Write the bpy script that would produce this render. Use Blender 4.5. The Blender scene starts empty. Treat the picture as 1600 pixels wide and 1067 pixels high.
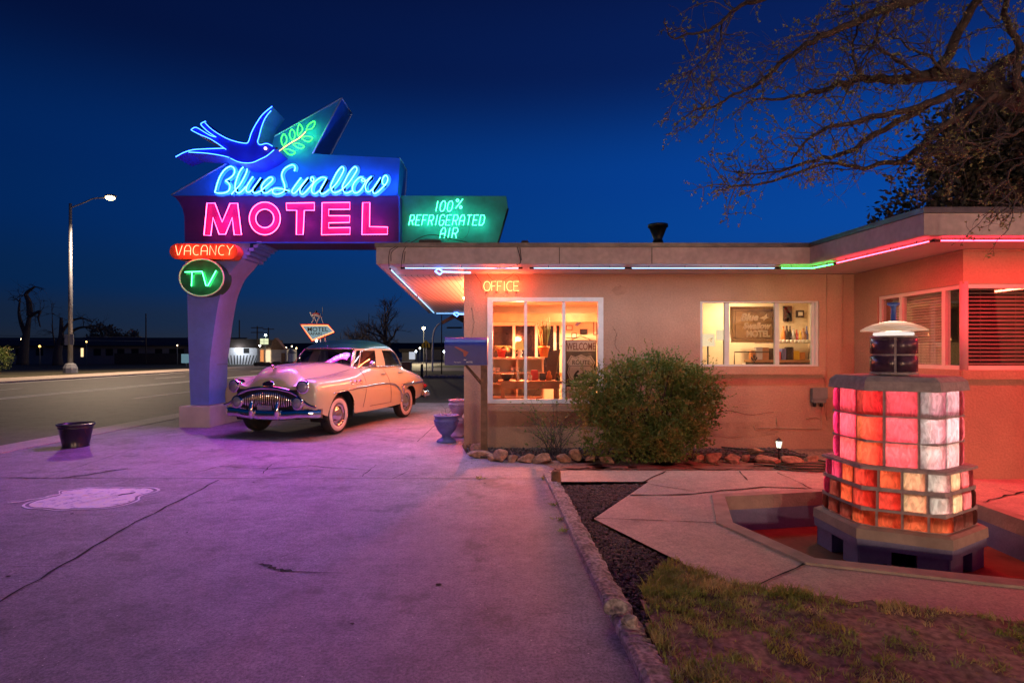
import bpy, bmesh, math, random
from mathutils import Vector, Matrix
from math import sin, cos, pi, radians, sqrt
R = random.Random(7)
SC = bpy.context.scene
COL = SC.collection
# exposure of the night: dusk sky (by height), neon radiance, forecourt glow, lamps
SKY_EL, SKY_S = -4.0, 1.0
SKY_P = [0.0, .05, .10, .20, .28, .445, .62, 1.0]
SKY_C = [(.026, .036, .058, 1), (.013, .036, .095, 1), (.003, .038, .155, 1), (.0005, .040, .215, 1), (.0004, .036, .21, 1), (.0012, .010, .070, 1), (.0015, .004, .030, 1), (.001, .002, .02, 1)]
NL, GLOW, OFFG, EAVE = 22.0, 86.0, 7.0, 7.0
FOUNT, COURT_FILL = 9.0, 270.0  # second value: power of the added out-of-frame fill lamps
ROOM, STREET = 75.0, 10500.0

# ------------------------------------------------------------------ camera, sky, exposure
FX, CX, HY, EYE = 900.0, 800.0, 550.0, 1.5
cam = bpy.data.cameras.new('camera')
cam.sensor_fit = 'HORIZONTAL'; cam.sensor_width = 36.0
cam.lens = FX / 1600 * 36.0
cam.shift_y = (HY - 533.5) / 1600
cam.clip_start = 0.05; cam.clip_end = 6000
camo = bpy.data.objects.new('camera', cam); COL.objects.link(camo)
camo.location = (0, 0, EYE); camo.rotation_euler = (pi/2, 0, 0)
SC.camera = camo

SC.view_settings.view_transform = 'Standard'
SC.view_settings.look = 'None'
SC.view_settings.exposure = 0.12
SC.view_settings.gamma = 1.0
SC.cycles.use_denoising = True
SC.cycles.max_bounces = 6
SC.cycles.diffuse_bounces = 3
SC.cycles.glossy_bounces = 3
SC.cycles.transmission_bounces = 4
SC.cycles.transparent_max_bounces = 12
SC.cycles.sample_clamp_indirect = 4.0
SC.cycles.caustics_reflective = False
SC.cycles.caustics_refractive = False

W = bpy.data.worlds.new("World"); SC.world = W; W.use_nodes = True
nt = W.node_tree; nt.nodes.clear()
wo = nt.nodes.new('ShaderNodeOutputWorld'); bg = nt.nodes.new('ShaderNodeBackground')
sky = nt.nodes.new('ShaderNodeTexSky'); sky.sky_type = 'NISHITA'; sky.sun_disc = False
sky.sun_elevation = radians(SKY_EL); sky.sun_rotation = radians(40); sky.altitude = 1200
sky.air_density = 1.0; sky.dust_density = 0.3; sky.ozone_density = 6.0
nl_ = nt.nodes.new; L_ = nt.links.new
geo = nl_('ShaderNodeTexCoord'); sep = nl_('ShaderNodeSeparateXYZ')
ramp = nl_('ShaderNodeValToRGB'); ramp.color_ramp.interpolation = 'EASE'
e = ramp.color_ramp.elements
e[0].position = SKY_P[0]; e[0].color = SKY_C[0]
e[1].position = 1.0; e[1].color = SKY_C[-1]
for p_, c_ in zip(SKY_P[1:-1], SKY_C[1:-1]):
    x_ = e.new(p_); x_.color = c_
az = nl_('ShaderNodeMath'); az.operation = 'MULTIPLY_ADD'; az.inputs[1].default_value = .8; az.inputs[2].default_value = .95
azc = nl_('ShaderNodeClamp'); azc.inputs[1].default_value = .35; azc.inputs[2].default_value = 1.5
mix = nl_('ShaderNodeMix'); mix.data_type = 'RGBA'; mix.blend_type = 'MULTIPLY'; mix.inputs['Factor'].default_value = 1.0
add = nl_('ShaderNodeMix'); add.data_type = 'RGBA'; add.blend_type = 'ADD'; add.inputs['Factor'].default_value = .12
L_(geo.outputs['Generated'], sep.inputs[0]); L_(sep.outputs['Z'], ramp.inputs['Fac'])
L_(sep.outputs['X'], az.inputs[0]); L_(az.outputs[0], azc.inputs[0])
L_(ramp.outputs[0], mix.inputs[6]); L_(azc.outputs[0], mix.inputs[7])
L_(mix.outputs[2], add.inputs[6]); L_(sky.outputs[0], add.inputs[7])
L_(add.outputs[2], bg.inputs['Color']); bg.inputs['Strength'].default_value = SKY_S
L_(bg.outputs[0], wo.inputs[0])

# ------------------------------------------------------------------ helpers
def P(px, py, Y): return Vector(((px-CX)/FX*Y, Y, EYE-(py-HY)/FX*Y))
def G(px, py, z=0.0):
    Y = (EYE-z)*FX/(py-HY); return Vector(((px-CX)/FX*Y, Y, z))

def lerp(a, b, t): return a+(b-a)*t
def crom(p0, p1, p2, p3, t):
    return 0.5*((2*p1)+(p2-p0)*t+(2*p0-5*p1+4*p2-p3)*t*t+(3*p1-p0-3*p2+p3)*t*t*t)
def smooth(pts, n=4, closed=False):
    pts = [Vector(p) for p in pts]; out = []; m = len(pts)
    rng = m if closed else m-1
    for i in range(rng):
        g = (lambda k: pts[k % m]) if closed else (lambda k: pts[max(0, min(m-1, k))])
        for j in range(n): out.append(crom(g(i-1), g(i), g(i+1), g(i+2), j/n))
    if not closed: out.append(pts[-1].copy())
    return out

def root_of(o):
    while o.parent: o = o.parent
    return o
class MB:
    def __init__(s): s.v = []; s.f = []; s.m = []; s.sm = []
    def add(s, vs, fs, mi=0, sm=False):
        b = len(s.v); s.v += [tuple(v) for v in vs]
        for f in fs: s.f.append([i+b for i in f]); s.m.append(mi); s.sm.append(sm)
        return s
    def quad(s, a, b, c, d, mi=0): return s.add([a, b, c, d], [[0, 1, 2, 3]], mi)
    def poly(s, pts, mi=0): return s.add(pts, [list(range(len(pts)))], mi)
    def box(s, x0, x1, y0, y1, z0, z1, mi=0, bev=0.0):
        if x0 > x1: x0, x1 = x1, x0
        if y0 > y1: y0, y1 = y1, y0
        if z0 > z1: z0, z1 = z1, z0
        if bev <= 0:
            vs = [(x, y, z) for z in (z0, z1) for y in (y0, y1) for x in (x0, x1)]
            return s.add(vs, [[0,2,3,1],[4,5,7,6],[0,1,5,4],[2,6,7,3],[0,4,6,2],[1,3,7,5]], mi)
        bm = bmesh.new(); bmesh.ops.create_cube(bm, size=1)
        for v in bm.verts: v.co = Vector((lerp(x0, x1, v.co.x+.5), lerp(y0, y1, v.co.y+.5), lerp(z0, z1, v.co.z+.5)))
        bmesh.ops.bevel(bm, geom=bm.edges[:], offset=bev, segments=2, affect='EDGES')
        return s.bm(bm, mi)
    def bm(s, bm, mi=0, sm=False, M=None):
        bm.verts.index_update()
        vs = [(M @ v.co if M else v.co.copy()) for v in bm.verts]
        s.add(vs, [[v.index for v in f.verts] for f in bm.faces], mi, sm); bm.free(); return s
    def obox(s, c, ax, ay, az, hx, hy, hz, mi=0):
        c = Vector(c); ax, ay, az = Vector(ax), Vector(ay), Vector(az)
        vs = [c+ax*hx*i+ay*hy*j+az*hz*k for k in (-1, 1) for j in (-1, 1) for i in (-1, 1)]
        return s.add(vs, [[0,2,3,1],[4,5,7,6],[0,1,5,4],[2,6,7,3],[0,4,6,2],[1,3,7,5]], mi)
    def tube(s, pts, r, n=6, closed=False, mi=0, caps=True):
        pts = [Vector(p) for p in pts]; m = len(pts)
        if m < 2: return s
        rs = r if isinstance(r, (list, tuple)) else [r]*m
        def tan(i):
            if closed: d = pts[(i+1) % m]-pts[i-1]
            else: d = pts[min(m-1, i+1)]-pts[max(0, i-1)]
            return d.normalized() if d.length > 1e-9 else Vector((0, 0, 1))
        t = tan(0); up = Vector((0, 0, 1)) if abs(t.z) < .9 else Vector((1, 0, 0))
        nrm = t.cross(up).normalized(); vs = []
        for i in range(m):
            t = tan(i); nrm = (nrm-t*nrm.dot(t))
            nrm = nrm.normalized() if nrm.length > 1e-6 else t.orthogonal().normalized()
            b = t.cross(nrm)
            for k in range(n):
                a = 2*pi*k/n; vs.append(pts[i]+(nrm*cos(a)+b*sin(a))*rs[i])
        fs = []
        for i in range(m if closed else m-1):
            for k in range(n):
                a, b2 = i*n+k, i*n+(k+1) % n; j = (i+1) % m
                fs.append([a, b2, j*n+(k+1) % n, j*n+k])
        if caps and not closed: fs += [list(range(n))[::-1], [(m-1)*n+k for k in range(n)]]
        return s.add(vs, fs, mi, True)
    def prism(s, pts, y0, y1, mi=0, side_mi=None, sm=False):
        """pts: (x,z) outline, extruded from depth y0 to y1"""
        n = len(pts); si = mi if side_mi is None else side_mi
        vs = [(p[0], y0, p[1]) for p in pts]+[(p[0], y1, p[1]) for p in pts]
        s.add(vs, [list(range(n)), [n+i for i in range(n)][::-1]], mi)
        return s.add(vs, [[i, (i+1) % n, n+(i+1) % n, n+i][::-1] for i in range(n)], si, sm)
    def slab(s, pts, z0, z1, mi=0):
        n = len(pts); vs = [(p[0], p[1], z0) for p in pts]+[(p[0], p[1], z1) for p in pts]
        return s.add(vs, [list(range(n))[::-1], [n+i for i in range(n)]]+[[i, (i+1) % n, n+(i+1) % n, n+i] for i in range(n)], mi)
    def lathe(s, prof, c=(0, 0, 0), n=24, ax=(0, 0, 1), mi=0, sm=True):
        ax = Vector(ax).normalized(); u = ax.orthogonal().normalized(); w = ax.cross(u); c = Vector(c)
        vs = []; fs = []
        for r, h in prof:
            for k in range(n):
                a = 2*pi*k/n; vs.append(c+ax*h+(u*cos(a)+w*sin(a))*max(r, 1e-4))
        for i in range(len(prof)-1):
            for k in range(n): fs.append([i*n+k, i*n+(k+1) % n, (i+1)*n+(k+1) % n, (i+1)*n+k])
        return s.add(vs, fs, mi, sm)
    def ball(s, c, r, sub=2, mi=0, jit=0, sc=(1, 1, 1), rnd=None, sm=True, M=None):
        bm = bmesh.new(); bmesh.ops.create_icosphere(bm, subdivisions=sub, radius=1)
        for v in bm.verts:
            k = 1+((rnd or R).uniform(-jit, jit) if jit else 0)
            v.co = Vector((v.co.x*sc[0]*r*k, v.co.y*sc[1]*r*k, v.co.z*sc[2]*r*k))
        T_ = Matrix.Translation(Vector(c)) @ (M.to_4x4() if M else Matrix.Identity(4))
        return s.bm(bm, mi, sm, T_)
    def build(s, name, mats, parent=None, loc=None, local=False):
        """one mesh object; vertices are given in world space (or in the thing's own space when local)"""
        off = Vector((0, 0, 0))
        if parent is not None:
            if not local: off = Vector(root_of(parent).location)
        elif loc is not None: off = Vector(loc)
        me = bpy.data.meshes.new(name)
        me.from_pydata([Vector(v)-off for v in s.v], [], s.f)
        mats = mats if isinstance(mats, (list, tuple)) else [mats]
        for m in mats: me.materials.append(m)
        for p, mi, sm in zip(me.polygons, s.m, s.sm): p.material_index = mi; p.use_smooth = sm
        me.update()
        o = bpy.data.objects.new(name, me); COL.objects.link(o)
        if parent is not None: o.parent = parent
        elif loc is not None: o.location = loc
        return o
def tag(o, label, cat, group=None, kind=None):
    o['label'] = label; o['category'] = cat
    if group: o['group'] = group
    if kind: o['kind'] = kind
    return o
def thing(name, label, cat, loc=(0, 0, 0), group=None, rz=0.0):
    o = bpy.data.objects.new(name, None); COL.objects.link(o); o.empty_display_size = .1
    o.location = loc; o.rotation_euler = (0, 0, rz); return tag(o, label, cat, group)
def struct(o, kind='structure'): o['kind'] = kind; return o
def area_light(name, loc, target, sx, sy, col, power, parent=None, spread=pi):
    l = bpy.data.lights.new(name, 'AREA'); l.shape = 'RECTANGLE'; l.size = sx; l.size_y = sy
    l.color = col; l.energy = power; l.spread = spread
    o = bpy.data.objects.new(name, l); COL.objects.link(o)
    d = Vector(target)-Vector(loc)
    off = Vector(root_of(parent).location) if parent else Vector((0, 0, 0))
    o.location = Vector(loc)-off; o.rotation_euler = d.to_track_quat('-Z', 'Y').to_euler()
    if parent: o.parent = parent
    return o
def point_light(name, loc, col, power, r=.05, parent=None, local=False):
    l = bpy.data.lights.new(name, 'POINT'); l.color = col; l.energy = power; l.shadow_soft_size = r
    o = bpy.data.objects.new(name, l); COL.objects.link(o)
    off = Vector(root_of(parent).location) if parent and not local else Vector((0, 0, 0))
    o.location = Vector(loc)-off
    if parent: o.parent = parent
    return o

# ------------------------------------------------------------------ materials
def nodes(name):
    m = bpy.data.materials.new(name); m.use_nodes = True; n = m.node_tree
    return m, n, n.nodes['Principled BSDF'], n.nodes['Material Output']
def rgba(c, k=1.0): return (c[0]*k, c[1]*k, c[2]*k, 1)
def mat(name, col, rough=.7, metal=0.0, var=.25, scale=6.0, bump=0.0, bscale=60.0, col2=None, spec=.5, detail=6.0, fine=0.0):
    m, n, b, out = nodes(name); N = n.nodes.new; L = n.links.new
    tc = N('ShaderNodeTexCoord'); nz = N('ShaderNodeTexNoise'); nz.inputs['Scale'].default_value = scale
    nz.inputs['Detail'].default_value = detail; nz.inputs['Roughness'].default_value = .6
    L(tc.outputs['Object'], nz.inputs['Vector'])
    rp = N('ShaderNodeValToRGB'); rp.color_ramp.elements[0].position = .3; rp.color_ramp.elements[1].position = .72
    rp.color_ramp.elements[0].color = rgba(col2 or col, 1 if col2 else 1-var); rp.color_ramp.elements[1].color = rgba(col, 1+var*.4)
    L(nz.outputs['Fac'], rp.inputs['Fac'])
    src = rp.outputs[0]
    if fine:
        n2 = N('ShaderNodeTexNoise'); n2.inputs['Scale'].default_value = bscale; n2.inputs['Detail'].default_value = 3
        L(tc.outputs['Object'], n2.inputs['Vector'])
        r2 = N('ShaderNodeValToRGB'); r2.color_ramp.elements[0].position = .35; r2.color_ramp.elements[1].position = .65
        r2.color_ramp.elements[0].color = (1-fine,)*3+(1,); r2.color_ramp.elements[1].color = (1+fine*.5,)*3+(1,)
        L(n2.outputs['Fac'], r2.inputs['Fac'])
        mx = N('ShaderNodeMix'); mx.data_type = 'RGBA'; mx.blend_type = 'MULTIPLY'; mx.inputs['Factor'].default_value = 1
        L(src, mx.inputs[6]); L(r2.outputs[0], mx.inputs[7]); src = mx.outputs[2]
    L(src, b.inputs['Base Color'])
    b.inputs['Roughness'].default_value = rough; b.inputs['Metallic'].default_value = metal
    b.inputs['Specular IOR Level'].default_value = spec
    if bump:
        nb = N('ShaderNodeTexNoise'); nb.inputs['Scale'].default_value = bscale; nb.inputs['Detail'].default_value = 5
        L(tc.outputs['Object'], nb.inputs['Vector'])
        bp = N('ShaderNodeBump'); bp.inputs['Strength'].default_value = bump; bp.inputs['Distance'].default_value = .02
        L(nb.outputs['Fac'], bp.inputs['Height']); L(bp.outputs[0], b.inputs['Normal'])
    return m
def emis(name, col, k):
    m, n, b, out = nodes(name)
    n.nodes.remove(b); e = n.nodes.new('ShaderNodeEmission')
    e.inputs[0].default_value = rgba(col); e.inputs[1].default_value = k
    n.links.new(e.outputs[0], out.inputs[0]); return m
def glass(name, tint=(.9, .9, .9), trans=.9, rough=.02, gloss=None):
    """thin window pane: see-through with a fresnel reflection"""
    m, n, b, out = nodes(name); N = n.nodes.new; L = n.links.new
    n.nodes.remove(b)
    tr = N('ShaderNodeBsdfTransparent'); tr.inputs[0].default_value = rgba(tint)
    gl = N('ShaderNodeBsdfGlossy'); gl.inputs['Roughness'].default_value = rough
    fr = N('ShaderNodeFresnel'); fr.inputs[0].default_value = 1.5
    mx = N('ShaderNodeMixShader')
    if gloss is None: L(fr.outputs[0], mx.inputs[0])
    else: mx.inputs[0].default_value = gloss
    L(tr.outputs[0], mx.inputs[1]); L(gl.outputs[0], mx.inputs[2]); L(mx.outputs[0], out.inputs[0]); return m
def leafmat(name, cols, trans=.25, scale=9.0):
    m, n, b, out = nodes(name); N = n.nodes.new; L = n.links.new
    tc = N('ShaderNodeTexCoord'); nz = N('ShaderNodeTexNoise'); nz.inputs['Scale'].default_value = scale; nz.inputs['Detail'].default_value = 4
    L(tc.outputs['Object'], nz.inputs['Vector'])
    rp = N('ShaderNodeValToRGB'); el = rp.color_ramp.elements
    el[0].position = .33; el[0].color = rgba(cols[0]); el[1].position = .68; el[1].color = rgba(cols[-1])
    for i, c in enumerate(cols[1:-1]): q = el.new(.33+.35*(i+1)/(len(cols)-1)); q.color = rgba(c)
    L(nz.outputs['Fac'], rp.inputs['Fac']); L(rp.outputs[0], b.inputs['Base Color']); b.inputs['Roughness'].default_value = .55
    t = N('ShaderNodeBsdfTranslucent'); L(rp.outputs[0], t.inputs[0])
    mx = N('ShaderNodeMixShader'); mx.inputs[0].default_value = trans
    L(b.outputs[0], mx.inputs[1]); L(t.outputs[0], mx.inputs[2]); L(mx.outputs[0], out.inputs[0]); return m

def concrete(name, col, dark, bump=.16, streak=False, stain=.62, amp=1.0):
    m, n, b, out = nodes(name); N = n.nodes.new; L = n.links.new; tc = N('ShaderNodeTexCoord'); src = None; mp = N('ShaderNodeMapping'); mp.inputs['Scale'].default_value = (2.2, 2.2, .35); L(tc.outputs['Object'], mp.inputs[0])
    for sc, det, p0, p1, c0, c1 in ((.45, 10, .30, .70, dark, 1.15), (1.3, 9, .36, .43, stain, 1.0), (2.6, 12, .36, .62, .70, 1.12), (14, 8, .34, .60, .66, 1.14), (60, 3, .36, .60, .52, 1.30), (190, 2, .30, .62, .66, 1.3)):
        nz = N('ShaderNodeTexNoise'); nz.inputs['Scale'].default_value = sc; nz.inputs['Detail'].default_value = det; nz.inputs['Roughness'].default_value = .68; L(mp.outputs[0] if streak and sc < 20 else tc.outputs['Object'], nz.inputs['Vector'])
        r = N('ShaderNodeValToRGB'); r.color_ramp.elements[0].position = p0; r.color_ramp.elements[1].position = p1
        r.color_ramp.elements[0].color = (c0, c0, c0, 1); r.color_ramp.elements[1].color = (c1, c1, c1, 1); L(nz.outputs['Fac'], r.inputs['Fac'])
        mx = N('ShaderNodeMix'); mx.data_type = 'RGBA'; mx.blend_type = 'MULTIPLY'; mx.inputs['Factor'].default_value = amp
        if src is None: mx.inputs[6].default_value = rgba(col)
        else: L(src, mx.inputs[6])
        L(r.outputs[0], mx.inputs[7]); src = mx.outputs[2]
    v = N('ShaderNodeTexVoronoi'); v.inputs['Scale'].default_value = 26; L(tc.outputs['Object'], v.inputs['Vector'])      # pits
    r = N('ShaderNodeValToRGB'); r.color_ramp.elements[0].position = .05; r.color_ramp.elements[0].color = (.35, .35, .35, 1); r.color_ramp.elements[1].position = .11; r.color_ramp.elements[1].color = (1, 1, 1, 1); L(v.outputs['Distance'], r.inputs['Fac'])
    mx = N('ShaderNodeMix'); mx.data_type = 'RGBA'; mx.blend_type = 'MULTIPLY'; mx.inputs['Factor'].default_value = 1; L(src, mx.inputs[6]); L(r.outputs[0], mx.inputs[7]); L(mx.outputs[2], b.inputs['Base Color'])
    b.inputs['Roughness'].default_value = .7
    nz = N('ShaderNodeTexNoise'); nz.inputs['Scale'].default_value = 45; nz.inputs['Detail'].default_value = 8; L(tc.outputs['Object'], nz.inputs['Vector'])
    bp = N('ShaderNodeBump'); bp.inputs['Strength'].default_value = bump; bp.inputs['Distance'].default_value = .012; L(nz.outputs['Fac'], bp.inputs['Height']); L(bp.outputs[0], b.inputs['Normal']); return m
M = {}
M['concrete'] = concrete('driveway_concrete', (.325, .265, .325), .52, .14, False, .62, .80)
M['walk'] = concrete('walk_concrete', (.58, .46, .39), .72, .12, False, .8, .42)
M['crack'] = mat('crack_dark', (.03, .025, .022), .95)
M['asphalt'] = concrete('asphalt', (.10, .085, .085), .6, .3)
M['lot'] = mat('old_asphalt', (.06, .052, .05), .85, var=.4, scale=.4, bump=.3, bscale=30, fine=.4)
M['dirt'] = mat('dirt', (.34, .24, .18), .95, var=.5, scale=1.5, bump=.6, bscale=25, fine=.5)
M['farland'] = mat('dry_land', (.085, .075, .04), .95, var=.45, scale=.3, fine=.3, bscale=4)
M['roadpaint'] = mat('road_paint', (.92, .90, .84), .7, var=.25, scale=8)
M['stucco'] = mat('stucco', (.52, .295, .20), .85, var=.22, scale=.9, bump=.42, bscale=40, fine=.10, detail=10)
M['stucco_in'] = mat('plaster', (.72, .60, .44), .8, var=.1, scale=2)
M['white'] = mat('white_trim', (.72, .70, .68), .45, var=.12, scale=10)
M['fascia'] = mat('fascia_paint', (.62, .53, .51), .6, var=.22, scale=1.6, fine=.12, bscale=14, detail=10)
M['soffit'] = mat('soffit_paint', (.66, .62, .60), .5, var=.1, scale=4)
M['flash'] = mat('roof_flashing', (.16, .14, .13), .4, metal=.6, var=.4, scale=6)
M['roof'] = mat('roof_felt', (.05, .05, .05), .9)
M['frame'] = mat('window_frame', (.62, .62, .60), .4, var=.1)
M['alu'] = mat('aluminium', (.6, .62, .62), .35, metal=.8, var=.1)
M['pinkpost'] = mat('pink_post', (.72, .40, .42), .5, var=.1)
M['black'] = mat('black_metal', (.015, .015, .016), .5)
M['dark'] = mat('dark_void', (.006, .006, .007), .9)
M['grey'] = mat('grey_metal', (.22, .22, .22), .5, metal=.3)
M['galv'] = mat('galvanised', (.42, .42, .44), .45, metal=.6, var=.2)
M['glass'] = glass('window_glass', (.95, .95, .95))
M['dglass'] = glass('reflective_glass', (.92, .92, .92), gloss=.10)
M['carglass'] = glass('car_glass', (.45, .47, .50), gloss=.16)
M['bark'] = mat('bark', (.075, .055, .048), .9, var=.5, scale=14, bump=.6, bscale=40)
M['twig'] = mat('twig_bark', (.11, .088, .092), .8, var=.4, scale=10)
M['leaf'] = leafmat('young_leaf', [(.22, .26, .08), (.32, .34, .13), (.27, .20, .12)], .35)
M['bushleaf'] = leafmat('bush_leaf', [(.09, .16, .035), (.17, .24, .06), (.33, .24, .07)], .2, 5)
M['evergreen'] = leafmat('evergreen_leaf', [(.05, .06, .03), (.10, .085, .06), (.20, .10, .08)], .15, 2)
M['grass'] = leafmat('grass_blade', [(.42, .42, .09), (.26, .36, .08), (.66, .56, .26)], .3, 3)
M['gravel'] = mat('gravel_stone', (.17, .13, .13), .85, var=.6, scale=18, col2=(.04, .033, .035))
M['rock'] = mat('red_sandstone', (.50, .28, .18), .85, var=.45, scale=6, bump=.5, bscale=22, fine=.3)
M['flag'] = mat('flagstone', (.34, .20, .15), .8, var=.4, scale=3, bump=.3, bscale=20)
M['wood'] = mat('weathered_wood', (.24, .14, .08), .8, var=.5, scale=9, bump=.3, bscale=30)
M['orangewood'] = mat('varnished_wood', (.36, .18, .08), .45, var=.35, scale=5)
M['kerb'] = mat('old_kerb', (.50, .44, .42), .85, var=.5, scale=9, bump=.6, bscale=40, fine=.5, col2=(.22, .18, .17))
M['poolblue'] = mat('pool_paint', (.24, .25, .42), .6, var=.25, scale=3, fine=.1)
M['poolcream'] = mat('pool_cream', (.46, .36, .30), .8, var=.35, scale=4, bump=.3, bscale=40)
M['poolfloor'] = mat('pool_floor', (.24, .10, .06), .9, var=.5, scale=2, bump=.3, bscale=30)
M['mortar'] = mat('mortar', (.46, .39, .39), .9, var=.3, scale=20, bump=.4, bscale=70)
M['signblue'] = mat('sign_enamel_blue', (.012, .14, .62), .5, var=.2, scale=2, spec=.25)
M['signviolet'] = mat('sign_enamel_violet', (.055, .014, .13), .5, var=.3, scale=2, spec=.25)
M['signteal'] = mat('sign_enamel_teal', (.03, .21, .22), .5, var=.45, scale=2.2, spec=.25)
M['birdblue'] = mat('bird_enamel', (.010, .022, .28), .5, var=.15, scale=2, spec=.25)
M['pillarblue'] = mat('pillar_paint', (.18, .26, .72), .5, var=.15, scale=2, fine=.06, bscale=12)
M['cream'] = mat('cream_paint', (.74, .64, .52), .6, var=.2, scale=3)
M['letterpink'] = mat('letter_enamel_pink', (.36, .010, .17), .45, var=.1)
M['lettercyan'] = mat('letter_enamel_cyan', (.10, .42, .62), .45, var=.1)
M['vacred'] = mat('vacancy_enamel', (.62, .10, .03), .45, var=.15)
M['tvgreen'] = mat('tv_enamel', (.02, .10, .05), .4, var=.5, scale=5)
M['signalwhite'] = mat('signal_white', (.75, .72, .68), .5, var=.1)
M['carcream'] = mat('car_enamel_cream', (.60, .54, .30), .24, var=.04, spec=.6)
M['cargreen'] = mat('car_enamel_green', (.010, .11, .105), .30, var=.05, spec=.6)
for k_ in ('carcream',):
    b_ = M[k_].node_tree.nodes['Principled BSDF']; b_.inputs['Coat Weight'].default_value = .8; b_.inputs['Coat Roughness'].default_value = .04
M['chrome'] = mat('chrome', (.82, .77, .73), .08, metal=1.0, var=.04)
M['rubber'] = mat('tyre_rubber', (.018, .017, .017), .75, var=.3, scale=20)
M['whitewall'] = mat('whitewall', (.66, .60, .55), .6, var=.1)
M['seat'] = mat('seat_cloth', (.05, .045, .04), .9)
M['lens'] = mat('lamp_lens', (.22, .22, .24), .05, var=.1, spec=.9)
M['redlens'] = mat('tail_lens', (.5, .02, .02), .15)
M['urnblue'] = mat('urn_glaze_blue', (.12, .15, .42), .5, var=.3, scale=9)
M['urnviolet'] = mat('urn_glaze_violet', (.50, .36, .50), .5, var=.2, scale=9)
M['bucket'] = mat('black_plastic_pot', (.02, .015, .03), .25, var=.2)
M['mailblue'] = mat('mailbox_paint', (.005, .016, .19), .4, var=.25, scale=4)
M['flagred'] = mat('flag_red', (.36, .07, .05), .5)
M['hose'] = mat('garden_hose', (.03, .045, .03), .5)
M['terrared'] = mat('red_pot', (.55, .05, .05), .5)
M['terraorange'] = mat('orange_pot', (.60, .22, .05), .5)
M['paper'] = mat('paper_white', (.7, .66, .6), .7, var=.1)
M['blind'] = mat('blind_slat', (.80, .68, .50), .5, var=.1)
M['yellow'] = mat('yellow_sign', (.65, .42, .02), .5, var=.1)
M['farwall'] = mat('far_wall', (.20, .17, .16), .9, var=.3, scale=.3)
M['farroof'] = mat('far_roof', (.05, .035, .03), .9)
M['whitewash'] = mat('whitewash', (.62, .62, .66), .8)
M['hill'] = mat('hill', (.03, .025, .022), 1.0)

# neon: real gas tubes, bright enough to light what stands round them
NE = {}
def neon(k, col, L): NE[k] = emis('neon_'+k, col, L); return NE[k]
neon('pink', (1, .05, .22), NL*.75)
neon('blue', (.018, .085, 1), NL*.75)
neon('cyan', (.05, .30, 1), NL*.8)
neon('leafgreen', (.035, 1, .03), NL*.45)
neon('amber', (1, .40, .12), NL*.2)
neon('vacancy', (1, .10, .05), NL*.55)
neon('tv', (.06, 1, .28), NL*.55)
neon('air', (.065, 1, .42), NL*.5)
neon('office', (1, .16, .05), NL*.45)
neon('eavewhite', (.27, .56, 1), NL*.14)
neon('eaveblue', (.08, .24, 1), NL*.5)
neon('eavegreen', (.03, 1, .14), NL*.7)
neon('eavered', (1, .03, .07), NL*1.0)
neon('fillred', (1, .12, .06), NL*5.0)  # tube of the added wing, out of frame, for fill light
neon('fillwhite', (1, .72, .55), NL*.15)  # spare white for the added fill tubes
neon('wallred', (1, .13, .04), NL*15.0)
EGLOW = {'eavewhite': (.70, .84, 1), 'eavegreen': (.08, 1, .25), 'eavered': (1, .02, .035), 'fillred': (1, .12, .06), 'fillwhite': (1, .7, .5)}

# ------------------------------------------------------------------ the ground
def fill(outer, holes, z):
    bm = bmesh.new(); es = []
    for lp in [outer]+holes:
        vs = [bm.verts.new((p[0], p[1], z)) for p in lp]
        es += [bm.edges.new((vs[i], vs[(i+1) % len(vs)])) for i in range(len(vs))]
    bmesh.ops.triangle_fill(bm, use_beauty=True, edges=es)
    for f in bm.faces:
        if f.normal.z < 0: f.normal_flip()
    return bm
POOL = [(2.17, 5.87), (1.91, 4.98), (2.165, 4.12), (3.10, 3.80), (3.75, 3.58), (4.42, 4.25), (4.51, 5.62), (4.05, 6.12), (3.28, 6.08)]
struct(MB().bm(fill([(-900, -40), (900, -40), (900, 1500), (-900, 1500)], [POOL], -.035)).build('ground', M['farland']))
RX0, RX1 = -24.8, -8.15
struct(MB().box(RX0, RX1, -30, 400, -.034, -.02).build('road', M['asphalt']))
b = MB()
b.box(-16.65, -16.40, -30, 300, -.02, -.0155)                      # edge line of the far lanes
b.box(-24.35, -24.2, -30, 300, -.02, -.0155)
for y in range(-30, 240, 12):
    b.box(-12.45, -12.26, y+.8, y+4.2, -.02, -.0155)
    b.box(-20.5, -20.37, y+3, y+6, -.02, -.0155)
b.box(-16.98, -16.85, -30, 300, -.02, -.0155)
struct(b.build('road_markings', M['roadpaint']))
struct(MB().box(-28.2, RX0, -30, 400, -.034, .06).build('far_pavement', M['walk']))
struct(MB().box(RX1, -7.55, -30, 16, -.034, .012).build('gutter_strip', M['walk']))
DW = [(-7.55, -3), (.61, -3), (.61, 2.6), (.567, 3.0), (.40, 6.75), (.62, 7.75), (-.1, 8.0), (-.66, 8.45), (-.74, 8.9), (-.74, 17), (-7.55, 17)]
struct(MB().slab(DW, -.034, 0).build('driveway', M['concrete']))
struct(MB().box(-7.55, 30, 17.0, 34, -.034, -.012).build('rear_lot', M['lot']))
struct(MB().box(-7.4, 30, 34, 37.5, -.034, .05).build('verge', M['farland']))
struct(MB().box(-8, 120, 47, 56, -.034, -.02).build('cross_street', M['walk']))
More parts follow.
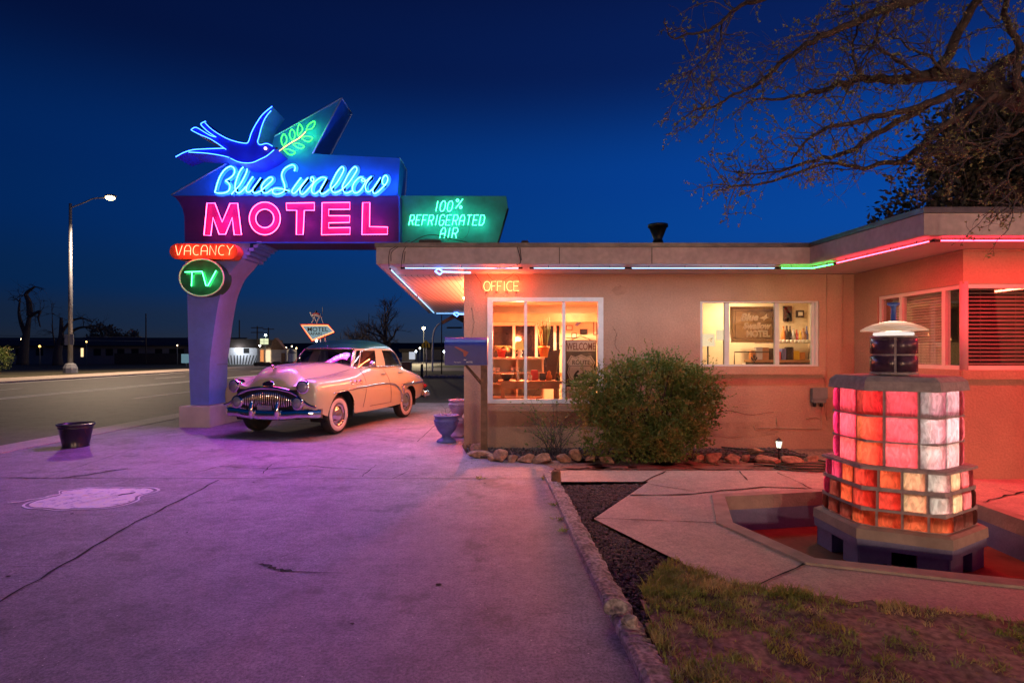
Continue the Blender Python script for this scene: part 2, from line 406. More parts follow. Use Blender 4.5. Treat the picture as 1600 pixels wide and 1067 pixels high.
# joints and cracks in the slabs
def crack(b, pts, w, z, jag=.012, seg=.12):
    pts = [Vector((p[0], p[1], 0)) for p in pts]; line = []
    for a, c in zip(pts, pts[1:]):
        n = max(1, int((c-a).length/seg)); d = (c-a).normalized(); s = Vector((-d.y, d.x, 0))
        for i in range(n): line.append((a.lerp(c, i/n)+s*R.uniform(-jag, jag), s, w*R.uniform(.4, 1.3)))
    line.append((pts[-1], s, w*.5))
    vs = []; fs = []
    for i, (p, s, ww) in enumerate(line): vs += [(p.x+s.x*ww, p.y+s.y*ww, z), (p.x-s.x*ww, p.y-s.y*ww, z)]
    b.add(vs, [[2*i, 2*i+1, 2*i+3, 2*i+2] for i in range(len(line)-1)])
b = MB(); g2 = lambda x, y: G(x, y)[:2]
crack(b, [(-7.5, 6.86), g2(846, 748)], .008, .004, .004, .3)
crack(b, [g2(342, 750), g2(215, 815), g2(60, 905), g2(-120, 1010)], .010, .004, .015)
crack(b, [g2(0, 745), g2(66, 748), g2(110, 733), g2(160, 717), g2(215, 700)], .006, .004)
crack(b, [g2(88, 748), g2(120, 744), g2(200, 732)], .02, .004, .03, .06)
crack(b, [g2(305, 738), g2(340, 729), g2(420, 733), g2(480, 728), g2(580, 735)], .010, .004, .03)
crack(b, [g2(410, 740), g2(425, 725)], .006, .004); crack(b, [g2(565, 745), g2(588, 726)], .006, .004)
crack(b, [g2(612, 748), g2(640, 735)], .006, .004)
crack(b, [g2(652, 690), g2(690, 655), g2(706, 640)], .007, .004, .005)
crack(b, [g2(410, 880), g2(432, 889), g2(456, 892)], .016, .004, .02, .03)
crack(b, [g2(456, 892), g2(545, 896)], .004, .004, .01); crack(b, [g2(440, 870), g2(490, 852)], .003, .004, .01)
crack(b, [g2(10, 885), g2(140, 884)], .003, .004, .01); crack(b, [g2(160, 690), g2(300, 668)], .006, .004)
crack(b, [g2(300, 668), g2(560, 676), g2(650, 690)], .006, .004, .01)
for k in range(40):
    x, y = R.uniform(-7, .3), R.uniform(2.4, 9); r = R.uniform(.006, .02)
    b.poly([(x+r*cos(t)*R.uniform(.6, 1.3), y+r*sin(t)*R.uniform(.6, 1.3), .004) for t in [i*pi/3 for i in range(6)]])
struct(b.build('slab_cracks', M['crack']))
# pale flecks of worn aggregate
b = MB()
for k in range(900):
    y = R.uniform(2.2, 8); x = R.uniform(-7, .45); r = R.uniform(.002, .0045)
    if x > .4: continue
    b.poly([(x+r*cos(t), y+r*sin(t), .0035) for t in [i*2*pi/5 for i in range(5)]])
struct(b.build('aggregate_flecks', M['roadpaint']), 'stuff')

# painted highway shield on the slab
def shield_outline():
    zp = [(180,325),(215,300),(300,272),(440,240),(490,222),(490,198),(560,188),(700,172),(750,165),(860,172),(1000,167),(1060,170),(1270,168),(1335,195),(1200,232),(1165,255),(1165,275),(1090,305),(960,335),(820,350),(640,352),(490,364),(350,350),(230,345)]
    return [G(x/5.333, 730+y/5.333) for x, y in zp]
so = smooth(shield_outline(), 3, True); cc = sum(so, Vector())/len(so)
mp, n_, b_, o_ = nodes('worn_shield_paint')
tc = n_.nodes.new('ShaderNodeTexCoord'); nz = n_.nodes.new('ShaderNodeTexNoise'); nz.inputs['Scale'].default_value = 9; nz.inputs['Detail'].default_value = 9; nz.inputs['Roughness'].default_value = .75
rp = n_.nodes.new('ShaderNodeValToRGB'); el = rp.color_ramp.elements
el[0].position = .40; el[0].color = (.50, .45, .46, 1); el[1].position = .47; el[1].color = (.92, .90, .82, 1); q = el.new(.66); q.color = (.95, .90, .60, 1)
n_.links.new(tc.outputs['Object'], nz.inputs['Vector']); n_.links.new(nz.outputs['Fac'], rp.inputs['Fac']); n_.links.new(rp.outputs[0], b_.inputs['Base Color']); b_.inputs['Roughness'].default_value = .7
b = MB(); n = len(so)
b.poly([(p.x, p.y, .004) for p in [cc+(p-cc)*.90 for p in so]][::-1], 0)
o1 = [cc+(p-cc)*.955 for p in so]
b.add([(p.x, p.y, .0045) for p in so]+[(p.x, p.y, .0045) for p in o1], [[i, (i+1) % n, n+(i+1) % n, n+i] for i in range(n)], 1)
for off in (-.35, -.1, .2):                                            # worn dark strokes left of the numerals
    crack(b, [cc+Vector((off*1.2-.2, -.25, 0)), cc+Vector((off*1.2+.1, .2, 0))], .02, .0075, .03, .05)
b.m[-3:] = [2]*3
sh = b.build('painted_road_shield', [mp, M['roadpaint'], M['crack']], loc=(cc.x, cc.y, 0))
tag(sh, 'worn white and yellow highway shield painted on the driveway slab', 'painted marking')

# paths round the sunken basin
PATH = [(.73, 5.15), (1.57, 6.62), (.55, 6.62), (.46, 7.26), (5.28, 7.26), (5.28, 6.75), (9, 6.75), (9, 2.2), (3.2, 3.05), (2.5, 3.22), (1.9, 3.45), (1.35, 3.69), (1.18, 4.12)]
struct(MB().bm(fill(PATH, [POOL], .012)).build('basin_path', M['walk']))
struct(MB().slab([(.62, 7.264), (5.28, 7.264), (5.28, 8.9), (4.2, 8.9), (4.0, 7.98), (.3, 7.98)], -.034, .004).build('flagstone_bed', M['dirt']))
b = MB()
for k in range(70):
    x, y = R.uniform(.75, 5.1), R.choice([7.42, 7.62, 7.82]); r = R.uniform(.13, .24)
    ph = R.uniform(0, 6)
    pts = [(x+r*1.25*cos(t+ph)*R.uniform(.8, 1.1), max(7.28, min(7.93, y+r*.6*sin(t+ph))), 0) for t in [i*2*pi/7 for i in range(7)]]
    b.poly([(p[0], p[1], .010+.003*(k % 4)) for p in pts])
struct(b.build('flagstone_path', M['flag']))
b = MB()
crack(b, [(.46, 6.95+.31), (5.28, 7.262)], .01, .018, .01)
crack(b, [g2(1000, 757), g2(1040, 738)], .012, .018, .01)
crack(b, [g2(985, 776), g2(1090, 774), g2(1130, 768), g2(1195, 763), g2(1290, 766)], .016, .018, .02)
crack(b, [g2(1010, 757), g2(1085, 770)], .006, .018); crack(b, [g2(930, 812), g2(1145, 820)], .006, .018, .004)
crack(b, [g2(1178, 920), g2(1272, 878)], .009, .018, .006); crack(b, [g2(1155, 738), g2(1168, 752)], .008, .018)
crack(b, [g2(1215, 740), g2(1270, 766)], .006, .018); crack(b, [g2(1520, 790), g2(1600, 770)], .014, .018, .02)
crack(b, [g2(1525, 788), g2(1600, 812)], .016, .018, .02); crack(b, [g2(1560, 765), g2(1600, 775)], .01, .018, .02)
struct(b.build('path_cracks', M['crack']))
# sunken basin
b = MB(); n = len(POOL); PZ = -.33
c0 = Vector((3.2, 4.9, 0))
for i in range(n):
    p, q = Vector((*POOL[i], 0)), Vector((*POOL[(i+1) % n], 0))
    for z0, z1, mi in ((-.11, .03, 0), (PZ, -.11, 1)):
        b.add([(p.x, p.y, z1), (q.x, q.y, z1), (q.x, q.y, z0), (p.x, p.y, z0)], [[0, 1, 2, 3]], mi)
    d = (c0-p).normalized(); e_ = (c0-q).normalized(); t = -.14
    o1, o2 = p+d*t, q+e_*t
    b.add([(p.x, p.y, .03), (q.x, q.y, .03), (o2.x, o2.y, .03), (o1.x, o1.y, .03), (o1.x, o1.y, .012), (o2.x, o2.y, .012)], [[0, 1, 2, 3], [3, 2, 5, 4]], 0)
b.poly([(p[0], p[1], PZ) for p in POOL], 2)
struct(b.build('basin', [M['poolcream'], M['poolblue'], M['poolfloor']]))

# old kerb between the slab and the planting
b = MB(); kl = [(.385, 6.95), (.44, 5.9), (.475, 5.0), (.52, 4.0), (.56, 3.2), (.585, 2.75), (.62, 2.0), (.64, 1.2)]
kl = smooth([(x, y, 0) for x, y in kl], 22)
secs = []
for i, p in enumerate(kl):
    w = .135*R.uniform(.93, 1.05); h = .05*R.uniform(.9, 1.08)
    if R.random() < .12: w *= .82
    secs.append([(p.x-.01, p.y, -.03), (p.x-.005, p.y, h*.8), (p.x+.02, p.y, h), (p.x+w*.7, p.y, h*R.uniform(.88, 1)), (p.x+w, p.y, h*R.uniform(.55, .8)), (p.x+w+.01, p.y, -.03)])
for a, c in zip(secs, secs[1:]): b.add(a+c, [[k, k+1, 7+k, 6+k][::1] for k in range(5)])
b.poly(secs[0])
kb = b.build('stone_kerb', M['kerb'], loc=(.4, 6.95, 0)); tag(kb, 'crumbling pale stone kerb along the edge of the driveway', 'kerb')

# ------------------------------------------------------------------ office building
SZ = 2.70                                                            # soffit height
WY = 8.9; WX = 5.288; VY = 6.75
OB = thing('office_building', 'low stucco motel office with flat roof and lit windows', 'building', (-.742, WY, 0))
def wall(b, us, vs, holes, f, t):
    """wall in (u,v) cells; f(u,v,d) maps to space, d=0 outer face, d=t inner"""
    solid = {}
    for i in range(len(us)-1):
        for j in range(len(vs)-1):
            cu, cv = (us[i]+us[i+1])/2, (vs[j]+vs[j+1])/2
            solid[i, j] = not any(h[0] < cu < h[1] and h[2] < cv < h[3] for h in holes)
    for (i, j), s in solid.items():
        u0, u1, v0, v1 = us[i], us[i+1], vs[j], vs[j+1]
        if not s: continue
        b.quad(f(u0, v0, 0), f(u1, v0, 0), f(u1, v1, 0), f(u0, v1, 0))
        b.quad(f(u0, v0, t), f(u0, v1, t), f(u1, v1, t), f(u1, v0, t), 1)
        for di, dj, (a, c) in ((-1, 0, ((u0, v0), (u0, v1))), (1, 0, ((u1, v1), (u1, v0))), (0, -1, ((u1, v0), (u0, v0))), (0, 1, ((u0, v1), (u1, v1)))):
            if not solid.get((i+di, j+dj), False): b.quad(f(*a, 0), f(*c, 0), f(*c, t), f(*a, t))
H1 = (-.366, 1.395, .73, 2.32); H2 = (2.908, 4.747, 1.28, 2.29); ZC = (1.29, 2.30)
b = MB()
wall(b, [-.742, H1[0], H1[1], H2[0], H2[1], WX], [-.06, .73, 1.28, 2.29, 2.32, SZ], [H1, H2], lambda u, v, d: (u, WY+d, v), .22)
wall(b, [VY+.22, 8.33, WY], [-.06, ZC[0], ZC[1], SZ], [(VY, 8.33, *ZC)], lambda u, v, d: (WX+d, u, v), .22)
wall(b, [WX, 8.4, 10.5], [-.06, ZC[0], ZC[1], SZ], [(WX, 8.4, *ZC)], lambda u, v, d: (u, VY+d, v), .22)
b.box(-.742, -.52, WY+.22, 16.9, -.06, SZ)
b.build('wall', [M['stucco'], M['stucco_in']], OB)
b = MB(); b.box(1.955, 1.97, WY-.004, WY+.05, .1, SZ-.01); b.build('wall_joint', M['stucco'], OB)
for x0_, z0_, pts in ((-.62, 2.2, [(0, 0), (.03, -.25), (-.01, -.5), (.05, -.8)]), (1.55, 1.9, [(0, 0), (.06, -.12), (.04, -.3), (.13, -.42)]), (2.3, .85, [(0, 0), (.2, -.06), (.42, .02), (.7, -.05)]), (3.1, .55, [(0, 0), (.25, .05), (.55, -.02), (1.0, .03)]), (2.75, 1.12, [(0, 0), (-.03, -.2), (.03, -.42)]), (4.82, 1.1, [(0, 0), (.04, -.22), (.0, -.45), (.06, -.7)])):
    q = [Vector((x0_+x, WY-.003, z0_+z)) for x, z in pts]; line = []
    for a, c in zip(q, q[1:]): line += [a.lerp(c, k/7)+Vector((R.uniform(-.008, .008), 0, R.uniform(-.008, .008))) for k in range(7)]
    MB().tube(line, [R.uniform(.001, .0032) for _ in line], 4).build('hairline_crack', M['crack'], OB)
pm = mat('patched_stucco', (.46, .255, .17), .9, var=.3, scale=5, bump=.5, bscale=35)
for cx_, cz_, rx, rz in ((2.35, .42, .40, .16), (3.5, .30, .75, .13), (4.95, .55, .22, .3), (.2, .38, .3, .14), (1.66, 2.45, .12, .08)):
    b = MB(); n = 22; b.poly([(cx_+rx*cos(t)*R.uniform(.8, 1.1), WY-.003, cz_+rz*sin(t)*R.uniform(.75, 1.1)) for t in [i*2*pi/n for i in range(n)]]); b.build('stucco_patch', pm, OB)
# rooms behind the windows
b = MB()
b.box(2.42, 2.52, WY+.22, 12.4, 0, 2.62); b.box(-.52, 2.42, 12.4, 12.5, 0, 2.62); b.box(2.52, 5.5, 10.5, 10.6, 0, 2.62)
b.box(-.52, 2.42, WY+.22, 12.4, 2.62, 2.66); b.box(2.52, 5.5, WY+.22, 12.4, 2.62, 2.66)
b.box(5.4, 5.5, WY+.22, 12.4, 0, 2.62)
b.build('interior_wall', M['stucco_in'], OB)
b = MB(); b.box(-.52, 5.4, WY+.22, 12.4, .0, .03); b.box(5.5, 10.4, VY+.22, 11, 0, .03); b.build('interior_floor', M['orangewood'], OB)
b = MB(); b.box(5.5, 10.4, 10.9, 11, 0, 2.66); b.box(5.5, 10.4, VY+.22, 10.9, 2.62, 2.66); b.build('back_room_wall', M['seat'], OB)
b = MB(); b.box(-.52, 2.42, 11.9, 12.02, 2.12, 2.30); b.box(-.5, 2.42, 12.36, 12.4, 1.0, 1.06); b.build('interior_beam', M['orangewood'], OB)
# roof, fascia, soffit
RO = [(-1.85, 7.85), (4.06, 7.85), (4.234, 5.92), (10.6, 5.92), (10.6, 17.7), (-2.56, 17.7)]
def inset(poly, d):
    n = len(poly); out = []
    for i in range(n):
        a, p, c = Vector(poly[i-1]), Vector(poly[i]), Vector(poly[(i+1) % n])
        n1 = Vector((-(p-a).y, (p-a).x)).normalized(); n2 = Vector((-(c-p).y, (c-p).x)).normalized()
        m = (n1+n2).normalized(); out.append(p+m*(d/max(.2, m.dot(n1))))
    return out
def ring(b, poly, d, z0, z1, mi=0):
    q = inset(poly, d); n = len(poly)
    for i in range(n):
        j = (i+1) % n; A, B_, C_, D_ = poly[i], poly[j], q[j], q[i]
        b.add([(A[0], A[1], z0), (B_[0], B_[1], z0), (C_[0], C_[1], z0), (D_[0], D_[1], z0), (A[0], A[1], z1), (B_[0], B_[1], z1), (C_[0], C_[1], z1), (D_[0], D_[1], z1)],
              [[0, 1, 5, 4], [2, 3, 7, 6], [0, 3, 2, 1], [4, 5, 6, 7]], mi)
RI = inset(RO, .034)
mb_, nn, bb, oo = nodes('soffit_boards'); tc = nn.nodes.new('ShaderNodeTexCoord'); wv = nn.nodes.new('ShaderNodeTexWave'); wv.bands_direction = 'X'; wv.inputs['Scale'].default_value = 3.4
rp = nn.nodes.new('ShaderNodeValToRGB'); el = rp.color_ramp.elements; el[0].position = 0.0; el[0].color = (.10, .09, .09, 1); el[1].position = .06; el[1].color = (.64, .60, .58, 1)
nn.links.new(tc.outputs['Object'], wv.inputs['Vector']); nn.links.new(wv.outputs['Fac'], rp.inputs['Fac']); nn.links.new(rp.outputs[0], bb.inputs['Base Color']); bb.inputs['Roughness'].default_value = .5
b = MB(); b.slab([(p[0], p[1]) for p in RI if p[0] < 4.0 or True][:], SZ+.004, SZ+.03); b.build('soffit', M['soffit'], OB)
b = MB(); b.slab([(-1.80, 9.0), (-.76, 9.0), (-.76, 17.5), (-2.45, 17.5)], SZ-.012, SZ+.002); b.build('soffit_boarding', mb_, OB)
b = MB(); ring(b, RO, .03, SZ, 2.925); b.build('fascia', M['fascia'], OB)
b = MB(); q = inset(RO, -.02); ring(b, q, .12, 2.927, 2.985); b.build('roof_edge', M['flash'], OB)
b = MB(); b.slab(RI, SZ+.05, 2.955); b.build('roof', M['roof'], OB)
for xx in (.64, 1.9): MB().box(xx, xx+.012, 7.844, 7.85, SZ+.002, 2.92).build('fascia_joint', M['flash'], OB)
# windows
def window(hole, verts, y, sill, mats, name='window', fw=.07, sx=.05):
    x0, x1, z0, z1 = hole; b = MB(); d0, d1 = y-.025, y+.06
    b.box(x0-fw*.2, x1+fw*.2, d0, d1, z1-fw*.6, z1+fw*.3); b.box(x0-fw*.2, x1+fw*.2, d0, d1, z0-fw*.3, z0+fw*.6)
    b.box(x0-fw*.2, x0+fw, d0+.002, d1-.002, z0+fw*.6, z1-fw*.6); b.box(x1-fw, x1+fw*.2, d0+.002, d1-.002, z0+fw*.6, z1-fw*.6)
    w = b.build('window', mats, OB)
    for vx, ww in verts: MB().box(vx-ww/2, vx+ww/2, y+.005, y+.05, z0+fw*.6, z1-fw*.6).build('mullion', mats, w)
    MB().box(x0+fw, x1-fw, y+.030, y+.034, z0+fw*.6, z1-fw*.6).build('pane', M['glass'], w)
    if sill:
        MB().box(sill[0], sill[1], WY-.10, WY, sill[2], sill[3], bev=.012).build('sill', M['stucco'], w)
    return w
w1 = window(H1, [(.21, .045), (.80, .05)], WY, (-.40, 1.42, .585, .695), M['white'])
w2 = window((H2[0], H2[1], H2[2], H2[3]), [(3.34, .07), (4.12, .07), (4.68, .05)], WY+.05, (2.86, 4.80, 1.15, 1.255), M['frame'], fw=.045)
# corner window of the wing
fr = mat('corner_frame', (.74, .62, .56), .5, var=.1)
b = MB(); z0, z1 = ZC
b.box(WX+.02, WX+.07, VY+.07, 8.33, z0, z0+.05); b.box(WX+.02, WX+.07, VY+.07, 8.33, z1-.05, z1)
b.box(WX+.07, 8.4, VY+.02, VY+.07, z0, z0+.05); b.box(WX+.07, 8.4, VY+.02, VY+.07, z1-.05, z1)
w3 = b.build('corner_window', fr, OB)
for y in (8.29, 7.86, 7.08): MB().box(WX+.015, WX+.08, y-.03, y+.03, z0+.05, z1-.05).build('mullion', fr, w3)
for x in (6.20, 7.3, 8.36): MB().box(x-.035, x+.035, VY+.015, VY+.08, z0+.05, z1-.05).build('mullion', fr, w3)
MB().box(WX+.045, WX+.049, VY+.09, 8.26, z0+.05, z1-.05).build('pane', M['dglass'], w3)
MB().box(WX+.09, 8.33, VY+.045, VY+.049, z0+.05, z1-.05).build('pane', M['dglass'], w3)
b = MB(); b.tube([(WX+.035, VY+.035, z0-.02), (WX+.035, VY+.035, z1+.03)], .042, 14); b.build('corner_post', M['pinkpost'], w3)
b = MB(); b.box(WX-.035, WX, VY, 8.42, z0-.115, z0-.004, bev=.008); b.box(WX-.035, 10.4, VY-.035, VY-.001, z0-.115, z0-.004, bev=.008); b.build('sill', M['stucco'], w3)
# venetian blinds: each panel is one blind
def blind(f, u0, u1, name, label, tilt, col, pitch=.036):
    bl = MB(); k = 0; zz = z0+.07
    while zz < z1-.06:
        c = [f(u0, 0, 0), f(u1, 0, 0)]
        a, e_ = f(u0, -.02*cos(tilt), zz-.02*sin(tilt)), f(u1, -.02*cos(tilt), zz-.02*sin(tilt))
        g_, h_ = f(u1, .02*cos(tilt), zz+.02*sin(tilt)), f(u0, .02*cos(tilt), zz+.02*sin(tilt))
        up = Vector((0, 0, .002)); q4 = [Vector(t) for t in (a, e_, g_, h_)]
        bl.add(q4+[t+up for t in q4], [[0, 1, 2, 3], [7, 6, 5, 4], [0, 4, 5, 1], [2, 6, 7, 3]]); zz += pitch
    for uu in (lerp(u0, u1, .2), lerp(u0, u1, .8)): bl.tube([f(uu, -.024, z0+.06), f(uu, -.024, z1-.06)], .002, 4)
    o = bl.build('slats', col, None, f(u0, 0, z0)); return o
def vblind(f, u0, u1, label, tilt, col, pitch=.036):
    t = thing('venetian_blind', label, 'blind', f(u0, 0, z0), 'venetian blinds in the corner window')
    o = blind(f, u0, u1, '', label, tilt, col, pitch); o.location = (0, 0, 0); o.parent = t
    p, q = Vector(f(u0, -.02, z1-.06)), Vector(f(u1, .02, z1-.03))
    MB().box(p.x, q.x, p.y, q.y, p.z, q.z).build('head_rail', col, t)
M['blinddark'] = mat('blind_slat_brown', (.5, .34, .28), .45, var=.1)
vblind(lambda u, d, z: (WX+.13+d, u, z), 7.14, 8.2, 'pale closed blind left of the pink corner post', .92, M['blind'])
vblind(lambda u, d, z: (u, VY+.16+d, z), WX+.17, 6.16, 'dark open blind right beside the pink corner post', .62, M['blinddark'], .047)
vblind(lambda u, d, z: (u, VY+.16+d, z), 6.24, 7.26, 'dark open blind at the far right edge behind the glass', .62, M['blinddark'], .047)
# eave neon: each run of tube is a thing of its own
def tubeclips(pts, n, t):
    for k in range(n):
        b = MB()
        i = (k+.5)/n*(len(pts)-1); p = Vector(pts[int(i)]).lerp(Vector(pts[min(len(pts)-1, int(i)+1)]), i-int(i))
        b.tube([p, (p.x, p.y, SZ)], .004, 5); b.build('clip', M['black'], t)
def eave(label, pts, key, clips=3, r=.0062, pw=1.0):
    t = thing('neon_tube', label, 'neon tube', pts[0], 'neon runs under the eaves')
    MB().tube(pts, r, 8).build('lit_glass', NE[key], t)
    tubeclips(pts, clips, t)
    for p, q in ((pts[0], pts[1]), (pts[-1], pts[-2])):
        d = (Vector(p)-Vector(q)).normalized(); MB().tube([Vector(p)-d*.01, Vector(p)+d*.05], .014, 6).build('end_cap', M['black'], t)
    a_, c_ = Vector(pts[0]), Vector(pts[-1]); mid_ = (a_+c_)/2-Vector((0, 0, .02)); L_n = (c_-a_).length
    if pw:
        lo_ = area_light('tube_glow', mid_, mid_-Vector((0, 0, 1)), L_n, .02, EGLOW[key], EAVE*pw*L_n, t)
        x_ = (c_-a_).normalized(); z_ = Vector((0, 0, 1)); y_ = z_.cross(x_)
        lo_.rotation_euler = Matrix((x_, y_, z_)).transposed().to_euler()
    return t
TZ = 2.665
ex = lambda px, Y=8.0: ((px-CX)/FX*Y, Y, TZ)
eave('white neon run on the front eave above the office corner', [ex(632), ex(811)], 'eavewhite')
eave('white neon run on the front eave over the office window', [ex(833), ex(977)], 'eavewhite')
eave('white neon run on the front eave over the small framed window', [ex(986), ex(1211)], 'eavewhite', 4)
eave('green neon run bending round the inner roof corner', [ex(1219), ex(1270), ((1312-CX)/FX*7.5, 7.62, TZ)], 'eavegreen')
eave('red neon run along the side eave of the wing', [(4.25, 7.55, TZ), (4.40, 6.05, TZ)], 'eavered', 4, pw=3.6)
eave('red neon run along the front eave of the wing', [(4.47, 6.03, TZ), (8.9, 6.03, TZ)], 'eavered', 6, pw=2.6)
eave('white neon run along the near half of the driveway canopy edge', [(-1.71, 8.1, TZ), (-1.98, 12.0, TZ)], 'eavewhite', 5)
eave('pale neon run along the far half of the driveway canopy edge', [(-1.99, 12.15, TZ), (-2.34, 17.3, TZ)], 'eavewhite', 6)
eave('white neon run across the far end of the driveway canopy', [(-2.3, 17.4, TZ), (-1.3, 17.4, TZ)], 'eavewhite', 2)
def neon_arrow(label, c, w, L):
    x, y, z = c; t = thing('neon_arrow', label, 'neon tube', c, 'neon diamond arrows')
    MB().tube([(x-w, y, z), (x-w*.2, y, z+w*.8), (x+w, y, z-w*.1), (x+w*.2, y, z-w*.85)], .012, 8, True).build('diamond_tube', NE['eaveblue'], t)
    MB().tube([(x+w, y, z-w*.1), (x+w+L, y, z-w*.35)], .012, 8).build('shaft_tube', NE['eavewhite'], t)
    b = MB(); b.tube([(x+w+L*.8, y, z-w*.3), (x+w+L*.8, y, SZ)], .004, 5); b.tube([(x, y, z+w*.6), (x, y, SZ)], .004, 5); b.build('clip', M['black'], t)
neon_arrow('blue neon diamond arrow pointing at the office corner', tuple(P(686, 424, 8.3)), .055, .40)
neon_arrow('small blue neon diamond at the far end of the canopy', tuple(P(713, 490.5, 17.2)), .085, .4)
t = thing('neon_tube', 'red neon run on the side wall under the driveway canopy', 'neon tube', (-.80, 9.6, 2.35), 'neon runs under the eaves')
MB().tube([(-.80, 9.6, 2.4), (-.80, 13.6, 2.4)], .016, 8).build('lit_glass', NE['wallred'], t)
# OFFICE sign
GL = {'A': [[(0,0),(0,.7),(.25,1),(.75,1),(1,.7),(1,0)],[(0,.42),(1,.42)]], 'R': [[(0,0),(0,1),(.75,1),(1,.8),(1,.62),(.75,.45),(0,.45)],[(.55,.45),(1,0)]],
 'E': [[(1,1),(0,1),(0,0),(1,0)],[(0,.5),(.8,.5)]], 'F': [[(1,1),(0,1),(0,0)],[(0,.5),(.8,.5)]], 'I': [[(.5,0),(.5,1)]],
 'G': [[(1,.82),(.75,1),(.25,1),(0,.8),(0,.2),(.25,0),(.75,0),(1,.2),(1,.45),(.5,.45)]], 'T': [[(0,1),(1,1)],[(.5,1),(.5,0)]],
 'D': [[(0,0),(0,1),(.7,1),(1,.75),(1,.25),(.7,0),(0,0)]], 'O': [[(.5,1),(.85,.88),(1,.5),(.85,.12),(.5,0),(.15,.12),(0,.5),(.15,.88),(.5,1)]],
 'C': [[(1,.95),(.55,1),(.15,.85),(0,.5),(.15,.15),(.55,0),(1,.05)]], 'V': [[(0,1),(.4,0),(.58,0),(1,1)]], 'N': [[(0,0),(0,1),(.95,0),(1,1)]],
 'Y': [[(0,1),(.5,.5),(1,1)],[(.5,.5),(.42,0)]], 'K': [[(0,1),(.1,.85),(0,0)]], '1': [[(.5,0),(.5,1)]], '0': [[(.3,1),(.7,1),(1,.75),(1,.25),(.7,0),(.3,0),(0,.25),(0,.75),(.3,1)]],
 'S': [[(1,.88),(.7,1),(.25,1),(0,.8),(0,.65),(1,.4),(1,.15),(.7,0),(.2,0),(0,.12)]], 'M': [[(0,0),(.1,1),(.5,.3),(.9,1),(1,0)]], 'L': [[(0,1),(0,0),(1,0)]],
 '%': [[(.2,1),(.38,.86),(.2,.7),(.02,.86),(.2,1)],[(.95,1),(.05,0)],[(.8,.3),(.98,.14),(.8,0),(.62,.14),(.8,.3)]], 'W': [[(0,1),(.25,0),(.5,.7),(.75,0),(1,1)]],
 'U': [[(0,1),(0,.2),(.3,0),(.7,0),(1,.2),(1,1)]], '6': [[(.9,.95),(.3,1),(0,.7),(0,.2),(.3,0),(.7,0),(1,.2),(1,.4),(.7,.55),(0,.45)]]}
CURVY = set('OCS0G%')
def letters(b, text, x0, z0, h, ws, gap, y, r, shear=0.0, n=6, backs=True):
    x = x0
    for i, ch in enumerate(text):
        w = ws[i] if isinstance(ws, (list, tuple)) else ws
        if ch == ' ': x += w*.6; continue
        for st in GL[ch]:
            pts = [(x+u*w+shear*v*h, y, z0+v*h) for u, v in st]
            if ch in CURVY and len(pts) > 2: pts = smooth(pts, 3)
            b.tube(pts, r, n)
        x += w+gap
    return x
OS = thing('office_neon_sign', 'orange red neon OFFICE sign on the wall above the office window', 'neon sign', (-.43, WY-.06, 2.45))
b = MB(); letters(b, 'OFFICE', P(756, 0, 8.84).x, P(0, 454.3, 8.84).z, .142, [.10, .065, .072, .03, .088, .08], .021, WY-.06, .0058); b.build('neon_lettering', NE['office'], OS)
for k_ in range(3): point_light('office_glow', (P(764+k_*20, 0, WY-.14).x, WY-.14, P(0, 447, WY-.14).z), (1, .10, .03), OFFG, .03, OS)
b = MB()
for px in (760, 775, 791, 806):
    p = P(px, 456, 8.85); b.box(p.x-.01, p.x+.02, WY-.06, WY, p.z-.004, p.z+.004)
for a in ([(752, 442), (744, 431), (742, 428)], [(774, 440), (768, 436), (762, 429), (761, 425)], [(785, 438), (793, 434), (801, 429), (803, 424)], [(804, 429), (810, 433), (812, 440)], [(752, 441), (752, 450), (756, 455)]):
    b.tube(smooth([P(x, y, 8.85) for x, y in a], 4), .004, 5)
b.build('wiring', M['black'], OS)
# electrical box and conduit
c = P(1278.5, 618, WY-.05)
EB = thing('electrical_box', 'grey weatherproof electrical box low on the orange wall with conduit', 'electrical box', (c.x, WY, c.z))
MB().box(c.x-.105, c.x+.105, WY-.10, WY, c.z-.11, c.z+.115, bev=.012).build('enclosure', M['grey'], EB)
b = MB(); b.box(c.x-.115, c.x+.115, WY-.112, WY-.101, c.z-.05, c.z+.125, bev=.004); b.build('cover', M['grey'], EB)
b = MB()
for dx in (-.06, .05): b.lathe([(.025, 0), (.025, -.05), (.018, -.06)], (c.x+dx, WY-.05, c.z-.11), 10)
b.build('fitting', M['black'], EB)
b = MB(); p = lambda x, y: P(x, y, WY-.012)
b.tube([p(1284, 632), p(1284, 669), p(1185, 668)], .008, 6); b.tube(smooth([p(1185, 668), p(1181, 671), p(1179, 667), p(1178, 664)], 4), .005, 5)
b.tube(smooth([p(1260, 654), p(1266, 652), p(1274, 651), p(1284, 656)], 4), .005, 5); b.tube([p(1214, 652), p(1214, 664)], .006, 5)
b.build('conduit', M['stucco'], EB)
b = MB(); p = lambda x, y: P(x, y, WY-.008)
b.tube([p(1292, 428), p(1291, 600), p(1292, 655)], .004, 5); b.tube(smooth([p(1318, 430), p(1317, 480), p(1317.5, 540), p(1316, 548)], 3), .004, 5)
q = b.build('wall_cable', M['stucco'], loc=(4.5, WY, 2)); tag(q, 'two thin painted cables running down the wall beside the wing', 'cable')
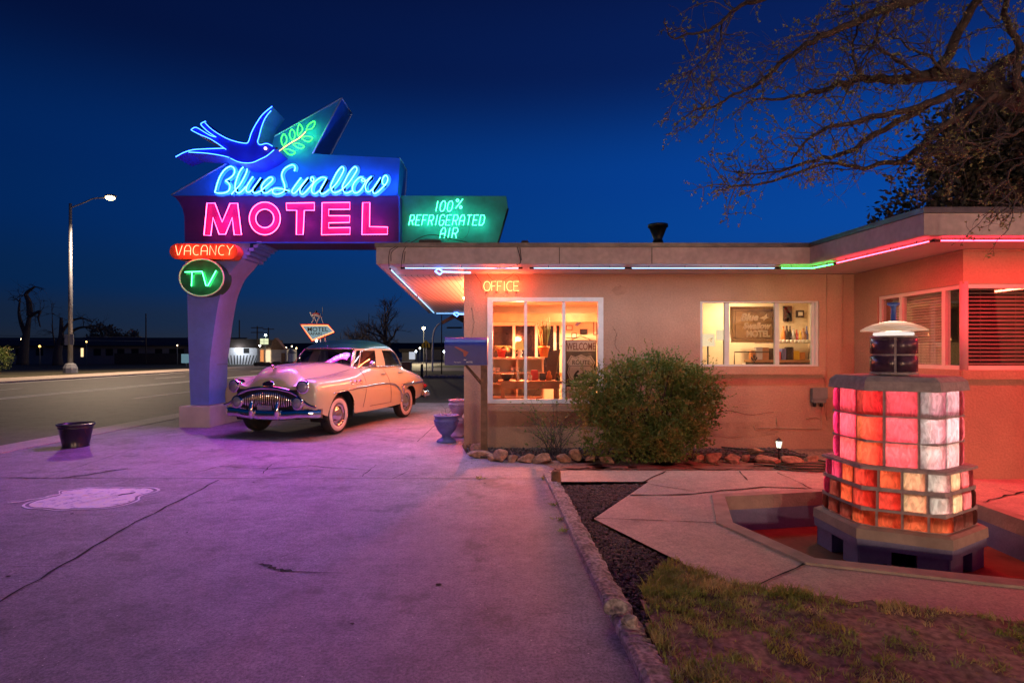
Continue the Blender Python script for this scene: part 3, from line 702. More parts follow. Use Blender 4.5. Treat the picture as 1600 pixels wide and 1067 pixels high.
# loose black cables over the fascia
f = lambda x, y: P(x, y, 7.835)
for lb, sets in (('loose black cables looped over the fascia corner below the big sign', ([(608, 417), (607, 405), (609, 393), (612, 389), (640, 376)], [(611, 408), (612, 394), (625, 384)], [(627, 418), (628, 405), (631, 391), (638, 381)], [(631, 411), (633, 393)])), ('thin black cable drooping from the fascia towards the OFFICE sign', ([(808, 385), (813, 405), (810, 413), (786, 419), (757, 416)], [(812, 384), (815, 407)]))):
    b = MB()
    for pts in sets: b.tube(smooth([f(x, y) for x, y in pts], 5), .0045, 5)
    p = f(*sets[0][0]); tag(b.build('fascia_cable', M['black'], loc=p), lb, 'cable')
# roof furniture
c = P(1028, 366, 11); b = MB()
b.lathe([(.10, 2.94), (.10, 3.62), (.085, 3.62), (.085, 3.66), (.17, 3.88), (.19, 3.88), (.19, 3.93), (0, 3.95)], (c.x, 11, 0), 20)
q = b.build('roof_vent', M['black'], loc=(c.x, 11, 2.94)); tag(q, 'dark flared metal vent pipe standing on the flat roof', 'roof vent')
c = P(820, 378, 8.1); q = MB().box(c.x-.05, c.x+.05, 8.05, 8.15, 2.95, 3.06, bev=.01).build('roof_junction_box', M['bark'], loc=(c.x, 8.1, 2.95)); tag(q, 'small rusty junction box on the roof edge right of the green sign', 'junction box')
q = MB().box(P(656, 0, 8.3).x, P(690, 0, 8.3).x, 8.2, 8.5, 2.95, 3.10, bev=.01).add(*[[], []]).build('roof_transformer', M['black'], loc=(-1.2, 8.3, 2.95)); tag(q, 'dark transformer box on the roof edge before the green sign', 'transformer')
# ------------------------------------------------------------------ the big neon sign
SY = 11.55; ST = .80
def S(px, py, Y=SY): return P(px, py, Y)
def sxz(pts, Y=SY): return [(S(x, y, Y).x, S(x, y, Y).z) for x, y in pts]
zm = lambda pts, s, ox, oy: [(ox+x/s, oy+y/s) for x, y in pts]
MS = thing('motel_sign', 'tall blue neon motel sign with a swallow on a curved pillar', 'neon sign', (S(310, 0).x, SY+.4, 0))
# base block and curved pillar
b = MB(); a0 = S(281.5, 0, 11.5).x; a1 = S(330, 0, 11.5).x
b.box(a0, a1, 11.45, 12.9, -.02, .42, bev=.012); b.build('plinth', M['cream'], MS)
lf = [(297, 633), (295.5, 600), (293, 520), (291.5, 459), (290, 420), (289, 379)]
rt = [(390, 379), (388, 388), (375, 408), (365, 419), (355, 432), (349, 445), (343, 462), (337.5, 490), (333, 519), (329.5, 545), (327, 567), (326, 600), (325.4, 633)]
prof = sxz(lf)+[(v[0], v[2]) for v in smooth([(q[0], 0, q[1]) for q in sxz(rt)], 3)]
b = MB(); b.prism(prof, SY+.02, SY+ST-.05, sm=False)
b.build('pillar', M['pillarblue'], MS)
b = MB(); zj = S(326, 570).z; xr = S(327, 0).x; b.box(xr-.3, xr+.006, SY+.30, SY+ST-.045, zj-.004, zj+.004); b.build('pillar_seam', M['flash'], MS)
# corrugated flare under the cabinet
b = MB(); top = smooth([(q[0], 0, q[1]) for q in sxz([(343, 462), (355, 432), (375, 408), (390, 387), (402, 379)])], 3)
fl = [S(381, 402), S(386, 396), S(392, 390), S(399, 384.5), S(404, 380)]
for i, p in enumerate(fl):
    for yy in (0,):
        b.box(p.x-.04, p.x+.055, SY+.0, SY+ST, p.z-.03, p.z+.035)
b.build('pillar_flare', M['pillarblue'], MS)
# cabinets
up = sxz([(267.6, 304.7), (534, 153.8), (488.2, 240.6), (624.6, 247.2), (624.6, 253), (621, 305.6)])
b = MB(); b.prism(up, SY, SY+ST*.93); b.build('arrow_cabinet', M['signblue'], MS)
lo = sxz([(267.6, 305.6), (274, 309), (280, 316), (285, 326), (288, 338), (288.6, 379.4), (624, 380), (624, 306.4)])
b = MB(); b.prism(lo, SY+.003, SY+ST); b.build('motel_cabinet', M['signviolet'], MS)
b = MB()
e0, e1 = S(288.6, 379.4), S(624, 380); b.box(e0.x, e1.x, SY-.012, SY+.002, e0.z-.012, e0.z+.012)
e0, e1 = S(270, 305.6), S(624, 305.6); b.box(e0.x, e1.x, SY-.010, SY-.001, e0.z-.008, e0.z+.008)
e0 = S(624, 0).x; b.box(e0-.012, e0+.012, SY-.013, SY+.001, S(0, 379).z+.014, S(0, 306.5).z-.012)
b.build('cabinet_trim', M['signblue'], MS)
b = MB(); 
for a, c in (((534, 153.8), (488.2, 240.6)), ((267.6, 304.7), (534, 153.8))):
    b.tube([S(*a), S(*c)], .014, 6)
for a in ((534, 153.8), (488.2, 240.6), (624.6, 247.2)):
    p = S(*a); q = p+Vector((0, ST*.93, 0)); b.tube([p, q], .014, 6)
for a, c in (((534, 153.8), (488.2, 240.6)), ((488.2, 240.6), (624.6, 247.2)), ((624.6, 247.2), (621, 305.6))): b.tube([S(*a)+Vector((0, ST*.93, 0)), S(*c)+Vector((0, ST*.93, 0))], .016, 6)
b.build('arrow_edge', mat('lit_edge_blue', (.25, .45, .85), .4), MS)  # light blue rods stand in for light along the cabinet edges
NY = SY-.075                                                           # neon stands off the face
def nst(b, pts, r=.0075, closed=False, n=6, Y=NY, sm=4):
    q = [S(x, y, Y) for x, y in pts]
    if sm: q = smooth(q, sm, closed)
    b.tube(q, r, n, closed)
# swallow
BT = [(1350,140),(1230,240),(1150,350),(1080,480),(1035,600),(1000,625),(880,605),(760,565),(640,500),(540,430),(468,340),(415,370),(480,450),(612,542),(460,480),(350,415),(288,447),(400,510),(520,560),(620,620),(735,700),(450,695),(310,705),(190,740),(75,805),(250,745),(560,768),(800,825),(900,870),(1010,888),(1100,878),(1200,833),(1280,792),(1405,697),(1355,660),(1280,628),(1190,645),(1160,610),(1175,540),(1210,410),(1260,290),(1362,150)]
BF = 10.98
bp = sxz(zm(BT, 8.421, 265, 150), BF)
b = MB(); bm = bmesh.new(); vs = [bm.verts.new((x, BF, z)) for x, z in bp]
es = [bm.edges.new((vs[i], vs[(i+1) % len(vs)])) for i in range(len(vs))]
bmesh.ops.triangle_fill(bm, use_beauty=True, edges=es); b.bm(bm)
n = len(bp); b.add([(x, BF, z) for x, z in bp]+[(x, SY-.002, z) for x, z in bp], [[i, (i+1) % n, n+(i+1) % n, n+i] for i in range(n)])
SW = b.build('swallow', M['birdblue'], MS)
b = MB(); k = lambda p, **kw: nst(b, zm(p, 8.421, 265, 150), Y=BF-.05, r=.0070, **kw)
k([(475,335),(425,358),(414,382),(480,450),(550,505),(612,543)]); k([(465,355),(540,430),(640,500),(760,565),(880,605),(1000,625),(1040,598),(1080,480),(1150,350),(1230,240),(1350,140)])
k([(612,543),(540,525),(460,480),(350,417),(292,440),(295,457),(400,510),(520,560),(620,620),(742,706)])
k([(80,803),(190,745),(310,710),(450,700),(715,690)]); k([(250,742),(420,750),(560,765),(700,790),(785,812)])
k([(800,822),(900,868),(1010,885),(1100,875),(1200,830),(1280,790),(1375,710)]); k([(1335,195),(1260,290),(1210,410),(1175,540),(1158,605),(1190,645),(1280,628),(1355,665)])
b.build('neon_outline', NE['blue'], SW)
p = S(265+1262/8.421, 150+692/8.421, BF-.03); MB().ball(p, .028, 2).build('eye', emis('eye_lamp', (1, .6, .5), 4), SW)
b = MB(); p = S(265+1400/8.421, 150+690/8.421, BF); b.tube([p, p+Vector((.05, 0, .0))], [.03, .004], 6); b.build('beak', M['black'], SW)
# olive branch
b = MB(); z = lambda p: zm(p, 12.55, 420, 170)
for lf_ in ([(290,735),(250,660),(250,570),(295,495),(345,560),(350,640),(312,700)],[(460,625),(410,540),(415,460),(455,405),(505,470),(510,550),(485,600)],[(570,530),(560,440),(575,360),(605,305),(655,370),(655,430),(600,510)],[(740,405),(770,330),(840,270),(900,255),(890,330),(840,395),(770,410)],[(645,575),(700,545),(790,545),(855,575),(810,640),(750,645),(690,620)],[(480,700),(560,680),(640,705),(695,745),(640,780),(570,770),(510,730)],[(300,810),(380,795),(460,825),(520,855),(460,905),(390,895),(340,850)]):
    nst(b, z(lf_), r=.0062, closed=True, sm=4)
nst(b, z([(720, 455), (742, 425), (750, 405)]), r=.0062)
BR = b.build('olive_branch', NE['leafgreen'], MS)
b = MB(); nst(b, z([(152,972),(138,940),(160,890),(210,830),(310,755),(420,680),(560,600),(650,530),(720,455)]), r=.0066); b.build('stem', NE['amber'], BR)
# script lettering: painted strokes behind a bent tube
SCR = [[(110,590),(125,560),(145,480),(190,350),(250,250),(320,185),(385,165),(435,200),(440,270),(400,330),(340,375),(293,405),(330,430),(365,480),(355,550),(310,592),(230,610),(160,605),(112,592)],
 [(390,628),(450,560),(530,470),(610,330),(650,230),(645,175),(600,168),(540,230),(490,340),(455,460),(453,550),(480,595),(520,602),(570,570),(630,500)],
 [(750,332),(690,420),(645,500),(635,560),(665,592),(710,580),(760,520),(880,350),(810,450),(750,530),(745,580),(780,607),(830,595),(890,560),(970,490),(1050,420),(1080,370),(1045,343),(990,370),(930,430),(893,500),(900,570),(930,603),(980,602),(1030,570),(1070,545)],
 [(1440,240),(1452,175),(1410,138),(1340,160),(1270,210),(1230,290),(1240,370),(1270,450),(1280,530),(1260,580),(1200,615),(1130,628),(1080,598),(1085,548),(1130,528),(1210,535),(1290,550),(1358,575)]]
SC2 = [[(57,352),(-10,440),(-80,540),(-95,590),(-60,612),(0,560),(85,450),(170,355),(100,450),(45,530),(40,590),(70,628),(110,610),(180,540),(250,450),(270,385),(250,340),(220,358),(222,395),(258,420)],
 [(480,365),(420,343),(350,370),(280,430),(240,510),(240,590),(280,618),(330,595),(390,530),(480,365),(430,450),(380,540),(375,595),(410,622),(460,600),(528,550)],
 [(560,535),(650,440),(730,310),(768,220),(755,172),(715,188),(650,270),(590,390),(552,480),(560,550),(600,597),(660,590),(740,545),(850,440),(940,310),(988,220),(970,172),(930,183),(860,270),(790,400),(750,490),(755,555),(790,602),(840,602),(905,568)],
 [(1090,347),(1040,345),(980,390),(930,460),(913,540),(940,597),(990,602),(1050,560),(1100,480),(1130,410),(1102,370),(1065,385),(1085,412),(1140,400),(1230,332),(1160,420),(1130,490),(1140,560),(1180,587),(1240,550),(1310,450),(1382,345),(1290,490),(1250,560),(1270,612),(1320,600),(1400,530),(1480,440),(1502,370),(1480,318),(1440,330),(1410,400),(1425,460),(1470,472)]]
strokes = [zm(s_, 10.667, 325, 245) for s_ in SCR]+[zm(s_, 10.667, 465, 245) for s_ in SC2]
def ribbon(b, pts, w, y, mi=0):
    n = len(pts); vs = []
    for i, p in enumerate(pts):
        d = (pts[min(n-1, i+1)]-pts[max(0, i-1)]); d = d.normalized() if d.length > 1e-6 else Vector((1, 0, 0))
        s_ = Vector((-d.z, 0, d.x))*w
        vs += [(p.x+s_.x, y, p.z+s_.z), (p.x-s_.x, y, p.z-s_.z)]
    b.add(vs, [[2*i, 2*i+2, 2*i+3, 2*i+1] for i in range(n-1)], mi)
b1, b2, b3 = MB(), MB(), MB()
for i, st in enumerate(strokes):
    q = smooth([S(x+1.6, y+1.2) for x, y in st], 5)
    ribbon(b1, q, .064, SY-.004-.0004*i); ribbon(b2, q, .052, SY-.009-.0004*i)
    nst(b3, st, r=.0080, sm=5)
LT = b2.build('script_lettering', M['lettercyan'], MS)
b1.build('script_outline', M['birdblue'], LT); b3.build('neon_tube', NE['cyan'], LT)
# MOTEL
ZL = lambda p: zm(p, 3.81, 240, 130)
LET = [[(300,905),(318,715),(365,715),(408,828),(455,717),(500,716),(523,903),(480,903),(468,800),(428,900),(390,900),(354,800),(340,908)], None,
 [(790,715),(957,713),(957,758),(897,758),(890,902),(850,902),(852,758),(792,757)],
 [(1003,713),(1168,711),(1168,752),(1042,752),(1042,790),(1168,790),(1166,830),(1042,832),(1042,862),(1170,860),(1168,900),(1000,903)],
 [(1245,712),(1287,712),(1285,855),(1393,857),(1392,900),(1240,902)]]
for i, L in enumerate(LET):
    if L is None:
        oc = lambda rx, ry: [(240+(662+rx*cos(t))/3.81, 130+(806+ry*sin(t))/3.81) for t in [j*2*pi/40 for j in range(40)]]
        o_, i_ = oc(92, 97), oc(54, 55); b = MB(); n = 40
        po, pi_ = sxz(o_), sxz(i_)
        for yy, fl_ in ((SY-.03, False),): b.add([(x, yy, z_) for x, z_ in po]+[(x, yy, z_) for x, z_ in pi_], [[j, (j+1) % n, n+(j+1) % n, n+j] for j in range(n)])
        b.add([(x, SY-.03, z_) for x, z_ in po]+[(x, SY+.002, z_) for x, z_ in po], [[j, n+j, n+(j+1) % n, (j+1) % n] for j in range(n)])
        b.add([(x, SY-.03, z_) for x, z_ in pi_]+[(x, SY+.002, z_) for x, z_ in pi_], [[j, (j+1) % n, n+(j+1) % n, n+j] for j in range(n)])
        loops = [o_, i_]
    else:
        b = MB(); pl = sxz(ZL(L)); bm = bmesh.new(); vs = [bm.verts.new((x, SY-.03, z_)) for x, z_ in pl]
        bmesh.ops.triangle_fill(bm, use_beauty=True, edges=[bm.edges.new((vs[j], vs[(j+1) % len(vs)])) for j in range(len(vs))]); b.bm(bm); n = len(pl)
        b.add([(x, SY-.03, z_) for x, z_ in pl]+[(x, SY+.002, z_) for x, z_ in pl], [[j, (j+1) % n, n+(j+1) % n, n+j] for j in range(n)])
        loops = [ZL(L)]
    lt = b.build('letter', M['letterpink'], MS); b = MB()
    for lp in loops: nst(b, lp, r=.0075, closed=True, sm=0, Y=SY-.10)
    b.build('neon_tube', NE['pink'], lt)
# VACANCY pill
VF = SY-.24; c = S(318, 392.8, VF); hw, hh = 53*VF/FX, 12.2*VF/FX
pl = [(c.x+(hw-hh)*(1 if cos(t) > 0 else -1)+hh*cos(t), c.z+hh*sin(t)) for t in [(j+.5)*2*pi/40 for j in range(40)]]
b = MB(); b.prism(pl, VF, SY+.3); VP_ = b.build('vacancy_panel', M['vacred'], MS)
b = MB(); x0 = S(273, 0, VF).x; k_ = VF/FX
letters(b, 'VACANCY', S(273.5, 0, VF-.06).x, S(0, 398.6, VF-.06).z, 14.8*k_, [10.3*k_, 9.6*k_, 8.6*k_, 9.6*k_, 9.6*k_, 8.6*k_, 10*k_], 3.9*k_, VF-.06, .0058, .06)
b.build('neon_lettering', NE['vacancy'], VP_)
# TV oval
TF = SY-.22; c = S(315.2, 434.1, TF); rx, rz = 34.6*TF/FX, 29*TF/FX
pl = [(c.x+rx*cos(t), c.z+rz*sin(t)) for t in [j*2*pi/48 for j in range(48)]]
b = MB(); b.prism(pl, TF, SY+.1); TV = b.build('tv_panel', M['tvgreen'], MS)
b = MB(); b.tube([(x, TF-.008, z_) for x, z_ in pl], .016, 8, True); b.build('rim', M['cream'], TV)
b = MB(); zt = lambda p: zm(p, 8.889, 255, 370)
for s_ in ([(300,490),(540,482)], [(400,490),(393,685)], [(540,482),(595,680),(620,680),(735,470)]):
    nst(b, zt(s_), r=.0070, sm=0, Y=TF-.06)
b.build('neon_lettering', NE['tv'], TV)
b = MB()
for s_ in ([(318,505),(560,500)], [(418,505),(411,690)], [(560,498),(612,684),(637,684),(752,476)]):
    ribbon(b, [S(x, y, TF) for x, y in zt(s_)], .03, TF-.004)
b.build('painted_lettering', mat('tv_letter', (.06, .42, .2), .5), TV)
# refrigerated air panel on the roof
AF = 11.85
pa = sxz([(625.5, 306), (791, 306.5), (793.8, 326), (772, 400), (766, 437), (625.5, 437)], AF)
AP = thing('refrigerated_air_sign', 'teal metal panel with green neon lettering standing on the office roof', 'neon sign', (S(700, 0, AF).x, AF+.2, 2.95))
b = MB(); b.prism(pa, AF, AF+.35); pn = b.build('panel', M['signteal'], AP)
b = MB(); e0, e1 = S(793.8, 326, AF), S(772, 400, AF); b.tube([e0, e1], .02, 6); b.build('panel_edge', M['black'], AP)
b = MB(); k_ = AF/FX; AN = AF-.06; sx = lambda x, y: S(625+x/8.889, 300+y/8.889, AN)
def row(txt, x, ybot, hpx, wpx, gap, sh):
    letters(b, txt, sx(x, ybot).x, sx(x, ybot).z, hpx/8.889*k_, [w_/8.889*k_ for w_ in wpx], gap/8.889*k_, AN, .0058, sh)
row('100', 485, 268, 138, [26, 62, 62], 38, .20); row('%', 765, 232, 132, [96], 0, .12)
row('REFRIGERATED', 122, 462, 140, [58, 56, 56, 60, 30, 60, 62, 62, 62, 62, 60, 60], 31, .20)
row('AIR', 552, 640, 140, [62, 34, 66], 34, .20)
b.build('neon_lettering', NE['air'], pn)
b = MB()
for pts in ([(820, 500), (890, 480), (960, 475), (950, 560), (920, 620), (870, 655), (820, 640), (785, 610)], [(560, 320), (600, 290), (660, 300), (740, 255), (800, 240)]):
    b.tube(smooth([sx(x, y) for x, y in pts], 5), .004, 5)
b.tube(smooth([sx(x, y) for x, y in [(100, 740), (250, 650), (400, 598), (560, 610), (700, 650), (850, 680), (1000, 720)]], 5), .010, 6)
b.build('loose_wire', M['black'], AP)
# the light the sign throws forward (the tubes' own glow on the forecourt)
area_light('sign_glow_pink', S(455, 343, SY-.2), (-4.6, 7.2, -1.0), 3.4, .6, (1, .04, .40), GLOW*.9, MS, radians(130))
area_light('sign_glow_blue', S(470, 280, SY-.2), (-4.6, 6.6, -1.0), 3.2, .7, (.17, .10, 1), GLOW*2.1, MS, radians(130))
for x_, y_, Y_, c_, p_ in ((455, 222, SY-.22, (.05, 1, .15), 7), (480, 203, SY-.22, (.05, 1, .15), 7), (292, 392, VF-.16, (1, .10, .03), 4), (345, 392, VF-.16, (1, .10, .03), 4), (315, 434, TF-.2, (.05, 1, .3), 3)): point_light('tube_glow', S(x_, y_, Y_), c_, p_, .04, MS)
for x_ in range(345, 620, 30): point_light('tube_glow', S(x_, 285, SY-.22), (.04, .22, 1), 4.5, .04, MS)
for x_ in (345, 412, 474, 535, 585): point_light('tube_glow', S(x_, 343, SY-.24), (1, .03, .42), 3.6, .04, MS)
for x_, y_ in ((340, 205), (370, 235), (415, 200), (395, 240), (300, 240)): point_light('tube_glow', S(x_, y_, BF-.2), (.03, .12, 1), 1.6, .04, MS)
for x_, y_ in ((665, 345), (705, 345), (750, 345), (705, 325)): point_light('tube_glow', S(x_, y_, AF-.25), (.04, 1, .62), 5, .04, AP)
# ------------------------------------------------------------------ 1950s sedan (own axes: x forward, y to its left, z up)
CF = Vector((-.267, -.964, 0)).normalized(); CLf = Vector((-CF.y, CF.x, 0))
CO = Vector((-3.69, 12.17, 0))
CAR = thing('parked_car', 'cream and dark green rounded vintage sedan parked beside the sign pillar', 'car', CO, None, math.atan2(CF.y, CF.x))
KX, KY, KZ = 1.0, 1.05, 1.06
def K(x, y, z): return (x if x < 1.85 else 1.85+(x-1.85)*.52, y*KY, z*KZ)
def cb(b, name, m, parent=CAR): return b.build(name, m, parent, local=True)
ST_ = [(2.44, [(0,.90),(.20,.885),(.40,.80),(.62,.875),(.76,.84),(.83,.72),(.82,.58),(.77,.50)]),
 (2.40, [(0,.98),(.22,.965),(.44,.835),(.655,.93),(.81,.885),(.885,.745),(.88,.56),(.83,.46)]),
 (2.20, [(0,1.09),(.25,1.07),(.49,.89),(.68,.975),(.85,.925),(.935,.76),(.93,.56),(.90,.42)]),
 (1.9, [(0,1.165),(.27,1.145),(.52,.945),(.70,.99),(.87,.935),(.955,.77),(.95,.55),(.93,.36)]),
 (1.4, [(0,1.205),(.30,1.185),(.56,1.0),(.72,1.0),(.88,.945),(.965,.78),(.96,.55),(.94,.34)]),
 (0.9, [(0,1.225),(.36,1.205),(.62,1.07),(.755,1.03),(.89,.955),(.97,.78),(.965,.55),(.93,.32)]),
 (0.5, [(0,1.225),(.42,1.21),(.70,1.13),(.80,1.075),(.90,.965),(.97,.78),(.96,.55),(.92,.31)]),
 (-.5, [(0,1.20),(.42,1.20),(.72,1.145),(.815,1.085),(.90,.97),(.965,.78),(.96,.55),(.92,.31)]),
 (-1.0, [(0,1.20),(.42,1.19),(.71,1.135),(.815,1.08),(.91,.98),(.975,.80),(.97,.57),(.93,.33)]),
 (-1.4, [(0,1.16),(.40,1.15),(.67,1.09),(.80,1.045),(.92,.97),(.985,.82),(.975,.6),(.94,.36)]),
 (-1.9, [(0,1.06),(.36,1.05),(.61,1.0),(.765,.965),(.89,.91),(.955,.78),(.945,.58),(.90,.38)]),
 (-2.3, [(0,.92),(.32,.91),(.55,.88),(.71,.865),(.83,.83),(.89,.73),(.88,.56),(.84,.42)]),
 (-2.5, [(0,.76),(.28,.76),(.49,.745),(.64,.735),(.75,.715),(.81,.66),(.80,.55),(.76,.45)]),
 (-2.56, [(0,.66),(.25,.66),(.44,.655),(.58,.65),(.68,.64),(.74,.61),(.73,.55),(.70,.50)])][::-1]
def profile(x, n=44):
    i = 0
    while i < len(ST_)-2 and ST_[i+1][0] < x: i += 1
    g = lambda k: ST_[max(0, min(len(ST_)-1, k))]
    x0, x1 = g(i)[0], g(i+1)[0]; t = max(0, min(1, (x-x0)/(x1-x0)))
    ctl = []
    for k in range(8):
        v = []
        for a in (0, 1):
            p0, p1, p2, p3 = g(i-1)[1][k][a], g(i)[1][k][a], g(i+1)[1][k][a], g(i+2)[1][k][a]
            h = x1-x0
            m1 = (p2-p0)/max(1e-3, (x1-g(i-1)[0]))*h if i > 0 else p2-p1
            m2 = (p3-p1)/max(1e-3, (g(i+2)[0]-x0))*h if i+2 < len(ST_) else p2-p1
            t2, t3 = t*t, t*t*t
            v.append((2*t3-3*t2+1)*p1+(t3-2*t2+t)*m1+(-2*t3+3*t2)*p2+(t3-t2)*m2)
        ctl.append(Vector((v[0], v[1], 0)))
    pts = smooth(ctl, 6)
    return pts
AX = (1.40, -1.40); WR = .335
def arch(x):
    z = 0
    for a, r in ((AX[0], .43), (AX[1], .40)):
        d = abs(x-a)
        if d < r: z = max(z, .335+sqrt(r*r-d*d)*(.98 if a > 0 else .88))
    return z
def side_y(x, z):
    pts = profile(x); best = None
    for a, c in zip(pts[len(pts)//3:], pts[len(pts)//3+1:]):
        if (a.y-z)*(c.y-z) <= 0 and abs(a.y-c.y) > 1e-6: best = lerp(a.x, c.x, (z-a.y)/(c.y-a.y))
    return best if best is not None else pts[-1].x
xs = []
x = -2.56
while x < 2.441: xs.append(x); x += .025
b = MB(); secs = []
for x in xs:
    pr = profile(x); az_ = arch(x)
    zs = [p.y for p in pr]
    half = []
    for p in pr:
        y, z = p.x, p.y
        if az_ and z < az_: z = az_; y = min(y, side_y(x, az_))if False else y
        half.append((x, y, z))
    secs.append(half)
m = len(secs[0])
for sgn in (1, -1):
    for i in range(len(secs)-1):
        for k in range(m-1):
            q = [secs[i][k], secs[i][k+1], secs[i+1][k+1], secs[i+1][k]]
            q = [K(v[0], v[1]*sgn, v[2]) for v in q]
            if max(abs(q[0][2]-q[1][2]), abs(q[2][2]-q[3][2])) < 1e-5 and q[0][2] < .9*KZ and k > m//2: continue
            b.add(q if sgn < 0 else q[::-1], [[0, 1, 2, 3]], 0, True)
for sec, rv in ((secs[-1], False), (secs[0], True)):
    lp = [K(*v) for v in sec]+[K(v[0], -v[1], v[2]) for v in sec[::-1]]
    cx = sum((Vector(v) for v in lp), Vector())/len(lp)+Vector((.03 if not rv else -.03, 0, 0))
    for i in range(len(lp)): b.add([lp[i], lp[(i+1) % len(lp)], cx], [[0, 1, 2] if rv else [2, 1, 0]], 0, True)
bm = bmesh.new(); vv = [bm.verts.new(v) for v in b.v]
for f in b.f:
    try: bm.faces.new([vv[i] for i in f]).smooth = True
    except ValueError: pass
bmesh.ops.remove_doubles(bm, verts=bm.verts, dist=.0008); bmesh.ops.recalc_face_normals(bm, faces=bm.faces[:])
b = MB().bm(bm, 0, True); cb(b, 'body', M['carcream'])
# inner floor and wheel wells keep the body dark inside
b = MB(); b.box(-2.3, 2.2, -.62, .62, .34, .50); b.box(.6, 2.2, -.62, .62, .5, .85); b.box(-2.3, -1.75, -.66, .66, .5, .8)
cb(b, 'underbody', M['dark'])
# cabin shell
LV = [(1.09, .84, -1.86, .815, 3.4), (1.22, .72, -1.76, .79, 3.4), (1.37, .57, -1.62, .745, 3.3), (1.48, .44, -1.46, .70, 3.2), (1.555, .30, -1.28, .635, 3.0), (1.61, .12, -1.10, .54, 2.7), (1.642, -.04, -.90, .42, 2.4), (1.66, -.18, -.70, .27, 2.2), (1.666, -.30, -.55, .10, 2.0)]
ctl = [Vector((a[1], a[2], a[3])) for a in LV]; NT = 240; rows = []
for i in range(len(LV)-1):
    for j in range(6):
        t = j/6; g = lambda k: LV[max(0, min(len(LV)-1, k))]
        rows.append([crom(g(i-1)[q], g(i)[q], g(i+1)[q], g(i+2)[q], t) for q in range(5)])
rows.append(list(LV[-1]))
def cab(r, th, off=0.0):
    z, xf, xr, w, n = r; a = (xf-xr)/2-off; c = (xf+xr)/2; w = w-off
    ct, st = cos(th), sin(th)
    return K(c+a*math.copysign(abs(ct)**(2/n), ct), w*math.copysign(abs(st)**(2/n), st), z)
def kind_of(deg, z):
    d = abs(deg)
    if z > 1.475 or z < 1.125: return 'roof' if z > 1.475 else 'low'
    if d < 40.5: return 'ws' if d > .5 or True else 'low'
    if d < 46: return 'pillar'
    if d > 146: return 'rear' if z < 1.43 and z > 1.15 else 'low'
    if d > 136: return 'low'
    if z > 1.452: return 'low'
    if d < 53.5: return 'vent'
    if d < 55: return 'low'
    if d < 83: return 'fw'
    if d < 90: return 'low'
    if d < 119 and z < 1.452-.0016*max(0, d-104)**1.35: return 'rw'
    if d < 121.5: return 'low'
    if d < 132 and z < 1.42-.0055*(d-110): return 'qw'
    return 'low'
G_ = {}
for i in range(len(rows)-1):
    for k in range(NT):
        t0, t1 = 2*pi*k/NT, 2*pi*(k+1)/NT; dg = math.degrees((t0+t1)/2); dg = dg-360 if dg > 180 else dg
        kd = kind_of(dg, (rows[i][0]+rows[i+1][0])/2)
        side = 'l' if dg > 0 else 'r'
        key = kd if kd in ('roof', 'low', 'ws', 'rear', 'pillar') else kd+side
        if key == 'pillar': key = 'low'
        off = .012 if kd in ('ws', 'rear', 'vent', 'fw', 'rw', 'qw') else 0
        G_.setdefault(key, MB()).add([cab(rows[i], t0, off), cab(rows[i], t1, off), cab(rows[i+1], t1, off), cab(rows[i+1], t0, off)], [[0, 1, 2, 3]], 0, True)
def weld(b, d=.0005):
    bm = bmesh.new(); vv = [bm.verts.new(v) for v in b.v]
    for f in b.f:
        try: bm.faces.new([vv[i] for i in f]).smooth = True
        except ValueError: pass
    bmesh.ops.remove_doubles(bm, verts=bm.verts, dist=d); return MB().bm(bm, 0, True)
cb(weld(G_['roof']), 'roof', M['cargreen']); cb(weld(G_['low']), 'window_surround', M['carcream'])
cb(weld(G_['ws']), 'windshield', M['carglass']); cb(weld(G_['rear']), 'rear_window', M['carglass'])
for key in ('vent', 'fw', 'rw', 'qw'):
    for s_ in 'lr': cb(weld(G_[key+s_]), 'side_window', M['carglass'])
# bright strips round the windscreen and along the belt
b = MB(); th = [radians(d) for d in range(-41, 42, 2)]
r0 = [r for r in rows if r[0] <= 1.125][-1]; r1 = [r for r in rows if r[0] > 1.475][0]
ring_ = [cab(r1, t, -.006) for t in th]+[cab(r, radians(41), -.006) for r in rows[::-1] if 1.125 < r[0] < 1.475]+[cab(r0, t, -.006) for t in th[::-1]]+[cab(r, radians(-41), -.006) for r in rows if 1.125 < r[0] < 1.475]
b.tube(ring_, .011, 6, True); cb(b, 'windshield_trim', M['chrome'])
for sg in (1, -1):
    b = MB(); b.tube([cab(r0, radians(sg*d), -.010) for d in range(44, 138, 3)], .011, 6); cb(b, 'belt_trim', M['chrome'])
# seats, wheel, dash
b = MB(); b.box(-.32, .02, -.70, .70, .62, .84, bev=.05); b.box(-.42, -.28, -.70, .70, .8, 1.27, bev=.05); cb(b, 'front_seat', M['seat'])
b = MB(); b.box(-1.25, -.85, -.70, .70, .62, .86, bev=.05); b.box(-1.36, -1.20, -.66, .66, .8, 1.25, bev=.05); cb(b, 'rear_seat', M['seat'])
b = MB(); b.box(.50, .72, -.72, .72, .95, 1.17, bev=.04); cb(b, 'dashboard', M['cargreen'])
b = MB(); cw = Vector((.34, .40, 1.17)); ax = Vector((-.8, 0, .6)).normalized(); u = Vector((0, 1, 0)); w = ax.cross(u)
b.tube([cw+(u*cos(t)+w*sin(t))*.21 for t in [j*2*pi/28 for j in range(28)]], .013, 6, True)
for t in (pi*.1, pi*.9, pi*1.5): b.tube([cw, cw+(u*cos(t)+w*sin(t))*.21], .009, 5)
b.tube([cw, cw-ax*.3], .02, 6); cb(b, 'steering_wheel', M['black'])
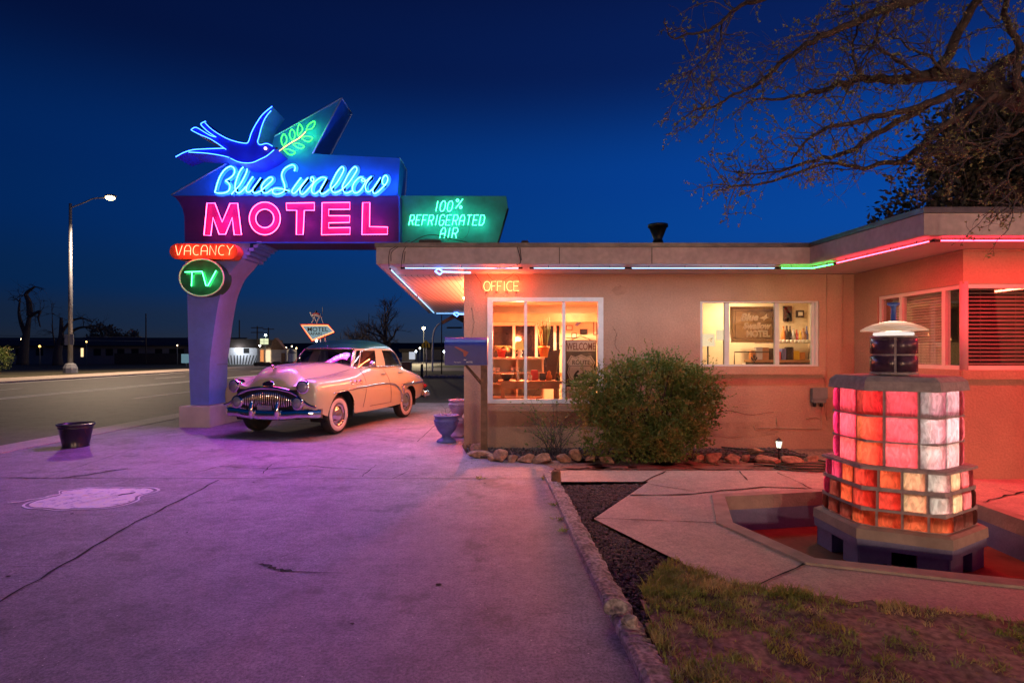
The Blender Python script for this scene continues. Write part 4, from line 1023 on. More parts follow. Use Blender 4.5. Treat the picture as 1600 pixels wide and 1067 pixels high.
# wheels
for xa in AX:
    for sg in (1, -1):
        c = Vector(K(xa, sg*.79, 0)); c.z = .355; R0 = .355; ay = (0, sg, 0)
        wr = MB(); wr.lathe([(.19, -.10), (R0-.05, -.105), (R0-.012, -.085), (R0, -.04), (R0, .04), (R0-.012, .075), (R0-.04, .088), (.19, .085)], c, 40, ay)
        wh = cb(wr, 'wheel', M['rubber'])
        cb(MB().lathe([(R0-.055, .0865), (R0-.060, .094), (.225, .094), (.215, .086)], c, 40, ay), 'whitewall', M['whitewall'], wh)
        cb(MB().lathe([(.216, .08), (.205, .092), (.195, .075), (.17, .062), (.14, .062), (.125, .085), (.10, .098), (.05, .108), (0, .110)], c, 36, ay), 'hubcap', M['chrome'], wh)
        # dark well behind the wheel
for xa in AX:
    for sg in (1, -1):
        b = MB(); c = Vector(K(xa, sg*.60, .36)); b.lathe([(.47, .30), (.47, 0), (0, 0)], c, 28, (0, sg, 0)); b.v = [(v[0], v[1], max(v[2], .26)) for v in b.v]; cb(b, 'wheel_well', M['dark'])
# grille, frame, bullets, bumper
def gx(y): return 2.505-.075*(y/.8)**2
b = MB(); n = 24
pl = [(-.60, .48), (.60, .48), (.62, .60), (.5, .74), (.3, .79), (0, .805), (-.3, .79), (-.5, .74), (-.62, .60)]
b.add([K(gx(y)-.05, y, z) for y, z in pl], [list(range(len(pl)))]); cb(b, 'grille_opening', M['dark'])
gr = MB()
for i in range(25):
    y = -.50+i*1.0/24; zt = .785-.16*(abs(y)/.62)**2.2
    x0 = gx(y)
    gr.tube(smooth([K(x0-.045, y, zt), K(x0+.01, y, zt-.03), K(x0+.035, y, .62), K(x0+.02, y, .53), K(x0-.03, y, .47)], 3), [.011]*13, 6)
cb(gr, 'grille', M['chrome'])
fr_ = [(-.90, .525), (-.80, .545), (-.70, .60), (-.58, .70), (-.42, .775), (-.2, .815), (0, .825), (.2, .815), (.42, .775), (.58, .70), (.70, .60), (.80, .545), (.90, .525)]
b = MB(); q = smooth([K(gx(y)-.0, y, z) for y, z in fr_], 4); b.tube(q, [.022+.016*sin(pi*i/(len(q)-1)) for i in range(len(q))], 8); cb(b, 'grille_frame', M['chrome'])
for sg in (1, -1):
    y = sg*.585; c = K(gx(y)-.02, y, .585)
    b = MB(); b.lathe([(.125, -.05), (.125, .03), (.115, .06), (.09, .065)], c, 24, (1, 0, 0)); pk = cb(b, 'parking_light', M['chrome'])
    cb(MB().lathe([(.09, .06), (.07, .085), (.03, .098), (0, .10)], c, 24, (1, 0, 0)), 'lens', M['lens'], pk)
bp_ = []
b = MB()
for i in range(41):
    y = -.94+1.88*i/40; a = abs(y)/.94
    xo = 2.60-.20*a**2-.30*max(0, a-.86)/.14*.6
    dip = .028*(1-min(1, a/.62)**4)
    zc = .415-dip; hgt = .075+.02*(1-a)
    sec = [(-.05, hgt), (-.008, hgt*.98), (.016, hgt*.80), (.031, hgt*.50), (.039, hgt*.12), (.042, -hgt*.25), (.036, -hgt*.62), (.014, -hgt*.93), (-.05, -hgt)]
    bp_.append([K(xo+dx, y, zc+dz) for dx, dz in sec])
for a, c in zip(bp_, bp_[1:]): b.add(a+c, [[k, k+1, 10+k, 9+k] for k in range(8)]+[[8, 0, 9, 17]], 0, True)
b.poly(bp_[0]); b.poly(bp_[-1][::-1])
bpf = cb(b, 'front_bumper', M['chrome'])
for sg in (1, -1):
    b = MB(); y = sg*.25; b.tube(smooth([K(2.62, y, .31), K(2.66, y, .40), K(2.66, y, .50), K(2.63, y, .60), K(2.58, y, .62)], 4), [.03, .034, .036, .038, .04, .042, .042, .042, .04, .038, .036, .034, .03, .026, .022, .018, .01][:17], 10)
    cb(b, 'bumper_guard', M['chrome'], bpf)
MBp = MB(); c = K(2.64, 0, .50); MBp.box(c[0]-.01, c[0]+.006, -.15, .15, c[2]-.035, c[2]+.05, bev=.004); cb(MBp, 'license_plate', M['galv'])
b = MB(); b.box(-2.62, -2.48, -.92, .92, .38, .54, bev=.05); b.tube([K(-2.55, .9, .46), K(-2.35, .98, .46), K(-2.15, .97, .46)], .06, 8); b.tube([K(-2.55, -.9, .46), K(-2.35, -.98, .46), K(-2.15, -.97, .46)], .06, 8); cb(b, 'rear_bumper', M['chrome'])
for sg in (1, -1):
    c = K(2.36, sg*.665, .845); d = (1, sg*.10, 0)
    b = MB(); b.lathe([(.118, -.10), (.122, .055), (.112, .078), (.096, .08)], c, 28, d); hl = cb(b, 'headlight', M['chrome'])
    cb(MB().lathe([(.097, .072), (.08, .096), (.045, .112), (0, .118)], c, 28, d), 'lens', M['lens'], hl)
    c = K(-2.50, sg*.80, .62); b = MB(); b.lathe([(.05, -.02), (.055, .05), (.04, .10), (0, .12)], c, 14, (-1, sg*.3, 0)); cb(b, 'tail_light', M['redlens'])
    # side spear
    def sp(x, z, o=.006): return Vector(K(x, sg*(side_y(x, z)+o), z))
    b = MB(); pth = [(1.72, .725), (1.45, .74), (1.0, .765), (.5, .785), (0, .795), (-.35, .785), (-.6, .75), (-.78, .68), (-.90, .58), (-.97, .47), (-1.0, .38)]
    q = smooth([sp(*p) for p in pth], 4); nn_ = len(q); b.tube(q, [.012+.006*min(1, i/15)+.02*max(0, (i-26)/15) for i in range(nn_)], 6)
    q = smooth([sp(x, z) for x, z in [(-.93, .715), (-1.2, .735), (-1.7, .74), (-2.2, .735), (-2.44, .72)]], 4); b.tube(q, [.034-.020*i/len(q) for i in range(len(q))], 6)
    q = smooth([sp(x, z) for x, z in [(-.96, .40), (-1.02, .55), (-1.0, .70)]], 4); b.tube(q, .035, 6)
    cb(b, 'side_trim', M['chrome'])
    for xp in (1.07, .91, .75):
        zp = .865; b = MB(); c = sp(xp, zp, -.012); b.lathe([(.046, 0), (.050, .018), (.038, .026), (.030, .014)], c, 18, (0, sg*.96, .28)); ph_ = cb(b, 'fender_porthole', M['chrome']); cb(MB().lathe([(.032, .012), (0, .012)], c, 16, (0, sg*.96, .28)), 'bore', M['black'], ph_)
    for xp in (-.22, -.98):
        b = MB(); p = sp(xp, .985, .03); b.tube([sp(xp+.09, .985, 0), sp(xp+.085, .985, .03), p+Vector((0, 0, 0)), sp(xp-.08, .985, .028)], [.012, .012, .011, .009], 6); cb(b, 'door_handle', M['chrome'])
    b = MB()
    for xd in (.52, -.36):
        pts = [sp(xd+(.02 if xd > 0 else -.02)*k, z, .0015) for k, z in enumerate([1.07, 1.0, .9, .8, .7, .6, .5, .40])]; b.tube(pts, .006, 4)
    b.tube([sp(x, .40, .0015) for x in (.38, .1, -.2, -.5)], .004, 4); cb(b, 'door_seam', M['black'])
    b = MB(); b.tube(smooth([K(x, sg*profile(x)[13].x, profile(x)[13].y+.001) for x in (2.30, 2.1, 1.8, 1.4, 1.0, .7)], 4), .004, 4); cb(b, 'hood_seam', M['black'])
b = MB(); b.tube([K(.42, .86, 1.10), K(.44, .97, 1.17)], .010, 6); b.lathe([(.015, -.05), (.06, -.02), (.078, .02), (.07, .025), (0, .025)], K(.43, 1.0, 1.19), 18, (-1, .15, 0)); cb(b, 'side_mirror', M['chrome'])
b = MB(); b.lathe([(.095, 0), (.10, .012), (.085, .02), (0, .022)], (0, 0, 0), 28, (1, 0, .25)); 
b.v = [(v[0]*1+K(2.475, 0, .90)[0]-.02, v[1]*1.25, v[2]*.62+K(0, 0, .885)[2]) for v in b.v]; em_ = cb(b, 'hood_emblem', M['chrome'])
b = MB(); b.lathe([(.075, .02), (0, .026)], (0, 0, 0), 24, (1, 0, .25)); b.v = [(v[0]+K(2.475, 0, .90)[0]-.018, v[1]*1.25, v[2]*.62+K(0, 0, .885)[2]) for v in b.v]; cb(b, 'emblem_field', M['bucket'], em_)
b = MB(); b.tube(smooth([K(2.02, 0, 1.14), K(2.16, 0, 1.17), K(2.24, 0, 1.19), K(2.30, 0, 1.18)], 3), [.014, .018, .022, .026, .028, .026, .022, .018, .014, .008], 8)
b.tube([K(2.2, -.07, 1.155), K(2.24, 0, 1.165), K(2.2, .07, 1.155)], [.006, .014, .006], 6); b.tube([K(2.17, 0, 1.09), K(2.22, 0, 1.18)], .014, 6); cb(b, 'hood_ornament', M['chrome'])
b = MB(); b.tube([K(.36, 0, 1.50), K(.48, 0, 1.75)], [.006, .004], 5); b.lathe([(.02, 0), (.012, .03), (0, .04)], K(.36, 0, 1.50), 10); cb(b, 'antenna', M['chrome'])
for y in (.12, -.12):
    b = MB(); b.tube([cab(r0, radians(y*30), -.03), cab(rows[9], radians(12 if y > 0 else -28), -.02)], .006, 5); cb(b, 'wiper', M['black'])
b = MB(); b.tube([K(x, .50, profile(x)[0].y-.04) for x in (2.2, 2.0)], .003, 4)
# ------------------------------------------------------------------ glass block fountain tower
FC = Vector((3.47, 5.21, 0)); FA = radians(28.5)
FN = Vector((-sin(FA), -cos(FA), 0)); FT = Vector((cos(FA), -sin(FA), 0))
def gblock(name, tint, k=.25):
    m, n, b, out = nodes(name); N = n.nodes.new; L = n.links.new
    b.inputs['Base Color'].default_value = rgba(tint); b.inputs['Roughness'].default_value = .08
    tc = N('ShaderNodeTexCoord'); nz = N('ShaderNodeTexNoise'); nz.inputs['Scale'].default_value = 15; nz.inputs['Detail'].default_value = 3; nz.inputs['Distortion'].default_value = 1.5
    mp = N('ShaderNodeMapping'); mp.inputs['Scale'].default_value = (1.5, 1.5, .6)
    L(tc.outputs['Object'], mp.inputs[0]); L(mp.outputs[0], nz.inputs['Vector'])
    bp = N('ShaderNodeBump'); bp.inputs['Strength'].default_value = .55; bp.inputs['Distance'].default_value = .02
    L(nz.outputs['Fac'], bp.inputs['Height']); L(bp.outputs[0], b.inputs['Normal'])
    rp = N('ShaderNodeValToRGB'); rp.color_ramp.elements[0].position = .38; rp.color_ramp.elements[0].color = rgba(tint, .62); rp.color_ramp.elements[1].position = .62; rp.color_ramp.elements[1].color = rgba(tint, 1.0)
    L(nz.outputs['Fac'], rp.inputs[0])
    t = N('ShaderNodeBsdfTranslucent'); L(rp.outputs[0], t.inputs[0]); L(bp.outputs[0], t.inputs['Normal'])
    b.inputs['Base Color'].default_value = rgba(tint, .25)
    mx = N('ShaderNodeMixShader'); mx.inputs[0].default_value = .82
    L(b.outputs[0], mx.inputs[1]); L(t.outputs[0], mx.inputs[2]); L(mx.outputs[0], out.inputs[0]); return m
BM = {'pink': gblock('glass_pink', (1, .27, .31)), 'red': gblock('glass_red', (1, .16, .12)), 'orange': gblock('glass_orange', (1, .30, .14)),  # tints by column: lamp and neon colour put into the glass
      'clear': gblock('glass_clear', (.86, .90, .92)), 'mag': gblock('glass_magenta', (1, .15, .45)), 'smoke': gblock('glass_smoke', (.30, .12, .10)), 'cream': gblock('glass_cream', (1, .80, .52))}
FT_ = thing('glass_block_fountain', 'tiered fountain tower of glowing pink glass blocks on a blue base', 'fountain', FC)
def hexv(Rr, a0=30):  # corners, seen from above, starting at the right end of the front face
    return [FC+FN*(Rr*cos(radians(a)))+FT*(Rr*sin(radians(a))) for a in (30, 90, 150, 210, 270, 330)]
def hexslab(b, Rr, z0, z1, R2=None, mi=0):
    v0, v1 = hexv(Rr), hexv(R2 or Rr)
    vs = [(p.x, p.y, z0) for p in v0]+[(p.x, p.y, z1) for p in v1]
    b.add(vs, [[0, 1, 2, 3, 4, 5], [11, 10, 9, 8, 7, 6]]+[[(i+1) % 6, i, 6+i, 6+(i+1) % 6] for i in range(6)], mi)
def hexring(b, Ro, Ri, z0, z1):
    vo, vi = hexv(Ro), hexv(Ri)
    for i in range(6):
        j = (i+1) % 6; q = [vo[i], vo[j], vi[j], vi[i]]
        b.add([(p.x, p.y, z0) for p in q]+[(p.x, p.y, z1) for p in q], [[3, 2, 1, 0], [4, 5, 6, 7], [0, 1, 5, 4], [2, 3, 7, 6]])
def block(path, z0, z1, out, mk):
    """pillowed pane: path is the list of plan points along the outside"""
    n = len(path); b = MB(); nv = 7; vs = []
    cx = sum(path, Vector())/n
    for iv in range(nv+2):
        tv = (iv-1)/(nv-1); 
        for iu in range(n+2):
            p = path[max(0, min(n-1, iu-1))]; tu = max(0, min(1, (iu-1)/(n-1)))
            nn = out[max(0, min(n-1, iu-1))]
            edge = iu in (0, n+1) or iv in (0, nv+1)
            d = -.055 if edge else .013*min(1, 5*min(tu, 1-tu))**.5*min(1, 5*min(max(tv, 0), max(1-tv, 0)))**.5
            z = lerp(z0, z1, max(0, min(1, tv))); q = p+nn*d; vs.append((q.x, q.y, z))
    w = n+2
    b.add(vs, [[i*w+j, i*w+j+1, (i+1)*w+j+1, (i+1)*w+j] for i in range(nv+1) for j in range(w-1)], 0, True)
    return b.build('glass_block', BM[mk], FT_)
def tier(Rr, rows, nf, cl, cols, visible):
    hv = hexv(Rr); mort = MB(); g = .010
    for (z0, z1), ccs in zip(rows, cols):
        for i in range(6):
            a, c = hv[i-1], hv[i]; d = (c-a).normalized(); nrm = Vector((d.y, -d.x, 0)); nrm = nrm if nrm.dot((a+c)/2-FC) > 0 else -nrm
            L = (c-a).length; fw = (L-2*cl)/nf
            for k in range(nf):
                s0, s1 = cl+k*fw+g, cl+(k+1)*fw-g
                if i in visible: block([a+d*lerp(s0, s1, t/5) for t in range(6)], z0, z1, [nrm]*6, ccs['f%d%d' % (i, k)] if 'f%d%d' % (i, k) in ccs else ccs['d'])
            # corner block, rounded round the hexagon corner c
            e = hv[(i+1) % 6]; d2 = (e-c).normalized(); n2 = Vector((d2.y, -d2.x, 0)); n2 = n2 if n2.dot((c+e)/2-FC) > 0 else -n2
            if i in visible or (i+1) % 6 in visible:
                p0, p2 = c-d*(cl-g), c+d2*(cl-g); path = []; outs = []
                for t in range(11):
                    t = t/10; path.append(p0*(1-t)**2+c*2*t*(1-t)+p2*t*t); outs.append((nrm*(1-t)+n2*t).normalized())
                block(path, z0, z1, outs, ccs.get('c%d' % i, ccs['d']))
    zb, zt = rows[-1][0], rows[0][1]
    zs = sorted([z for r in rows for z in r])
    bands = [(zb-.03, zb)]+[(zs[2*i+1], zs[2*i+2]) for i in range(len(rows)-1)]+[(zt, zt+.03)]
    for z0, z1 in bands: hexring(mort, Rr-.012, Rr-.09, z0-.002, z1+.002)
    for i in range(6):
        a, c = hv[i-1], hv[i]; d = (c-a).normalized(); nrm = Vector((d.y, -d.x, 0)); nrm = nrm if nrm.dot((a+c)/2-FC) > 0 else -nrm
        L = (c-a).length; fw = (L-2*cl)/nf
        for k in range(nf+1):
            p = a+d*(cl+k*fw)-nrm*.045; mort.obox((p.x, p.y, (zb+zt)/2), d, nrm, (0, 0, 1), g+.002, .036, (zt-zb)/2)
    mort.build('mortar', M['mortar'], FT_)
# face 0 is the front (between corner 5 at its left and corner 0 at its right)
VIS = (0, 1, 2, 5, 4)
U = [{'d': 'pink', 'c5': 'red', 'f00': 'pink', 'c0': 'clear', 'f10': 'clear', 'f50': 'pink', 'c4': 'mag', 'f40': 'mag', 'c1': 'pink'},
     {'d': 'pink', 'c5': 'orange', 'f00': 'pink', 'c0': 'clear', 'f10': 'clear', 'f50': 'pink', 'c4': 'mag', 'f40': 'mag', 'c1': 'pink'},
     {'d': 'pink', 'c5': 'orange', 'f00': 'pink', 'c0': 'clear', 'f10': 'clear', 'f50': 'pink', 'c4': 'mag', 'f40': 'mag', 'c1': 'pink'}]
tier(.512, [(.961, 1.168), (.745, .945), (.532, .729)], 1, .135, U, VIS)
Lw = [{'d': 'pink', 'c5': 'red', 'f00': 'orange', 'f01': 'cream', 'c0': 'clear', 'f10': 'cream', 'f11': 'pink', 'f50': 'mag', 'f51': 'orange', 'c4': 'mag'},
      {'d': 'smoke', 'c5': 'red', 'f00': 'red', 'f01': 'cream', 'c0': 'clear', 'f10': 'cream', 'f11': 'pink', 'f50': 'smoke', 'f51': 'orange', 'c4': 'mag'},
      {'d': 'smoke', 'c5': 'orange', 'f00': 'orange', 'f01': 'orange', 'c0': 'orange', 'f10': 'smoke', 'f11': 'smoke', 'f50': 'smoke', 'f51': 'smoke', 'c4': 'smoke'}]
tier(.570, [(.350, .505)], 2, .12, Lw[:1], VIS)
tier(.588, [(.182, .330)], 2, .12, Lw[1:2], VIS)
tier(.598, [(.040, .160)], 2, .12, Lw[2:], VIS)
b = MB(); hexring(b, .590, .48, .507, .530); b.build('ledge', M['mortar'], FT_)
b = MB(); hexslab(b, .535, 1.172, 1.250, .522); hexslab(b, .522, 1.251, 1.29, .475); b.build('cap', M['mortar'], FT_)
b = MB(); hexslab(b, .662, -.07, .012, .657); hexslab(b, .652, .0125, .030, .62); b.build('plinth_cap', M['poolcream'], FT_)
b = MB(); hexslab(b, .650, -.15, -.0705); 
hv = hexv(.636)
for i in range(6):
    a, c = hv[i-1], hv[i]; d = (c-a).normalized(); nrm = ((a+c)/2-FC).normalized(); L = (c-a).length
    for s0, s1 in ((.0, .24), (L-.22, L)):
        p = a+d*((s0+s1)/2)-nrm*.07; b.obox((p.x, p.y, -.24), d, nrm, (0, 0, 1), (s1-s0)/2, .06, .0895)
b.build('plinth', M['poolblue'], FT_)
b = MB(); hexslab(b, .35, -.33, -.152); b.build('plinth_core', M['dark'], FT_)
b = MB(); q = FC+FN*.5; b.tube([q+Vector((-.15, 0, -.33)), q+Vector((-.05, .1, -.15))], .02, 6); b.tube([q+Vector((.0, 0, -.32)), q+Vector((.1, .12, -.2))], .03, 6); b.build('pump_pipe', M['black'], FT_)
# chimney of dark blocks, shade and finial
cz = FC+Vector((-.02, 0, 0)); s_ = .175
b = MB(); b.lathe([(0, 1.30), (.186, 1.30), (.186, 1.315), (.166, 1.32), (.166, 1.632), (.184, 1.636), (.184, 1.645), (0, 1.645)], (cz.x, cz.y, 0), 40)
b.build('lantern_mortar', M['mortar'], FT_)
dk = mat('lantern_block', (.085, .045, .075), .25, var=.6, scale=9, spec=.35)
for q in range(4):
    for z0_ in (1.322, 1.482):
        b = MB(); vs = []; a0 = math.atan2(FN.y, FN.x)+q*pi/2
        for iv in range(5):
            for iu in range(13):
                a = a0+pi/2*(.035+.93*iu/12); edge = iv in (0, 4) or iu in (0, 12); r = .184 if not edge else .170
                vs.append((cz.x+r*cos(a), cz.y+r*sin(a), z0_+.146*(0, .04, .5, .96, 1)[iv]))
        b.add(vs, [[k*13+m_, k*13+m_+1, (k+1)*13+m_+1, (k+1)*13+m_] for k in range(4) for m_ in range(12)], 0, True); b.build('lantern_block', dk, FT_)
b = MB(); b.lathe([(.14, 1.645), (.16, 1.655), (.155, 1.675), (.10, 1.68)], (cz.x, cz.y, 0), 20); b.build('lantern_collar', emis('lantern_glow', (1, .88, .80), .9), FT_); point_light('lantern_lamp', (cz.x, cz.y, 1.712), (1, .80, .60), 1.6, .01, FT_)
b = MB(); b.lathe([(.0, 1.688), (.20, 1.688), (.262, 1.690), (.256, 1.702), (.21, 1.73), (.14, 1.758), (.06, 1.778), (.0, 1.782)], (cz.x, cz.y, 0), 36); b.build('lantern_shade', leafmat('shade_glass', [(.80, .66, .50), (.85, .80, .74)], .6), FT_)
b = MB(); b.lathe([(.045, 1.772), (.045, 1.783), (.022, 1.79), (.020, 1.90), (.028, 1.915), (.05, 1.925), (.05, 1.945), (0, 1.945)], (cz.x, cz.y, 0), 16); b.build('finial', mat('finial_blue', (.05, .13, .45), .35), FT_)
# lamps inside the tower
for dx, dn, z, col, pw in ((-.16, .0, .85, (1, .10, .22), 1.0), (.16, .02, .85, (1, .92, .85), .36), (0, .05, .62, (1, .45, .35), .55), (-.10, .1, .28, (1, .16, .10), .40), (.2, .1, .30, (1, .85, .65), .55)):
    q = FC+FT*dx+FN*dn; point_light('inner_lamp', (q.x, q.y, z), col, FOUNT*pw, .05, FT_)
# ------------------------------------------------------------------ planting
def value_noise(x, y, s=1.0, seed=0):
    x, y = x*s, y*s; xi, yi = math.floor(x), math.floor(y); fx, fy = x-xi, y-yi
    h = lambda a, c: (sin(a*127.1+c*311.7+seed*17.3)*43758.5453) % 1.0
    u, v = fx*fx*(3-2*fx), fy*fy*(3-2*fy)
    return lerp(lerp(h(xi, yi), h(xi+1, yi), u), lerp(h(xi, yi+1), h(xi+1, yi+1), u), v)
def inside(p, poly):
    r = False; j = len(poly)-1
    for i in range(len(poly)):
        if (poly[i][1] > p[1]) != (poly[j][1] > p[1]) and p[0] < (poly[j][0]-poly[i][0])*(p[1]-poly[i][1])/(poly[j][1]-poly[i][1])+poly[i][0]: r = not r
        j = i
    return r
# lawn of bare earth with tufts
LAWN = [(.70, 1.6), (.72, 3.0), (.80, 3.55), (1.12, 4.08), (1.18, 4.12), (1.35, 3.69), (1.9, 3.45), (2.5, 3.22), (3.2, 3.05), (6.5, 2.4), (6.5, 1.6)]
def lawn_h(x, y): return .035*value_noise(x, y, 2.2)+.02*value_noise(x, y, 7, 3)+.012*value_noise(x, y, 19, 5)-.008
b = MB(); nx, ny = 150, 70; x0, x1, y0, y1 = .60, 6.6, 1.5, 4.2
vs = [(lerp(x0, x1, i/nx), lerp(y0, y1, j/ny), 0) for j in range(ny+1) for i in range(nx+1)]
vs = [(x, y, lawn_h(x, y)) for x, y, z in vs]; fs = []
for j in range(ny):
    for i in range(nx):
        c = (lerp(x0, x1, (i+.5)/nx), lerp(y0, y1, (j+.5)/ny))
        if inside(c, LAWN): fs.append([j*(nx+1)+i, j*(nx+1)+i+1, (j+1)*(nx+1)+i+1, (j+1)*(nx+1)+i])
b.add(vs, fs, 0, True); struct(b.build('lawn_soil', M['dirt']))
b = MB(); n = 0
while n < 42000:
    x, y = R.uniform(.66, 4.6), R.uniform(1.9, 4.25)
    if not inside((x, y), LAWN): n += .02; continue
    near = max(0, 1-(x-.7)/.55)*.9+(.55 if y > 3.15-.12*(x-2.5) and x > 1.6 else 0)+(.9 if y > 3.45 else 0)
    dens = value_noise(x, y, 3.1, 9)*.5+(value_noise(x, y, 13, 2)-.4)*.9+near*.38-.26
    n += .12
    if R.random() > dens: continue
    n += 1; h = R.uniform(.010, .034)*(1+.6*near); a = R.uniform(0, 2*pi); l = R.uniform(.3, 1.6)*h; w = R.uniform(.0018, .0036)
    z = lawn_h(x, y)-.004; d = Vector((cos(a), sin(a), 0)); s_ = Vector((-d.y, d.x, 0))*w; p = Vector((x, y, z))
    b.add([p-s_, p+s_, p+d*l*.45+Vector((0, 0, h*.65))+s_*.7, p+d*l*.45+Vector((0, 0, h*.65))-s_*.7, p+d*l+Vector((0, 0, h))], [[0, 1, 2, 3], [3, 2, 4]])
for k in range(260):                                                    # straw lying about
    x, y = R.uniform(.8, 4), R.uniform(2.0, 3.6)
    if not inside((x, y), LAWN): continue
    a = R.uniform(0, pi); l = R.uniform(.02, .06); d = Vector((cos(a), sin(a), R.uniform(0, .3)))*l; p = Vector((x, y, lawn_h(x, y)+.005)); s_ = Vector((-d.y, d.x, 0)).normalized()*.0018
    b.add([p-s_, p+s_, p+d+s_, p+d-s_], [[0, 1, 2, 3]])
struct(b.build('grass', M['grass']), 'stuff')
b = MB()
for k in range(900):
    x, y = R.uniform(.75, 4.2), R.uniform(1.95, 3.9)
    if inside((x, y), LAWN):
        p = Vector((x, y, lawn_h(x, y)+R.uniform(.002, .012))); a = R.uniform(0, 6.28); d = Vector((cos(a), sin(a), R.uniform(-.2, .5))); s_ = Vector((-d.y, d.x, R.uniform(-.4, .4))); r = R.uniform(.004, .012)
        b.add([p, p+(d+s_*.5)*r, p+d*r*2, p+(d-s_*.5)*r], [[0, 1, 2, 3]])
struct(b.build('leaf_litter', leafmat('dry_leaf', [(.20, .11, .05), (.34, .22, .11), (.10, .06, .04)], .1)), 'stuff')
# gravel
bm = bmesh.new(); bmesh.ops.create_icosphere(bm, subdivisions=1, radius=1); ico_v = [v.co.copy() for v in bm.verts]; ico_f = [[v.index for v in f.verts] for f in bm.faces]; bm.free()
def stone(b, p, r, sub=None, flat=.6, jit=.25):
    a = R.uniform(0, 6.28); ca, sa = cos(a), sin(a); sx, sy = R.uniform(.7, 1.3), R.uniform(.6, 1.1); vs = []
    for v in ico_v:
        k = r*(1+R.uniform(-jit, jit)); x, y = v.x*sx*k, v.y*sy*k
        vs.append((p[0]+x*ca-y*sa, p[1]+x*sa+y*ca, p[2]+v.z*k*flat))
    b.add(vs, ico_f)
BED1 = [(.60, 2.9), (.60, 5.0), (.56, 6.50), (1.55, 6.56), (.69, 5.16), (1.17, 4.10), (.82, 3.6), (.75, 3.0)]
BED2 = [(-.62, 8.3), (-.45, 8.12), (.0, 7.97), (4.1, 7.97), (4.25, 8.3), (4.15, 8.88), (-.70, 8.88)]
struct(MB().poly([(p[0], p[1], -.012) for p in BED1]).build('gravel_base', M['crack'])); struct(MB().poly([(p[0], p[1], .015) for p in BED2]).build('planting_bed', M['crack']))
for bed, cnt, z, rr, nm in ((BED1, 5200, -.010, (.007, .017), 'gravel'), (BED2, 3600, .018, (.010, .022), 'gravel')):
    b = MB(); k = 0; xs_ = [p[0] for p in bed]; ys_ = [p[1] for p in bed]
    while k < cnt:
        p = (R.uniform(min(xs_), max(xs_)), R.uniform(min(ys_), max(ys_)))
        if inside(p, bed): stone(b, (p[0], p[1], z+R.uniform(0, .012)), R.uniform(*rr)); k += 1
    struct(b.build(nm, M['gravel']), 'stuff')
# border rocks
def rock(px, py, w, h, label, dz=0, m='rock'):
    c = G(px, py, .02); s = c.y/FX; rw, rh = w*s/2, h*s/2; rr = random.Random(int(px*7+py))
    bm = bmesh.new(); bmesh.ops.create_icosphere(bm, subdivisions=3, radius=1)
    cuts = [(Vector((rr.gauss(0, 1), rr.gauss(0, 1), rr.gauss(0, .8))).normalized(), rr.uniform(.40, .72)) for _ in range(11)]
    for v in bm.verts:
        for nn, d in cuts:
            t = v.co.dot(nn)-d
            if t > 0: v.co -= nn*t*.98
        v.co += Vector((rr.uniform(-1, 1), rr.uniform(-1, 1), rr.uniform(-1, 1)))*.018
        v.co = Vector((v.co.x*rw*1.18, v.co.y*rw*.85, v.co.z*rh*1.2))
    c.z = rh*.72+.0+dz; b = MB().bm(bm, 0, False, Matrix.Translation(c))
    o = b.build('border_rock', M[m], loc=(c.x, c.y, max(0, dz))); tag(o, label, 'rock', 'rocks edging the planting bed'); return o
for a in [(732, 699, 22, 16, 'rust coloured rock against the building corner at the bed end'), (736, 690, 26, 9, 'flat rock tilted on top beside the building corner', .10), (745, 704, 24, 20, 'tan rock just left of the mailbox post'),
          (749, 712, 40, 16, 'wide pale grey rock at the foot of the mailbox post'), (768, 717, 20, 10, 'small dark rock right of the pale grey rock'), (781, 718, 26, 20, 'orange pointed rock right of the mailbox post'),
          (801, 719, 20, 15, 'whitish angular rock below the office window'), (823, 720, 26, 15, 'pinkish slanted rock below the office window'), (849, 720, 40, 20, 'largest flat topped rock below the office window'),
          (881, 720, 24, 14, 'squat brown rock left of the big bush'), (900, 718, 28, 20, 'dark rounded rock left of the big bush'), (923, 719, 22, 13, 'small red rock at the left foot of the big bush'),
          (949, 721, 28, 12, 'shaded low rock in front of the big bush'), (977, 719, 22, 10, 'small tan rock in front of the big bush'), (1068, 718, 18, 13, 'small rock at the right foot of the big bush'),
          (1091, 720, 24, 15, 'dark red rock right of the big bush'), (1117, 721, 26, 20, 'rounded pink rock right of the big bush'), (1146, 722, 34, 19, 'broad brown rock left of the path light'),
          (1167, 720, 16, 14, 'small upright rock left of the path light'), (1182, 712, 26, 13, 'flat rock resting behind the path light row', .05), (1202, 722, 38, 17, 'orange rock immediately left of the path light'),
          (1240, 722, 34, 18, 'bright orange wedge rock right of the path light'), (1266, 720, 26, 14, 'last orange rock beside the coiled hose')]:
    rock(*a)
for a in [(962, 962, 34, 26, 'violet grey stone sitting on the kerb beside the grass'), (984, 985, 26, 24, 'pale leaning stone wedge at the kerb beside the grass')]: rock(a[0], a[1], a[2], a[3], a[4], .03, 'kerb')
